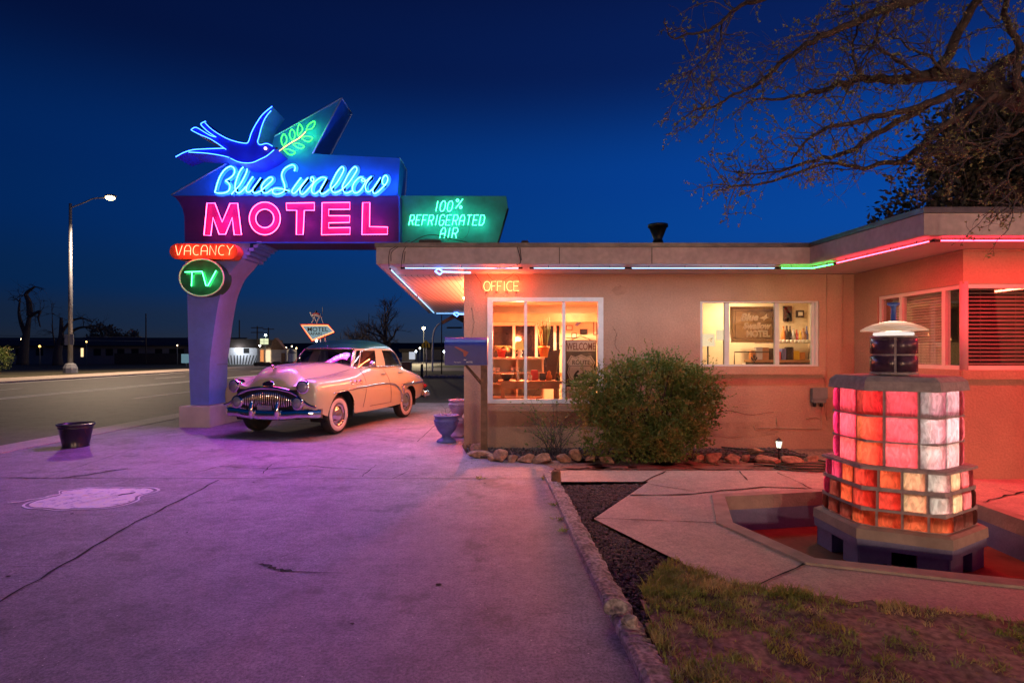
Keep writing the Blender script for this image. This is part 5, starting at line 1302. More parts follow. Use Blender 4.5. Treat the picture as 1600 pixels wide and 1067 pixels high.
# leaves and bushes
def leaf(b, p, d, w, l, mi=0):
    d = d.normalized(); s_ = d.cross(Vector((R.uniform(-1, 1), R.uniform(-1, 1), R.uniform(-1, 1))))
    if s_.length < 1e-3: return
    s_ = s_.normalized()*w; m_ = d.cross(s_).normalized()*w*.35
    b.add([p, p+d*l*.5+s_+m_, p+d*l, p+d*l*.5-s_+m_], [[0, 1, 2], [0, 2, 3]], mi)
BU = thing('bush', 'large leafy green and rust bush in front of the office wall', 'bush', (1.88, 8.0, 0))
lumps = [(1.85, 8.0, .66, .86, .55, .55), (1.45, 7.9, .55, .55, .45, .40), (2.35, 7.95, .70, .52, .42, .40), (1.22, 8.0, .92, .42, .35, .34), (2.0, 8.0, 1.22, .40, .35, .26), (2.62, 8.0, .95, .30, .3, .28), (1.9, 8.0, 1.05, .60, .45, .36), (2.45, 8.05, 1.02, .40, .35, .30), (1.75, 7.85, .22, .80, .40, .25), (1.55, 8.0, 1.18, .24, .22, .25), (2.15, 7.8, .35, .55, .35, .28), (2.2, 8.0, 1.25, .28, .25, .17)]
stm = MB()
for k in range(46):
    lx = R.choice(lumps); t = Vector((lx[0]+R.uniform(-.7, .7)*lx[3], lx[1]+R.uniform(-.6, .6)*lx[4], lx[2]+R.uniform(-.3, .8)*lx[5]))
    a = Vector((1.88+R.uniform(-.25, .25), 8.0+R.uniform(-.12, .12), 0)); stm.tube(smooth([a, a.lerp(t, .4)+Vector((0, 0, .1)), t], 3), [.012, .011, .010, .009, .007, .005, .003], 5)
stm.build('stem', M['bark'], BU)
lf_ = MB(); k = 0
while k < 36000:
    lx = R.choices(lumps, [l[3]*l[4]*l[5] for l in lumps])[0]
    v = Vector((R.gauss(0, 1), R.gauss(0, 1), R.gauss(0, 1))).normalized(); rr = R.random()**.28*R.uniform(.85, 1.08)
    p = Vector((lx[0]+v.x*lx[3]*rr, lx[1]+v.y*lx[4]*rr, lx[2]+v.z*lx[5]*rr))
    if p.z < .04: continue
    if value_noise(p.x+p.y*.7, p.z, 5, 4) < .34: continue
    for q in range(3):
        d = (v+Vector((R.uniform(-1, 1), R.uniform(-1, 1), R.uniform(-.6, 1)))*.9); leaf(lf_, p+d*.01, d, R.uniform(.010, .019), R.uniform(.028, .055)); k += 1
for k in range(330):                                                     # shoots that break the outline
    lx = R.choice(lumps); v = Vector((R.gauss(0, 1), R.gauss(0, .6), abs(R.gauss(0, .8)))).normalized(); p = Vector((lx[0]+v.x*lx[3], lx[1]+v.y*lx[4], lx[2]+v.z*lx[5])); L = R.uniform(.06, .24)
    for t in range(9):
        q = p+v*L*t/8; d = v+Vector((R.uniform(-1, 1), R.uniform(-1, 1), R.uniform(-1, 1))); leaf(lf_, q, d, .009, .034)
lf_.build('foliage', M['bushleaf'], BU)
def twigs(b, p, d, L, r, depth, lv=None, curl=.5, leafp=.3, ll=.03):
    pts = [p]; n = 5; q = p.copy(); dd = d.normalized()
    for i in range(n):
        dd = (dd+Vector((R.gauss(0, 1), R.gauss(0, 1), R.gauss(0, 1)))*curl*.3).normalized(); q = q+dd*L/n; pts.append(q)
    b.tube(pts, [lerp(r, r*.35, i/n) for i in range(n+1)], 4 if r < .01 else 6, caps=False)
    if lv is not None:
        for s_ in pts[2:]:
            if R.random() < leafp:
                for c in range(R.randint(2, 4)): leaf(lv, s_, dd+Vector((R.gauss(0, 1), R.gauss(0, 1), R.gauss(0, 1))), ll*.3, R.uniform(.7, 1.3)*ll)
    if depth > 0:
        for c in range(R.randint(2, 3)):
            k = R.randint(1, n); e = (dd+Vector((R.gauss(0, 1), R.gauss(0, 1), R.gauss(0, 1)))*.75); twigs(b, pts[k], e, L*R.uniform(.5, .8), r*.55, depth-1, lv, curl, leafp, ll)
SH = thing('bare_shrub', 'thin half bare shrub left of the big bush under the window', 'shrub', (.62, 8.3, 0)); b, lv = MB(), MB()
for k in range(16): twigs(b, Vector((.62+R.uniform(-.12, .12), 8.3+R.uniform(-.1, .1), .02)), Vector((R.uniform(-.7, .7), R.uniform(-.3, .3), 1)), R.uniform(.35, .62), .007, 2, lv, .35, .35, .032)
b.build('stem', M['twig'], SH); lv.build('foliage', M['bushleaf'], SH)
# overhanging tree
TR = thing('overhanging_tree', 'nearly bare tree limb with budding twigs reaching over the motel roof', 'tree', (7.4, 4.5, 0))
zt_ = lambda pts: [(1020+x/2.759, y/2.759) for x, y in pts]
b, tw, lv = MB(), MB(), MB()
b.tube(smooth([(7.4, 4.5, -.05), (7.38, 4.5, .8), (7.3, 4.55, 1.8), (7.1, 4.65, 2.9), (6.3, 4.9, 3.55)], 4), [.36, .33, .30, .29, .28, .28, .27, .27, .26, .25, .24, .23, .22, .21, .19, .17, .15], 12)
LIMBS = [([(2000, 560), (1750, 490), (1600, 435), (1480, 400), (1380, 348), (1270, 325), (1150, 335), (1050, 345), (900, 345), (760, 380), (600, 420), (440, 430)], 5.2, 5.6, .135, .008),
 ([(1900, 60), (1700, 170), (1600, 215), (1500, 280), (1430, 345)], 5.5, 5.25, .05, .05), ([(1210, 310), (1270, 250), (1310, 160), (1360, 60), (1420, -20), (1500, -160)], 5.35, 5.0, .05, .03),
 ([(1500, -160), (1160, -10), (980, 45), (850, 115), (720, 165), (620, 220), (550, 270), (500, 330), (420, 380), (330, 420), (250, 465), (185, 470)], 5.0, 5.6, .05, .006),
 ([(1380, 350), (1250, 420), (1100, 470), (900, 520), (740, 560), (650, 620), (600, 700)], 5.25, 5.0, .045, .006), ([(1420, 440), (1250, 550), (1100, 690), (1000, 700), (900, 730), (760, 700), (560, 770), (400, 800), (300, 800)], 5.25, 5.5, .04, .005),
 ([(1250, 420), (1000, 560), (830, 660), (700, 690), (560, 735), (440, 750), (360, 740)], 5.3, 5.7, .035, .005), ([(1160, -260), (700, -110), (480, -5), (380, 25), (300, 90), (250, 130), (150, 150), (80, 160), (50, 80)], 5.0, 5.3, .03, .005),
 ([(300, 90), (285, 190), (215, 255), (160, 320)], 5.27, 5.3, .010, .004), ([(1100, -60), (1010, 50), (965, 150), (930, 230), (880, 300)], 5.1, 5.4, .022, .006), ([(1150, 335), (1050, 260), (990, 230), (900, 290), (820, 420)], 5.3, 5.0, .02, .005),
 ([(1600, 430), (1560, 330), (1590, 200), (1520, 60), (1540, -60)], 5.2, 4.9, .04, .02), ([(900, 345), (860, 240), (880, 120), (860, 10)], 5.4, 5.2, .018, .006), ([(1480, 400), (1400, 480), (1330, 560), (1230, 620), (1180, 690)], 5.2, 4.9, .03, .006),
 ([(1600, 560), (1500, 600), (1420, 640), (1330, 700), (1250, 730)], 5.0, 5.0, .02, .004), ([(1700, 640), (1600, 690), (1530, 760), (1560, 840), (1540, 900)], 5.0, 5.1, .016, .004), ([(1270, 325), (1200, 250), (1130, 220), (1060, 170), (1000, 150)], 5.3, 5.1, .018, .005)]
for li, (pts, ya, yb, ra, rb) in enumerate(LIMBS):
    zp = zt_(pts); n = len(zp); q = smooth([P(x, y, lerp(ya, yb, i/(n-1))) for i, (x, y) in enumerate(zp)], 4); m_ = len(q)
    q = [v+Vector((R.gauss(0, 1), R.gauss(0, 1), R.gauss(0, 1)))*min(.012, .006+ra*.05) for v in q]
    if li == 0: q[0] = Vector((6.3, 4.9, 3.55))
    b.tube(q, [lerp(ra, rb, (i/(m_-1))**.7) for i in range(m_)], 8 if ra > .03 else 6, caps=True)
    cnt = int(m_*(.95 if li != 7 else .45))
    for k in range(cnt):
        i = R.randint(2, m_-1); d = (q[i]-q[i-1]).normalized(); e = d*.7+Vector((R.gauss(-.2, .8), R.gauss(0, .7), R.gauss(0, .9)))
        tip = i/m_ > .55
        twigs(tw, q[i], e, R.uniform(.16, .40), .0065, 2, lv, .5, .36 if tip or R.random() < .35 else .05, .026)
b.build('limb', M['bark'], TR); tw.build('twig', M['twig'], TR); lv.build('foliage', M['leaf'], TR)
# evergreen behind the wing
def crowntree(name, label, c, lumps, n, m, ls, trunk_r, mbark='bark', gap=.34):
    t = thing(name, label, 'tree', c); b = MB(); tr_ = MB(); top = max(l[2] for l in lumps)
    tr_.tube(smooth([(c[0], c[1], -.05), (c[0]+.05, c[1], top*.4), (c[0]-.05, c[1], top*.9)], 4), [trunk_r*(1-.07*i) for i in range(9)], 8)
    for l in lumps: tr_.tube([(c[0], c[1], l[2]*.55), (l[0], l[1], l[2])], [trunk_r*.4, trunk_r*.08], 5)
    k = 0; tries = 0
    while k < n and tries < n*6:
        tries += 1
        l = R.choices(lumps, [a[3]**2*a[5] for a in lumps])[0]; v = Vector((R.gauss(0, 1), R.gauss(0, 1), R.gauss(0, 1))).normalized(); rr = R.random()**.35*R.uniform(.8, 1.12)
        p = Vector((l[0]+v.x*l[3]*rr, l[1]+v.y*l[4]*rr, l[2]+v.z*l[5]*rr))
        if value_noise(p.x*.8+p.y*.5, p.z, 1.3/ls*.10, 8) < gap: continue
        for q in range(4): leaf(b, p+Vector((R.gauss(0, 1), R.gauss(0, 1), R.gauss(0, 1)))*ls*.6, v+Vector((R.uniform(-1, 1), R.uniform(-1, 1), R.uniform(-.6, 1))), ls*.28, ls*R.uniform(.7, 1.4)); k += 1
    tr_.build('trunk', M[mbark], t); b.build('crown', M[m], t); return t
crowntree('evergreen_tree', 'dark evergreen tree rising behind the right wing roof', (10.5, 13.2, 0), [(9.7, 13, 5.0, 1.3, 1.2, 1.0), (10.6, 13.3, 6.3, 1.2, 1.2, 1.0), (11.6, 13.3, 7.2, 1.3, 1.2, .9), (12.6, 13.5, 6.2, 1.6, 1.2, 1.3), (10.0, 13, 4.6, 1.6, 1.2, .9), (11.3, 13, 5.6, 1.8, 1.3, 1.3), (9.1, 13, 4.2, .9, .8, .7), (10.8, 13.2, 4.4, 1.9, 1.2, .9), (11.8, 13, 6.4, 1.2, 1, 1.0), (10.1, 13, 5.5, .9, .8, .7), (12.3, 13.4, 4.8, 1.6, 1.2, 1.2)], 34000, 'evergreen', .13, .22)
# ------------------------------------------------------------------ small things in front of the office
c = G(757.5, 692, .02)
c = Vector((P(756.5, 0, 8.35).x, 8.35, 0)); s = 8.35/FX
MX = thing('mailbox', 'dark blue rural mailbox with a red flag on a wooden post', 'mailbox', c)
b = MB(); b.box(c.x-.048, c.x+.048, c.y-.048, c.y+.048, -.05, P(0, 571, 8.35).z); b.build('post', M['wood'], MX)
xa, xb = P(695.5, 0, 8.25).x, P(761, 0, 8.25).x; zb_, zt2 = P(0, 570.5, 8.25).z, P(0, 527, 8.25).z; rr = .125; yc = 8.35
prof_ = [(yc-rr, zb_), (yc+rr, zb_)]+[(yc+rr*cos(t), zt2-rr+rr*sin(t)) for t in [i*pi/14 for i in range(15)]]
b = MB(); n = len(prof_)
b.add([(xa, y, z) for y, z in prof_]+[(xb, y, z) for y, z in prof_], [[i, (i+1) % n, n+(i+1) % n, n+i] for i in range(n)]+[list(range(n))[::-1], [n+i for i in range(n)]])
bx_ = b.build('box', M['mailblue'], MX)
b = MB()
for xx in (xa-.006, xb-.02):
    b = MB(); b.add([(xx, yc+(y-yc)*1.03, z+.003) for y, z in prof_]+[(xx+.026, yc+(y-yc)*1.03, z+.003) for y, z in prof_], [[i, (i+1) % n, n+(i+1) % n, n+i] for i in range(n)]+[list(range(n))[::-1], [n+i for i in range(n)]])
    b.build('door_rim', M['mailblue'], MX)
b = MB(); b.tube([(xa-.005, yc, zt2-.01), (xa-.03, yc, zt2+.015)], .008, 5); b.build('latch', M['mailblue'], MX)
f = lambda x, y: P(x, y, yc-rr-.012)
b = MB(); pl = [f(x, y) for x, y in [(709.5, 542), (713, 541.5), (732, 550), (731.5, 551.5), (727, 557.5), (724.5, 556.5), (724, 550.5)]]; k = len(pl)
b.add(pl+[p+Vector((0, .006, 0)) for p in pl], [list(range(k))]+[[i, (i+1) % k, k+(i+1) % k, k+i] for i in range(k)]); b.build('flag', M['flagred'], MX)
b = MB(); b.tube([(P(727, 0, 8.35).x, c.y, zb_+.005), (c.x, c.y, P(0, 604, 8.35).z)], .022, 4); b.build('brace', M['wood'], MX)
def text(s_, x, z, h, y, m, parent, name='lettering', sxx=1.0, align='LEFT', rz=0, flip=False, shear=0, thick=.0008, off=0.0):
    cu = bpy.data.curves.new('t', 'FONT'); cu.body = s_; cu.size = h/.72; cu.align_x = align; cu.extrude = thick; cu.shear = shear; cu.offset = off; cu.resolution_u = 3
    o = bpy.data.objects.new('t', cu); COL.objects.link(o); dg = bpy.context.evaluated_depsgraph_get(); me = bpy.data.meshes.new_from_object(o.evaluated_get(dg)); bpy.data.objects.remove(o)
    pv = Vector(root_of(parent).location)
    for v in me.vertices: v.co = Vector((x+v.co.x*sxx, y-v.co.z, z+v.co.y))-pv
    me.materials.clear(); me.materials.append(m); q = bpy.data.objects.new(name, me); COL.objects.link(q); q.parent = parent; return q
p = f(711, 566.8); text('The Swallow', f(709, 0).x, p.z, .017, yc-rr-.002, M['signalwhite'], MX, sxx=.85, shear=.3); text('MOTEL', f(728.5, 0).x, p.z, .021, yc-rr-.002, M['signalwhite'], MX, off=.0006)
b = MB(); k = f(727, 562.5); b.add([k+Vector(v) for v in ((-.028, .009, .004), (-.01, .009, .012), (0, .009, .004), (.012, .009, .016), (.010, .009, -.002), (-.004, .009, -.006))], [[0, 1, 2, 5], [2, 3, 4, 5]]); b.build('emblem', M['signalwhite'], MX)
# urns and bucket
def urn(c, s, m, label, h=.5):
    t = thing('urn_planter', label, 'planter', c, 'footed urn planters'); b = MB()
    b.lathe([(0, 0), (.17, 0), (.175, .02), (.15, .045), (.085, .085), (.075, .11), (.10, .14), (.16, .21), (.195, .29), (.205, .345), (.215, .36), (.215, .39), (.20, .40), (.205, .44), (.225, .455), (.225, .475), (.19, .475), (.18, .44), (.0, .43)], c, 36)
    b.v = [(c[0]+(v[0]-c[0])*s, c[1]+(v[1]-c[1])*s, c[2]+(v[2]-c[2])*s) for v in b.v]; b.build('bowl', m, t); b = MB()
    for k in range(8):                                                    # moulded swags round the bowl
        a0, a1 = k*pi/4, (k+1)*pi/4
        pts = [Vector((c[0]+s*.205*cos(lerp(a0, a1, u))*(1-.07*sin(pi*u)), c[1]+s*.205*sin(lerp(a0, a1, u))*(1-.07*sin(pi*u)), c[2]+s*(.345-.055*sin(pi*u)))) for u in [i/8 for i in range(9)]]
        b.tube(pts, .011*s, 5); b.ball(pts[0]+Vector((0, 0, .025*s)), .024*s, 1)
    b.build('swag', m, t); b = MB()
    for k in range(10): twigs(b, Vector((c[0]+R.uniform(-.1, .1)*s, c[1]+R.uniform(-.1, .1)*s, c[2]+.43*s)), Vector((R.uniform(-1, 1), R.uniform(-1, 1), .5)), R.uniform(.1, .2)*s, .004, 1)
    b.build('dry_stem', M['bark'], t); return t
c = G(697.5, 690); urn(c, .95, M['urnblue'], 'blue footed urn planter with swags standing left of the office corner')
urn(Vector((-.95, 10.2, .28)), .8, M['urnviolet'], 'pale violet urn planter half hidden behind the office corner')
q = MB().lathe([(0, 0), (.14, 0), (.14, .04), (.11, .06), (.11, .22), (.15, .25), (.15, .28), (0, .28)], (-.95, 10.2, 0), 20).build('pedestal', M['urnviolet'], loc=(-.95, 10.2, 0)); tag(q, 'low round pedestal under the violet urn by the side wall', 'pedestal')
c = G(118.5, 697.5); s = 9.15/FX; BK = thing('plant_pot', 'shiny black tub shaped plant pot on the edge of the forecourt', 'plant pot', c)
b = MB(); b.lathe([(0, 0), (.205, 0), (.212, .018), (.205, .03), (.262, .34), (.270, .345), (.272, .36), (.266, .365), (.282, .39), (.295, .40), (.298, .425), (.28, .43), (.262, .40), (.22, .12), (0, .11)], c, 40); b.v = [tuple(Vector(c)+(Vector(v)-Vector(c))*.86) for v in b.v]; b.build('tub', M['bucket'], BK)
b = MB(); b.lathe([(.0, .31), (.217, .31)], c, 24); b.build('soil', M['dirt'], BK)
q = MB().lathe([(0, 0), (.13, 0), (.15, .20), (.165, .21), (.165, .24), (.14, .24)], G(0, 0, 0) if False else (-6.18, 13.05, .02), 24).build('plant_pot', M['bucket'], loc=(-6.18, 13.05, .02)); tag(q, 'small dark pot behind the sign pillar next to the car', 'plant pot')
# wooden stump, path light, hose
c = G(869, 757, 0); b = MB(); b.lathe([(.055, -.03), (.058, .06), (.052, .14), (.045, .155), (0, .15)], c, 12)
b.v = [(x+R.uniform(-.006, .006), y+R.uniform(-.006, .006), z+R.uniform(-.006, .006)) for x, y, z in b.v]; q = b.build('wooden_stake', M['wood'], loc=c); tag(q, 'short splintered wooden stake at the kerb end by the flagstones', 'stake')
c = G(1217, 722, .0); PL = thing('path_light', 'small lit lantern path light standing among the border rocks', 'garden light', c); s = c.y/FX
b = MB(); b.tube([c, c+Vector((0, 0, .19))], .012, 8); b.lathe([(.014, .17), (.03, .185), (.03, .195), (.014, .2)], c, 12); b.build('stem', M['black'], PL)
b = MB(); b.lathe([(.030, .20), (.044, .285), (.0, .286)], c, 6, sm=False); b.build('lamp_shade', emis('path_lamp', (1, .93, .72), 2.2), PL)
b = MB(); b.lathe([(.050, .288), (.040, .30), (.012, .325), (.0, .345)], c, 8)
for k in range(6):
    a = k*pi/3; b.tube([c+Vector((.031*cos(a), .031*sin(a), .2)), c+Vector((.046*cos(a), .046*sin(a), .288))], .003, 4)
b.build('cap', M['black'], PL); point_light('path_lamp', c+Vector((0, 0, .24)), (1, .85, .6), 1.2, .04, PL)
b = MB(); hc = G(1262, 733, .02); ringp = [hc+Vector((.40*cos(t)*(1+.05*sin(3*t)), .17*sin(t), .012)) for t in [i*2*pi/36 for i in range(37)]]
b.tube(ringp, .011, 6); b.tube([p+Vector((.05, .05, .02)) for p in ringp[:30]], .011, 6); b.tube(smooth([ringp[12], G(1230, 728, .02), G(1200, 727, .02), G(1178, 725, .02)], 5), .011, 6); b.tube(smooth([hc+Vector((.3, .15, .02)), hc+Vector((.45, .35, .02)), (3.9, 8.3, .04), (3.2, 8.8, .05)], 5), .010, 6)
q = b.build('garden_hose', M['hose'], loc=hc); tag(q, 'coiled dark garden hose lying on the path behind the fountain', 'hose')
b = MB()
for px, py in ((850, 748), (862, 760), (866, 790), (872, 812), (750, 748), (880, 830)):
    g_ = G(px, py)
    for k in range(14): leaf(b, g_+Vector((R.uniform(-.03, .03), R.uniform(-.03, .03), 0)), Vector((R.gauss(0, 1), R.gauss(0, 1), .9)), .006, R.uniform(.03, .06))
struct(b.build('weeds', M['grass']), 'stuff')
# ------------------------------------------------------------------ inside the office
def spot(name, loc, tgt, col, power, ang, parent=None, blend=.5, r=.1):
    l = bpy.data.lights.new(name, 'SPOT'); l.color = col; l.energy = power; l.spot_size = radians(ang); l.spot_blend = blend; l.shadow_soft_size = r
    o = bpy.data.objects.new(name, l); COL.objects.link(o); off = Vector(root_of(parent).location) if parent else Vector((0, 0, 0))
    o.location = Vector(loc)-off; o.rotation_euler = (Vector(tgt)-Vector(loc)).to_track_quat('-Z', 'Y').to_euler()
    if parent: o.parent = parent
    return o
def ceil_lamp(label, loc, col, power, sz=.35):
    t = thing('ceiling_lamp', label, 'ceiling lamp', loc); b = MB(); b.lathe([(0, .0), (sz*.5, .0), (sz*.5, .05), (0, .06)], loc, 24); b.build('diffuser', emis('ceiling_diffuser', col, 2.5), t)
    area_light('ceiling_lamp', (loc[0], loc[1], loc[2]-.02), (loc[0], loc[1]-.001, 0), sz, sz, col, power, t); return t
ceil_lamp('round warm ceiling lamp in the office behind the large window', (1.3, 11.0, 2.54), (1, .66, .30), ROOM*1.8)
ceil_lamp('round warm ceiling lamp in the room behind the small window', (4.0, 9.9, 2.54), (1, .66, .34), ROOM*.62)
SU = thing('shelf_unit', 'open painted shelf unit along the office back window', 'shelf', (.1, 10.7, 0)); xa, xb = P(762, 0, 10.6).x, P(851, 0, 10.6).x
b = MB(); b.box(xa-.05, xb, 10.58, 11.0, 1.36, 1.40, bev=.006); b.build('top', M['stucco_in'], SU)
for zz in (.30, .66, .90, 1.10): MB().box(xa, xb-.03, 10.62, 10.98, zz, zz+.025).build('shelf', M['stucco_in'], SU)
for xx in (xa, lerp(xa, xb, .5), xb-.05): MB().box(xx, xx+.035, 10.61, 10.99, .03, 1.358).build('side_panel', M['stucco_in'], SU)
b = MB(); b.box(xa, xb-.03, 10.985, 11.0, .03, 1.355); b.build('back_panel', M['stucco_in'], SU)
def pot(name, label, c, r, h, m, kind):
    t = thing(name, label, 'plant', c); MB().lathe([(0, 0), (r*.68, 0), (r, h*.85), (r*1.08, h*.86), (r*1.08, h), (r*.9, h), (r*.85, h*.9), (0, h*.9)], c, 24).build('pot', m, t); b = MB()
    if kind == 'spider':
        for k in range(60):
            a = R.uniform(0, 6.28); L = R.uniform(.12, .30); d = Vector((cos(a), sin(a), 0)); p0 = Vector(c)+Vector((0, 0, h)); q = [p0+d*L*u+Vector((0, 0, L*1.3*u-L*1.6*u*u)) for u in (0, .3, .6, .85, 1)]
            ribbon(b, q, .005, 0) if False else b.tube(q, [.005, .005, .004, .003, .001], 3)
    else:
        for k in range(22):
            a = R.uniform(0, 6.28); L = R.uniform(.35, .62); d = Vector((cos(a), sin(a), 0)); p0 = Vector(c)+Vector((0, 0, h*.85))+d*R.uniform(0, r*.6); q = [p0+d*L*.12*u*R.uniform(.5, 1.6)+Vector((0, 0, L*u)) for u in (0, .3, .6, 1)]
            b.tube(q, [.012, .017, .014, .002], 4)
    b.build('foliage', leafmat('houseplant', [(.05, .09, .03), (.16, .15, .05)], .2), t)
pot('spider_plant', 'spider plant in a red pot on the office shelf', P(783.5, 558.5, 10.75)-Vector((0, 0, 0))+Vector((0, 0, .0)), .085, .15, M['terrared'], 'spider')
pot('snake_plant', 'tall snake plant in an orange pot on the office shelf', P(850, 558.5, 10.75), .10, .21, M['terraorange'], 'snake')
c = P(812, 558.5, 10.8); TL = thing('table_lamp', 'table lamp with an orange lit shade on the office shelf', 'lamp', c)
MB().lathe([(0, 0), (.05, 0), (.055, .02), (.03, .05), (.06, .09), (.03, .13), (.01, .16), (.01, .2)], c, 18).build('base', M['white'], TL); MB().lathe([(.085, .14), (.065, .31)], c, 24).build('lamp_shade', emis('lamp_shade_glow', (1, .38, .08), .9), TL)
point_light('table_lamp', c+Vector((0, -.12, .40)), (1, .15, .05), ROOM*6.5, .05, TL)
DT = thing('display_table', 'brown wooden display table standing behind the office window', 'table', (.5, 9.6, 0)); xa, xb = P(778, 0, 9.6).x, P(878, 0, 9.6).x; zt3 = P(0, 594.5, 9.6).z
MB().box(xa, xb, 9.40, 9.95, zt3-.045, zt3, bev=.006).build('table_top', M['orangewood'], DT); MB().box(xa+.05, xb-.05, 9.44, 9.46, zt3-.13, zt3-.046).build('apron', M['orangewood'], DT)
for xx in (xa+.05, xb-.12):
    for yy in (9.45, 9.84): MB().box(xx, xx+.06, yy, yy+.06, .03, zt3-.047).build('leg', M['orangewood'], DT)
def small(name, label, cat, px, m, prof, Y=9.6, z=None, grp='souvenirs on the display table'):
    c = P(px, 594.3, Y) if z is None else Vector((P(px, 0, Y).x, Y, z)); q = MB().lathe(prof, c, 18).build(name, m, loc=c); tag(q, label, cat, grp); return q
small('bowl', 'black round bowl on the display table', 'bowl', 792, M['black'], [(0, 0), (.05, 0), (.09, .04), (.115, .10), (.11, .11), (.05, .05)])
small('figurine', 'slim silver figurine right of the black bowl', 'figurine', 809, M['galv'], [(0, 0), (.035, 0), (.03, .05), (.02, .08), (.028, .11), (.012, .13), (.02, .15), (0, .17)])
small('figurine', 'orange bell shaped figurine on the display table', 'figurine', 858, M['terraorange'], [(0, 0), (.05, 0), (.052, .07), (.03, .11), (.034, .14), (0, .17)])
small('mug', 'white mug beside the window mullion on the table', 'mug', 828, M['paper'], [(0, 0), (.035, 0), (.038, .085), (.033, .085), (.03, .01)])
small('jar', 'patterned dark jar at the right end of the table', 'jar', 871, M['bark'], [(0, 0), (.04, 0), (.045, .06), (.03, .11), (.03, .13), (0, .13)])
c = P(847.5, 594.3, 9.58); q = MB().box(c.x-.045, c.x+.045, 9.56, 9.60, c.z, c.z+.12, bev=.003).build('postcard_stand', M['black'], loc=c); tag(q, 'small black postcard stand left of the orange figurine', 'stand')
c = P(836, 594, 9.75); q = MB().box(c.x-.07, c.x+.05, 9.72, 9.78, c.z, c.z+.17, bev=.003).build('gift_box', M['terrared'], loc=c); tag(q, 'red and white gift box behind the mug on the table', 'box')
for k, px in enumerate((772, 778, 801, 808)): small('mug', ['white mug at the left end of the shelf', 'second white mug along the shelf', 'cream mug in the middle of the shelf', 'cream mug left of the shelf divider'][k], 'mug', px, M['paper'], [(0, 0), (.035, 0), (.04, .09), (.034, .09), (.03, .01)], 10.74, 1.126, 'mugs on the office shelf')
b = MB(); pl = [P(x, y, 9.95) for x, y in [(850, 594), (857, 549), (874.5, 546), (866, 596)]]; b.add(pl+[p+Vector((.02, .05, 0)) for p in pl], [[0, 1, 2, 3][::-1], [4, 5, 6, 7]]+[[i, (i+1) % 4, 4+(i+1) % 4, 4+i] for i in range(4)])
q = b.build('leaning_board', M['seat'], loc=(pl[0].x, 9.95, pl[0].z)); tag(q, 'dark board leaning behind the display table', 'board')
# dark night window at the back of the office
BW = thing('back_window', 'dark night window with white mullions in the office back wall', 'window', (.2, 12.39, 1.05)); x0, x1 = P(755, 0, 12.38).x, P(874, 0, 12.38).x; z0_, z1_ = 1.06, P(0, 509, 12.38).z
MB().box(x0, x1, 12.385, 12.398, z0_, z1_).build('pane', mat('night_pane', (.012, .012, .02), .08), BW)
for px in (803, 838, 867): MB().box(P(px, 0, 12.37).x-.03, P(px, 0, 12.37).x+.03, 12.36, 12.384, z0_, z1_).build('mullion', M['white'], BW)
# WELCOME sign
WSx0, WSx1 = P(883.5, 0, 9.25).x, P(932, 0, 9.25).x; f = lambda x, y: P(x, y, 9.25)
WS = thing('welcome_sign', 'hanging WELCOME ROUTE 66 sign in the office window', 'sign', (WSx0, 9.25, f(0, 645).z))
MB().box(WSx0, WSx1, 9.25, 9.27, f(0, 650).z, f(0, 531).z, bev=.003).build('board', M['black'], WS)
MB().box(WSx0+.02, WSx1-.02, 9.243, 9.2495, f(0, 549).z, f(0, 532.5).z).build('header_panel', M['signalwhite'], WS); MB().box(WSx0+.02, WSx1-.02, 9.243, 9.2495, f(0, 645).z, f(0, 604).z).build('footer_panel', M['signalwhite'], WS)
text('WELCOME', (WSx0+WSx1)/2, f(0, 546.5).z, .115, 9.241, mat('sign_brown', (.16, .03, .02), .6), WS, sxx=.60, align='CENTER', off=.002)
text('TRAVELERS', (WSx0+WSx1)/2, f(0, 622).z, .115, 9.241, M['black'], WS, sxx=.50, align='CENTER', off=.002)
shp = [(886, 566), (892, 555), (899, 557.5), (908, 554), (916, 557.5), (923, 555), (930, 566), (927, 572), (929.5, 582), (926, 592), (918, 597), (908, 602), (898, 597), (890, 592), (886.5, 582), (889, 572)]
b = MB(); b.prism(sxz(shp, 9.25), 9.238, 9.249); b.build('shield', M['signalwhite'], WS)
b = MB(); cc2 = (908, 577); inn = [(cc2[0]+(x-cc2[0])*.91, cc2[1]+(y-cc2[1])*.91) for x, y in shp]; b.tube([P(x, y, 9.236) for x, y in inn], .0045, 5, True); b.tube([P(891, 572, 9.236), P(925, 572, 9.236)], .004, 5); b.build('shield_line', M['black'], WS)
text('ROUTE', (WSx0+WSx1)/2, f(0, 569.5).z, .072, 9.235, M['black'], WS, sxx=.9, align='CENTER', off=.0015); text('66', (WSx0+WSx1)/2-.005, f(0, 595).z, .175, 9.235, M['black'], WS, sxx=1.0, align='CENTER', off=.006)
b = MB(); b.tube(smooth([f(876, 541), f(890, 533), f(904, 526), (f(908, 525))], 3), .006, 5); b.tube(smooth([f(908, 525), f(918, 529), f(932, 535)], 3), .006, 5); b.tube([f(884, 528), f(932, 529)], .005, 5); b.tube([f(932, 520), f(932, 536)], .006, 5); b.box(f(906, 0).x, f(918, 0).x, 9.24, 9.25, f(0, 523).z, f(0, 514).z); b.build('iron_bracket', M['bark'], WS)
f = lambda x, y: P(x, y, 12.3)
b = MB(); b.add([f(x, y)+Vector((0, d, 0)) for d in (0, .02) for x, y in [(898, 508), (903, 500), (911, 499), (907, 505), (902, 510)]], [[0, 1, 2, 3, 4]]+[[i, (i+1) % 5, 5+(i+1) % 5, 5+i] for i in range(5)]); q = b.build('wall_swallow', M['urnblue'], loc=f(904, 504)); tag(q, 'small blue metal swallow hung on the office wall', 'wall ornament')
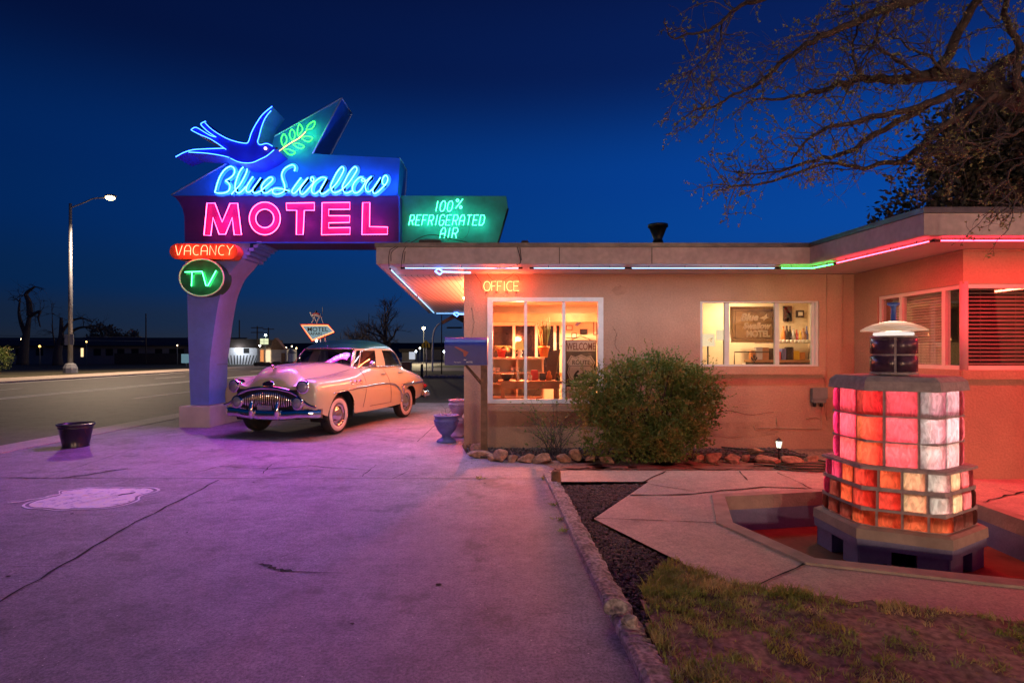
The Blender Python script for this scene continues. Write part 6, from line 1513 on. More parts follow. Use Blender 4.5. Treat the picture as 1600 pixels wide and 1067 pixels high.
for (x, y, w, h), lb in (((890, 512, 10, 8), 'pale framed print high on the office wall'), ((897.5, 524, 8, 8), 'small pale print above the welcome sign'), ((930.5, 512, 5, 22), 'narrow red framed print by the window edge')):
    p_, q_ = f(x-w/2, y+h/2), f(x+w/2, y-h/2); t = thing('wall_print', lb, 'picture', p_, 'prints on the office wall'); MB().box(p_.x, q_.x, 12.36, 12.39, p_.z, q_.z).build('frame', M['bark'], t); MB().box(p_.x+.015, q_.x-.015, 12.35, 12.359, p_.z+.015, q_.z-.015).build('print', M['paper'], t)
# ------------------------------------------------------------------ room behind the small window
f = lambda x, y: P(x, y, 9.22)
M['frost'] = leafmat('frosted_white', [(.9, .9, .88), (.95, .95, .93)], .85)
GS = thing('hanging_glass_sign', 'gold framed leaded glass sign hanging in the small window', 'sign', f(1178, 535)); A_, B_ = f(1141.5, 535), f(1214.5, 479)
b = MB(); w = .038; fr2 = mat('gold_frame', (.42, .28, .08), .45, var=.2)
b.box(A_.x, B_.x, 9.21, 9.25, A_.z, A_.z+w); b.box(A_.x, B_.x, 9.21, 9.25, B_.z-w, B_.z); b.box(A_.x, A_.x+w, 9.211, 9.249, A_.z+w, B_.z-w); b.box(B_.x-w, B_.x, 9.211, 9.249, A_.z+w, B_.z-w); b.build('frame', fr2, GS)
MB().box(A_.x+w, B_.x-w, 9.228, 9.232, A_.z+w, B_.z-w).build('glass_pane', glass('leaded_glass', (.42, .34, .28), gloss=.05), GS)
b = MB(); gx0, gx1, gz0, gz1 = A_.x+w, B_.x-w, A_.z+w, B_.z-w
for u in (.06, .94): b.box(lerp(gx0, gx1, u)-.003, lerp(gx0, gx1, u)+.003, 9.222, 9.227, gz0, gz1); b.box(gx0, gx1, 9.2221, 9.2269, lerp(gz0, gz1, u)-.003, lerp(gz0, gz1, u)+.003)
b.build('lead_line', M['black'], GS)
text('Blue', f(1157, 0).x, f(0, 500.5).z, .112, 9.218, M['frost'], GS, shear=.3, off=.008); text('Swallow', f(1161, 0).x, f(0, 513.5).z, .100, 9.218, M['frost'], GS, shear=.3, off=.008, sxx=.92); text('MOTEL', f(1166, 0).x, f(0, 526).z, .100, 9.218, M['frost'], GS, off=.007, sxx=.85)
b = MB(); b.add([f(x, y)+Vector((0, -.012+d, 0)) for d in (0, .004) for x, y in [(1186, 497), (1193, 494.5), (1198, 490), (1197.5, 495.5), (1202, 496), (1196, 498.5), (1193, 502), (1192, 498.5)]], [list(range(8))]+[[i, (i+1) % 8, 8+(i+1) % 8, 8+i] for i in range(8)]); b.build('emblem', M['frost'], GS)
f = lambda x, y: P(x, y, 9.35)
FS = thing('iron_stand', 'black iron frame with a fleur de lis on the window sill', 'stand', f(1179, 570)); b = MB(); b.tube([f(1147.5, 570), f(1147.5, 550), f(1210.5, 550), f(1210.5, 570)], .010, 6); b.build('frame', M['black'], FS)
b = MB()
for pts in ([(1178.5, 552), (1176.5, 557), (1178.5, 563), (1180.5, 557)], [(1178, 562), (1174, 557), (1173.5, 560.5), (1177, 564)], [(1179, 562), (1183, 557), (1183.5, 560.5), (1180, 564)], [(1177, 564.5), (1178.5, 568.5), (1180, 564.5)]):
    k = len(pts); b.add([f(x, y)+Vector((0, d, 0)) for d in (0, .01) for x, y in pts], [list(range(k)), list(range(k, 2*k))[::-1]]+[[i, (i+1) % k, k+(i+1) % k, k+i] for i in range(k)])
b.build('fleur', M['black'], FS)
f = lambda x, y: P(x, y, 9.9)
for (x0_, x1_, y0_, y1_), lb in (((1095, 1117, 522, 541), 'white lamp shade with a dark bird motif at the left'), ((1119, 1143, 515.5, 531), 'larger white lamp shade behind the gold framed sign')):
    c = f((x0_+x1_)/2, y1_); t = thing('floor_lamp', lb, 'lamp', (c.x, 9.9, .03)); h_ = f(0, y0_).z-c.z; r_ = (x1_-x0_)/2*9.9/FX
    MB().lathe([(r_, 0), (r_*.9, h_)], c, 20).build('lamp_shade', emis('warm_shade', (1, .76, .45), 1.0), t); MB().tube([(c.x, 9.9, .03), (c.x, 9.9, c.z+h_*.5)], .014, 6).build('stem', M['black'], t)
    b = MB(); p = f((x0_+x1_)/2, (y0_+y1_)/2); p.y -= r_+.004; b.add([p+Vector(v) for v in ((-.05, 0, .0), (0, -.0, .03), (.05, 0, .04), (.02, 0, -.01), (.03, 0, -.04), (-.01, 0, -.02))], [[0, 1, 2, 3, 4, 5]]); b.build('motif', M['black'], t)
    point_light('floor_lamp', (c.x, 9.65, c.z+h_*.5), (1, .62, .30), ROOM*.10, .05, t)
f = lambda x, y: P(x, y, 10.05)
SF = thing('scalloped_shelf', 'cream shelf with a scalloped edge crowded with knick knacks', 'shelf', f(1220, 540)); A_, B_ = f(1172, 534), f(1270, 531)
MB().box(A_.x, B_.x, 9.9, 10.4, A_.z, A_.z+.03).build('board', M['white'], SF)
b = MB(); k = 16
for i in range(k): b.lathe([(0, 0), ((B_.x-A_.x)/k*.52, 0), ((B_.x-A_.x)/k*.52, .012), (0, .012)], (lerp(A_.x, B_.x, (i+.5)/k), 9.90, A_.z), 14, (0, -1, 0))
b.build('scallop', M['white'], SF); MB().box(A_.x, B_.x, 9.95, 10.4, A_.z-.40, A_.z-.37).build('board', M['white'], SF)
MB().box(A_.x, B_.x, 10.36, 10.41, A_.z-.9, A_.z-.401).build('back_panel', M['orangewood'], SF); MB().box(A_.x+.05, B_.x-.02, 9.96, 9.98, A_.z-.75, A_.z-.402).build('curtain', M['paper'], SF)
cols = [M['terraorange'], M['bark'], M['bucket'], M['galv'], M['terrared'], M['yellow'], M['orangewood'], M['urnblue']]
descr = ['amber', 'brown', 'black', 'silver', 'red', 'yellow', 'wooden', 'blue']
for i in range(14):
    top = i < 8; px = (1224+i*5.2) if top else (1180+(i-8)*14.5); z = A_.z+.031 if top else A_.z-.369; h = R.uniform(.12, .26) if top else R.uniform(.12, .24); r = R.uniform(.025, .048); x = P(px, 0, 10.05).x
    q = MB().lathe([(0, 0), (r, 0), (r*1.1, h*.4), (r*.6, h*.65), (r*.35, h*.8), (r*.4, h), (0, h)], (x, 10.05, z), 14).build('ornament', cols[i % 8], loc=(x, 10.05, z))
    tag(q, ('%s ornament, %s on the scalloped shelf top' if top else '%s ornament, %s under the scalloped shelf') % (descr[i % 8], ['first', 'second', 'third', 'fourth', 'fifth', 'sixth', 'seventh', 'eighth', 'first', 'second', 'third', 'fourth', 'fifth', 'sixth'][i]), 'ornament', 'knick knacks on the scalloped shelf')
for (x, y, w, h), lb, m in (((1231, 490, 13, 24), 'dark poster with a pale curve behind the right mullion', 'seat'), ((1250.5, 490.5, 12, 11), 'small dark framed picture high on the room wall', 'paper')):
    f = lambda X, Y: P(X, Y, 10.46); p_, q_ = f(x-w/2, y+h/2), f(x+w/2, y-h/2); t = thing('wall_picture', lb, 'picture', p_); MB().box(p_.x, q_.x, 10.46, 10.49, p_.z, q_.z).build('frame', M['bark'], t); MB().box(p_.x+.03, q_.x-.03, 10.45, 10.459, p_.z+.03, q_.z-.03).build('print', M[m], t)
    if m == 'seat': b = MB(); b.tube(smooth([f(1226, 480), f(1231, 488), f(1234, 494), f(1228, 501)], 4), .02, 5); b.v = [(v[0], 10.446, v[2]) for v in b.v]; b.build('curve', M['paper'], t)
for i in range(9):
    px = 1176+i*9.6; z = EYE-(562-HY)/FX*9.75; h = R.uniform(.10, .22); x = P(px, 0, 9.75).x; w = R.uniform(.03, .06)
    q = MB().box(x-w, x+w, 9.72, 9.82, z, z+h, bev=.006).build('boxed_trinket', cols[(i*3) % 8], loc=(x, 9.75, z)); tag(q, '%s trinket box, %s on the low sideboard inside the small window' % (descr[(i*3) % 8], ['first', 'second', 'third', 'fourth', 'fifth', 'sixth', 'seventh', 'eighth', 'ninth'][i]), 'box', 'trinkets on the sideboard')
z = EYE-(562-HY)/FX*9.75; SBD = thing('sideboard', 'low wooden sideboard inside the small window', 'sideboard', (P(1212, 0, 9.75).x, 9.75, .03)); x0, x1 = P(1168, 0, 9.75).x, P(1266, 0, 9.75).x
MB().box(x0, x1, 9.6, 9.9, z-.04, z-.001).build('top', M['orangewood'], SBD); MB().box(x0+.02, x1-.02, 9.63, 9.88, .03, z-.041).build('cabinet', M['bark'], SBD)
# ------------------------------------------------------------------ across the road
c = G(110, 583.5); Yp = 39.5; c = Vector((P(110, 0, Yp).x, Yp, .06)); SL = thing('street_lamp', 'tall grey street lamp lit across the road', 'street lamp', c)
zt4 = P(0, 325, Yp).z; b = MB(); b.lathe([(.42, 0), (.42, .35), (.3, .62), (.16, .68)], c, 8, sm=False); b.build('footing', M['galv'], SL)
b = MB(); b.tube([c+Vector((0, 0, .6)), (c.x, c.y, zt4+.3)], [.15, .09], 12); b.build('pole', M['galv'], SL)
hd = P(173, 308, Yp); b = MB(); b.tube(smooth([(c.x, c.y, zt4), P(133, 316, Yp), P(146, 310.5, Yp), P(166, 309, Yp)], 4), .045, 8); b.build('arm', M['galv'], SL)
b = MB(); b.ball(hd+Vector((0, 0, .05)), .42, 2, sc=(1.0, .5, .32)); b.build('lamp_head', M['galv'], SL)
MB().ball(hd-Vector((0, .05, .08)), .30, 2, sc=(1.0, .8, .5)).build('lens', emis('street_lens', (1, .66, .26), 30), SL)
spot('street_lamp', hd-Vector((0, 0, .3)), hd-Vector((-3, 2, 12)), (1, .72, .48), STREET, 150, SL, .6, .2)
MB().box(P(103, 0, Yp).x, P(117, 0, Yp).x, Yp-.13, Yp-.11, P(0, 539, Yp).z, P(0, 522, Yp).z).build('sign_plate', M['galv'], SL)
Yf = 73.0
FM = thing('roadside_motel', 'long low dark motel building across the road', 'building', (-55, Yf, 0)); xa, xb = -90, P(352, 0, Yf).x
MB().box(xa, xb, Yf, Yf+9, -.05, P(0, 541, Yf).z).build('wall', M['farwall'], FM); b = MB(); b.add([(xa-.5, Yf-.8, 2.2), (xb+.5, Yf-.8, 2.2), (xb+.5, Yf+5, 3.3), (xa-.5, Yf+5, 3.3), (xa-.5, Yf-.8, 2.35), (xb+.5, Yf-.8, 2.35), (xb+.5, Yf+5, 3.45), (xa-.5, Yf+5, 3.45)], [[0, 1, 2, 3][::-1], [4, 5, 6, 7], [0, 1, 5, 4], [2, 3, 7, 6], [1, 2, 6, 5], [3, 0, 4, 7]]); b.build('roof', M['farroof'], FM)
for k, px in enumerate((8, 30, 62, 152, 171, 189, 211, 248, 270, 282)):
    x = P(px, 0, Yf).x; MB().box(x-.45, x+.45, Yf-.03, Yf-.002, 1.05, 1.9).build('window', M['dark'], FM)
x = P(128.5, 0, Yf).x; MB().box(x-.16, x+.16, Yf-.03, Yf-.002, .9, 2.0).build('lit_window', emis('far_window', (1, .7, .35), 1.3), FM)
x = P(248, 0, Yf).x; MB().box(x-5, x+5, Yf-.9, Yf-.7, 0, 1.35).build('porch_fence', M['farroof'], FM)
c = P(290, 567, 60); q = thing('lit_notice_board', 'small pale blue lit board beside the sign pillar across the road', 'sign', (c.x, 60, 0)); MB().box(c.x-.45, c.x+.45, 60, 60.1, .35, P(0, 553, 60).z).build('panel', emis('pale_panel', (.30, .55, .68), .35), q); MB().box(c.x-.05, c.x+.05, 60.02, 60.08, -.03, .35).build('post', M['grey'], q)
Yz = 70.0; ZB = thing('striped_cabin', 'small white building with slanting black stripes at its foot', 'building', (P(380, 0, Yz).x, Yz, 0)); xa, xb = P(345, 0, Yz).x, P(402, 0, Yz).x; zt5 = P(0, 543.5, Yz).z
MB().box(xa, xb, Yz, Yz+7, -.05, zt5).build('wall', M['whitewash'], ZB); b = MB(); b.box(xa-1, xb+.3, Yz-.8, Yz+7, zt5+.01, zt5+1.05); b.build('roof', M['farroof'], ZB)
b = MB(); zs_ = P(0, 555, Yz).z; mid = (xa+xb)/2-.2
for k in range(-13, 14):
    x = mid+k*.33; s_ = .35*k/5; 
    if xa < x-.1 and x+.1 < xb: b.add([(x-.07, Yz-.006, 0), (x+.07, Yz-.006, 0), (max(xa, min(xb, x+.07+s_)), Yz-.006, zs_), (max(xa, min(xb, x-.07+s_)), Yz-.006, zs_)], [[0, 1, 2, 3]])
b.build('painted_stripes', M['black'], ZB); x = P(385, 0, Yz).x; MB().box(x-.35, x+.35, Yz-.03, Yz-.007, 1.35, 1.95).build('window', M['dark'], ZB)
b = MB(); b.ball(P(370, 545.5, Yz-.25), .14, 1); b.build('wall_lamp', emis('cabin_lamp', (.9, .95, 1), 25), ZB); point_light('wall_lamp', P(371, 547, Yz-1.2), (.85, .93, 1), 130, .2, ZB)
def lamp_post(px, py, Y, label, col, k, r=.10, pole=True, pw=0, base=-.03):
    c = P(px, py, Y); t = thing('lamp_post', label, 'lamp', (c.x, Y, base), 'small lights across the road'); MB().ball(c, r, 1).build('bulb', emis('bulb', col, k), t)
    MB().tube([(c.x, Y+.02, base), (c.x, Y+.02, c.z-r*.8)], .04, 5).build('post', M['grey'], t)
    if pw: point_light('bulb', c-Vector((0, 5, .6)), col, pw, .1, t)
    return t
for a in [(34, 530, 60, 'warm yard lamp behind the leafless trunk', (1, .7, .35), 14, .11), (62, 541, 60, 'dim amber lamp under the dead tree', (1, .5, .1), 5, .12), (135, 534, 66, 'amber lamp on the long motel roof line', (1, .55, .15), 6, .09), (277, 539.5, 68, 'tiny lamp at the end of the long motel', (1, .7, .4), 8, .07), (415, 523.5, 66, 'greenish white lamp above the lit board', (.8, 1, .8), 30, .12), (406, 540, 64, 'white lamp at the striped cabin corner', (1, .95, .85), 20, .10), (427, 537, 66, 'white lamp left of the timber peak', (1, .9, .75), 14, .08), (447, 543, 66, 'warm lamp right of the timber peak', (1, .8, .5), 12, .08), (456, 541, 70, 'string lamp above the barrel shaped hut', (1, .75, .4), 10, .08), (463, 544, 70, 'amber string lamp beside the car roof', (1, .65, .25), 10, .09), (662, 513, 80, 'yellow street lamp glowing through the bare tree', (1, .8, .45), 40, .22, True, 3500), (656, 544, 90, 'small white lamp left of the crossing sign', (1, .95, .8), 20, .12), (694, 549.5, 80, 'cool white lamp beside the mailbox', (.75, .9, 1), 50, .14), (650, 549, 88, 'cool lamp at the far corner shop', (.8, .9, 1), 20, .14)]:
    lamp_post(*a)
# shop front with lit board, timber peak, hut
c = P(414, 567, 68); SH2 = thing('lit_shop_front', 'low shop front glowing orange beside the striped cabin', 'building', (c.x, 68, 0)); xa, xb = P(405, 0, 68).x, P(426, 0, 68).x
MB().box(xa, xb, 68, 71, -.05, P(0, 544, 68).z).build('wall', M['cream'], SH2); MB().box(xa-.2, xb+.2, 67.5, 71, P(0, 544, 68).z+.01, P(0, 540, 68).z).build('roof', M['farroof'], SH2)
for px, cl, k in ((410, (1, .35, .12), .8), (419, (1, .75, .45), 1.1)): x = P(px, 0, 68).x; MB().box(x-.28, x+.28, 67.97, 67.998, .25, 1.75).build('lit_window', emis('shop_glow', cl, k), SH2)
point_light('shop_glow', P(420, 558, 65.5), (1, .8, .55), 90, .2, SH2)
c = P(412.5, 538, 62); LB = thing('lit_board_sign', 'square cream lit sign on a post before the shop front', 'sign', (c.x, 62, -.03)); MB().box(c.x-.42, c.x+.42, 62, 62.12, c.z, c.z+.62).build('panel', emis('board_glow', (.85, .90, .55), .95), LB); b = MB(); b.box(c.x-.43, c.x+.43, 61.97, 61.999, c.z+.29, c.z+.32); b.box(c.x-.01, c.x+.02, 61.97, 61.998, c.z, c.z+.62); b.build('bar', M['grey'], LB); MB().tube([(c.x, 62.06, -.03), (c.x, 62.06, c.z)], .05, 6).build('post', M['grey'], LB)
c = P(436, 567, 65); TP = thing('timber_shop', 'pale stuccoed shop with a peaked timber roof across the road', 'building', (c.x, 65, 0)); f = lambda x, y: P(x, y, 65)
MB().box(f(424, 0).x, f(448, 0).x, 65, 68, -.05, f(0, 546).z).build('wall', M['cream'], TP); b = MB(); b.prism(sxz([(424, 546), (427, 532), (431, 528), (436, 533), (441, 540), (447, 546)], 65), 64.8, 65.6); b.build('roof', M['orangewood'], TP); MB().box(f(440, 0).x, f(446, 0).x, 64.9, 64.998, 0, 1.4).build('door', M['orangewood'], TP)
c = P(454, 567, 66); HT = thing('round_hut', 'small round white hut with a cone roof beside the timber shop', 'building', (c.x, 66, 0)); MB().lathe([(.55, -.05), (.55, 1.35)], c-Vector((0, 0, c.z)), 16).build('wall', M['whitewash'], HT); MB().lathe([(.68, 1.351), (0, 2.0)], c-Vector((0, 0, c.z)), 16).build('roof', M['galv'], HT)
for i in range(9):
    px = [404, 409, 417, 428, 433, 444, 449, 458, 464][i]; q = MB().ball((P(px, 0, 60).x, 60, .22), .34, 2, jit=.25, sc=(1.3, 1, .8)).build('low_shrub', M['evergreen'], loc=(P(px, 0, 60).x, 60, 0)); tag(q, 'small dark clipped shrub along the verge before the lit shops', 'shrub', 'shrubs before the lit shops')
# motel sign with a camel
Ys = 46.0; f = lambda x, y: P(x, y, Ys); SS = thing('camel_sign', 'MOTEL SAFARI pointed sign edged in red neon with a camel on top', 'sign', (f(505, 0).x, Ys, -.03))
pts = [(471, 508.5), (512, 508.5), (521.5, 518.5), (488, 531.5)]; b = MB(); b.prism(sxz(pts, Ys), Ys, Ys+.3); b.build('panel', emis('sign_face', (.26, .38, .42), .75), SS)
b = MB(); b.tube([P(x, y, Ys-.05) for x, y in pts], .045, 6, True); b.build('neon_edge', NE['office'] if False else emis('sign_neon', (1, .16, .05), 5), SS); b = MB(); b.tube([P(x, y, Ys+.1) for x, y in [(469.5, 507), (512.5, 507), (523.5, 518.5), (487.5, 533.5)]], .07, 6, True); b.build('rim', M['terrared'], SS)
text('MOTEL', f(480, 0).x, f(0, 517.8).z, .36, Ys-.02, M['black'], SS, sxx=1.05, off=.006); text('SAFARI', f(481.5, 0).x, f(0, 523.5).z, .23, Ys-.02, M['black'], SS, sxx=1.1, off=.004)
b = MB()
for px in (500, 507): b.tube([(f(px, 0).x, Ys+.15, -.03), (f(px, 0).x, Ys+.15, f(0, 509).z)], .07, 8)
b.build('post', M['galv'], SS); b = MB(); cm = lambda a: smooth([f(350+x/7.619, 480+y/7.619) for x, y in a], 3)
b.tube(cm([(1165, 112), (1120, 95), (1075, 92), (1050, 105)]), [.08, .11, .13, .14, .14, .13, .12, .11, .10, .10], 8); b.tube(cm([(1055, 105), (1035, 90), (1035, 65), (1020, 70)]), [.08, .07, .06, .05, .05, .05, .05, .05, .05, .04], 8)
for lg in ([(1060, 110), (1065, 145), (1045, 185)], [(1075, 115), (1090, 150), (1105, 188)], [(1140, 110), (1120, 150), (1108, 188)], [(1160, 110), (1170, 150), (1180, 188)]): b.tube(cm(lg), [.055, .05, .045, .04, .035, .03, .03], 6)
b.build('camel_figure', M['whitewash'], SS); b = MB(); b.tube(cm([(1095, 90), (1095, 60), (1098, 40)]), [.12, .11, .10, .09, .08, .07, .06], 8); b.build('rider_figure', M['black'], SS); b = MB(); b.tube(cm([(1065, 92), (1100, 82), (1140, 95)]), [.13]*7, 6); b.build('saddle_cloth', M['terrared'], SS)
b = MB(); b.tube([f(504, 480), f(504, 490)], .03, 5); b.build('pole_flag', M['galv'], SS); b = MB(); b.ball(f(496.5, 531.5)-Vector((0, .3, .05)), .09, 1); b.build('flood_lamp', emis('flood', (.95, 1, .95), 25), SS)
# poles and signs
def upole(px, ytop, Y, label, arms=1, r=.09):
    x = P(px, 0, Y).x; zt_ = P(0, ytop, Y).z; t = thing('utility_pole', label, 'utility pole', (x, Y, -.03), 'utility poles beyond the road'); MB().tube([(x, Y, -.03), (x, Y, zt_)], [r, r*.7], 6).build('pole', M['bark'], t)
    for k in range(arms): MB().box(x-.9, x+.9, Y-.06, Y+.06, zt_-.3-.7*k, zt_-.18-.7*k).build('cross_arm', M['bark'], t)
upole(228, 490, 70, 'plain pole in front of the long motel roof', 0); upole(402, 509.5, 85, 'pole with a crossarm left of the lit board', 2, .12); upole(419.5, 512, 92, 'pole with a crossarm right of the lit board', 1, .12); upole(374, 500, 80, 'pole with a dim lamp arm beside the sign pillar', 0, .10); upole(576.5, 490, 60, 'thin bright pole through the small bare tree', 0, .05); upole(690, 492, 40, 'slim dark pole between the canopy and mailbox', 0, .05)
b = MB(); pts = []
for zoff, y0 in ((0, 522), (0, 528)): b.tube(smooth([P(-60, y0, 66), P(30, y0+3, 66), P(110, y0+3.6, 66), P(228, y0+5, 70)], 5), .018, 4)
q = b.build('overhead_wire', M['galv'], loc=(-50, 66, 3.4)); tag(q, 'two overhead wires crossing before the long motel roof', 'wire')
Yc = 33.; f = lambda x, y: P(x, y, Yc); XS = thing('crossing_sign', 'yellow five sided school crossing sign on a thin post', 'road sign', (f(666, 0).x, Yc, .05)); b = MB(); b.prism(sxz([(659, 543), (672, 543), (672, 538), (665.5, 531), (659, 538)], Yc), Yc, Yc+.03); b.build('plate', M['yellow'], XS); MB().tube([(f(666, 0).x, Yc+.05, .05), (f(666, 0).x, Yc+.05, f(0, 540).z)], .03, 6).build('post', M['galv'], XS)
b = MB()
for dx in (-2.2, 2): 
    p = f(665.5+dx, 537); b.ball(p+Vector((0, -.02, 0)), .05, 1); b.tube([p+Vector((0, -.02, -.04)), p+Vector((.02, -.02, -.15))], .04, 5); b.tube([p+Vector((.02, -.02, -.15)), p+Vector((-.05, -.02, -.24))], .02, 4); b.tube([p+Vector((.02, -.02, -.15)), p+Vector((.08, -.02, -.24))], .02, 4)
b.build('walking_figures', M['black'], XS); spot('crossing_glow', f(668, 545)-Vector((-1, 4, 0)), f(666, 538), (1, .85, .5), 40, 25, SL)
GN = thing('goose_neck_pole', 'white curved pole bending over beside the mailbox', 'pole', (P(676, 0, 42).x, 42, .05)); b = MB(); b.tube(smooth([(P(675.5, 0, 42).x, 42, .05), P(676, 545, 42), P(677, 525, 42), P(681, 512, 42), P(688, 505, 42)], 5), .065, 8); b.build('pole', M['whitewash'], GN)
f = lambda x, y: P(x, y, 20.5); NB = thing('side_carport', 'brown edged carport roof beyond the canopy end', 'carport', (f(720, 0).x, 20.5, 0)); b = MB(); q4 = [f(689.5, 502), f(707, 492.3), f(709, 492.3), f(709, 497), f(690.5, 506.5)]
b.add(q4+[p+Vector((0, .2, 0)) for p in q4], [[0, 1, 2, 3, 4][::-1], [5, 6, 7, 8, 9]]+[[i, (i+1) % 5, 5+(i+1) % 5, 5+i] for i in range(5)]); b.box(f(709, 0).x, f(760, 0).x, 20.5, 24, f(0, 496).z, f(0, 492.5).z); b.build('roof', M['orangewood'], NB); MB().box(f(735, 0).x, f(737, 0).x, 20.7, 20.8, -.03, f(0, 496).z).build('post', M['wood'], NB)
MB().tube([f(698, 512), f(722, 512)], .03, 5).build('hanging_rail', M['black'], NB)
b = MB(); b.box(f(724, 0).x, f(726, 0).x, 20.48, 20.52, f(0, 513).z, f(0, 498).z); b.build('rail_hanger', M['black'], NB)
q = MB().box(P(627, 0, 30).x, P(641, 0, 30).x, 30, 30.5, .0, P(0, 566, 30).z, bev=.02).build('wooden_box', M['orangewood'], loc=(P(634, 0, 30).x, 30, 0)); tag(q, 'orange brown wooden box on the ground behind the car', 'box')
q = MB().tube([(P(659, 0, 30).x, 30, -.01), (P(659, 0, 30).x, 30, P(0, 569, 30).z)], .07, 8).build('bollard', M['black'], loc=(P(659, 0, 30).x, 30, 0)); tag(q, 'short dark bollard on the verge right of the car', 'bollard')
for i in range(12):
    px = 664+i*5.2; q = MB().ball((P(px, 0, 33.6).x, 33.6, .03), .20, 2, jit=.2, sc=(1.2, .8, .7)).build('verge_stone', M['kerb'], loc=(P(px, 0, 33.6).x, 33.6, 0)); tag(q, 'pale stone in the row lining the verge behind the lot', 'stone', 'stones along the verge')
# far corner shops
for (x0_, x1_, yt, Y), lb, m in (((628, 650, 550, 95), 'low dark far building right of the bare tree', 'farwall'), ((655, 700, 546, 110), 'long pale far building behind the crossing sign', 'farwall'), ((500, 545, 545, 120), 'dark far building behind the car windscreen', 'farroof')):
    t = thing('far_building', lb, 'building', (P((x0_+x1_)/2, 0, Y).x, Y, 0)); MB().box(P(x0_, 0, Y).x, P(x1_, 0, Y).x, Y, Y+8, -.05, P(0, yt, Y).z).build('wall', M[m], t); MB().box(P(x0_, 0, Y).x-.4, P(x1_, 0, Y).x+.4, Y-.5, Y+8, P(0, yt, Y).z+.01, P(0, yt, Y).z+.5).build('roof', M['farroof'], t)
    if m == 'farwall' and Y < 100: x = P(644, 0, Y).x; MB().box(x-.5, x+.5, Y-.03, Y-.002, .3, 2.0).build('lit_window', emis('far_glow', (.8, .85, 1), .6), t)
# trees beyond the road
def baretree(label, px, ybase, Y, ytop, spread, seed, r0, depth=5, lean=0):
    x = P(px, 0, Y).x; H = P(0, ytop, Y).z; t = thing('bare_tree', label, 'tree', (x, Y, -.03)); rr = random.Random(seed); b, tw = MB(), MB()
    def grow(p, d, L, r, k):
        pts = [p]; q = p.copy(); n = 4
        for i in range(n): d = (d+Vector((rr.gauss(0, .16), rr.gauss(0, .16), rr.gauss(.02, .1)))).normalized(); q = q+d*L/n; pts.append(q)
        (b if k > 2 else tw).tube(pts, [lerp(r, r*.6, i/n) for i in range(n+1)], 6 if k > 2 else 3, caps=False)
        if k > 0:
            for c in range(rr.randint(2, 4) if k < depth else 4):
                e = (d+Vector((rr.gauss(0, spread), rr.gauss(0, spread), rr.gauss(.1, spread*.6)))).normalized(); grow(pts[rr.randint(2, n)], e, L*rr.uniform(.62, .86), r*.58, k-1)
    grow(Vector((x, Y, -.05)), Vector((lean, 0, 1)).normalized(), H*.30, r0, depth); b.build('trunk', M['bark'], t); tw.build('branches', M['bark'], t)
baretree('wide bare tree standing behind the parked car', 622, 566, 40, 440, .55, 5, .22, 6); baretree('smaller bare tree left of the wide one, over the car roof', 560, 560, 48, 470, .5, 9, .14, 5)
def deadtree(label, limbs, Y):
    x = P(limbs[0][0][0][0], 0, Y).x; t = thing('dead_tree', label, 'tree', (x, Y, -.03)); b = MB()
    for pts, r in limbs: q = smooth([P(a, c, Y) for a, c in pts], 4); b.tube(q, [lerp(r, r*.25, i/(len(q)-1)) for i in range(len(q))], 7)
    o = b.build('trunk', M['bark'], t); tw = MB()
    for k in range(26): pts = limbs[R.randrange(1, len(limbs))][0]; a = R.choice(pts[1:]); twigs(tw, P(a[0], a[1], Y), Vector((R.gauss(0, 1), R.gauss(0, .5), R.gauss(.3, .7))), R.uniform(.5, 1.4), .03, 2)
    tw.build('branches', M['bark'], t)
z8 = lambda pts: [(x/3.333, 280+y/3.333) for x, y in pts]
deadtree('twisted dead tree trunk with broken limbs left of the street lamp', [(z8([(115, 965), (125, 870), (140, 790), (155, 700)]), .55), (z8([(155, 710), (150, 640), (135, 600), (160, 575), (183, 560)]), .30), (z8([(130, 800), (110, 750), (98, 690), (105, 620)]), .24), (z8([(155, 715), (180, 700), (210, 688), (200, 720), (210, 770)]), .20), (z8([(105, 640), (85, 625), (70, 620)]), .08)], 58)
deadtree('stubby dead tree with drooping boughs behind the street lamp', [(z8([(300, 970), (300, 900), (318, 820), (318, 720)]), .5), (z8([(320, 860), (380, 790), (440, 770), (500, 790)]), .20), (z8([(320, 800), (370, 740), (430, 725), (480, 745)]), .16), (z8([(290, 880), (275, 800), (272, 700)]), .10)], 58)
crowntree('round_tree', 'dark rounded tree behind the long motel', (P(162, 0, 88).x, 88, 0), [(P(162, 0, 88).x, 88, 3.6, 2.2, 2, 2.0), (P(158, 0, 88).x, 88, 2.4, 2.6, 2, 1.5)], 1500, 'evergreen', .5, .3); crowntree('round_tree', 'wide low dark tree behind the long motel roof', (P(207, 0, 90).x, 90, 0), [(P(207, 0, 90).x, 90, 2.8, 4.2, 2, 1.5), (P(212, 0, 90).x, 90, 3.3, 2.4, 2, 1.2)], 1500, 'evergreen', .5, .3)
c = G(0, 575); crowntree('clipped_bush', 'rounded bush at the left edge lit by the street lamp', (P(-3, 0, 36).x, 36, .06), [(P(-3, 0, 36).x, 36, 1.15, .75, .6, .9)], 1600, 'bushleaf', .09, .05)
b = MB(); xs2 = [-900+i*30 for i in range(61)]
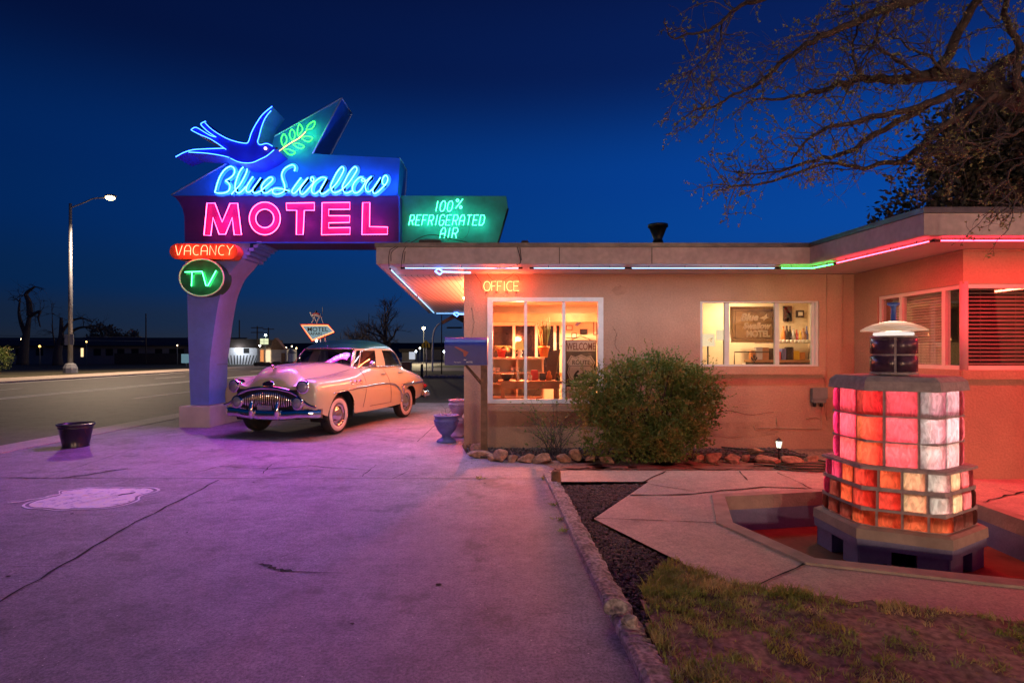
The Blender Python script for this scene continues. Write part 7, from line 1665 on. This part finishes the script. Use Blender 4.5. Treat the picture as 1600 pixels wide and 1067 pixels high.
for i in range(60):
    h0, h1 = [9+7*value_noise(x, 0, .006, 3)+3*value_noise(x, 3, .03, 3) for x in (xs2[i], xs2[i+1])]
    b.add([(xs2[i], 700, -1), (xs2[i+1], 700, -1), (xs2[i+1], 760, h1), (xs2[i], 760, h0), (xs2[i+1], 900, h1*.5), (xs2[i], 900, h0*.5)], [[0, 1, 2, 3], [3, 2, 4, 5]])
struct(b.build('hills', M['hill']))

# added unseen wing and end wall; their tube and lamps give frontal fill
CW = thing('added_wing', 'added unseen stucco wing on the right carrying a red fill tube', 'building', (11, -2, 0))
MB().box(10.2, 10.5, -9, 5.9, -.05, 2.7).build('wall', M['stucco'], CW); MB().box(9.2, 10.5, -9, 5.9, 2.7, 2.95).build('roof', M['fascia'], CW)
eave('added red fill tube on the unseen wing eave outside the frame', [(9.3, 2.0, TZ), (9.3, 5.6, TZ)], 'fillred', 4, .018, pw=0)
MB().box(-7, 10.5, -13.5, -13, -.05, 3.1).build('added_end_wall', M['stucco'], CW)  # added behind the camera to cut sky reflections and carry fill lamps
for k, (x, y, z) in enumerate(((10.0, -.6, 2.2), (7.2, -12.7, 2.3), (5.3, -12.7, 2.3), (-4.4, -12.7, 2.3))):  # added lamps, all unseen, supplying the frontal fill light
    t = thing('fill_lamp', ['added fill lamp on the unseen wing', 'added fill lamp at the right of the unseen end wall', 'added fill lamp in the middle of the unseen end wall', 'added fill lamp at the left of the unseen end wall'][k], 'lamp', (x, y, z), 'added fill lamps out of frame')
    b = MB(); b.lathe([(.06, .12), (.07, .14), (.02, .17)], (x, y, z), 14); b.box(x-.02 if x < 9 else x, x+.02 if x < 9 else x+.2, y-.3 if y < -12 else y-.02, y+.02, z+.13, z+.16); b.build('bracket', M['black'], t)
    MB().ball((x, y, z), .11, 2).build('globe', emis('fill_globe', (1, .72, .42), 1.4), t); point_light('fill_lamp', (x-.25 if x > 9 else x, y if x > 9 else y+.25, z), (1, .66, .44), COURT_FILL*(.6 if x > 9 else 4.4), .11, t)
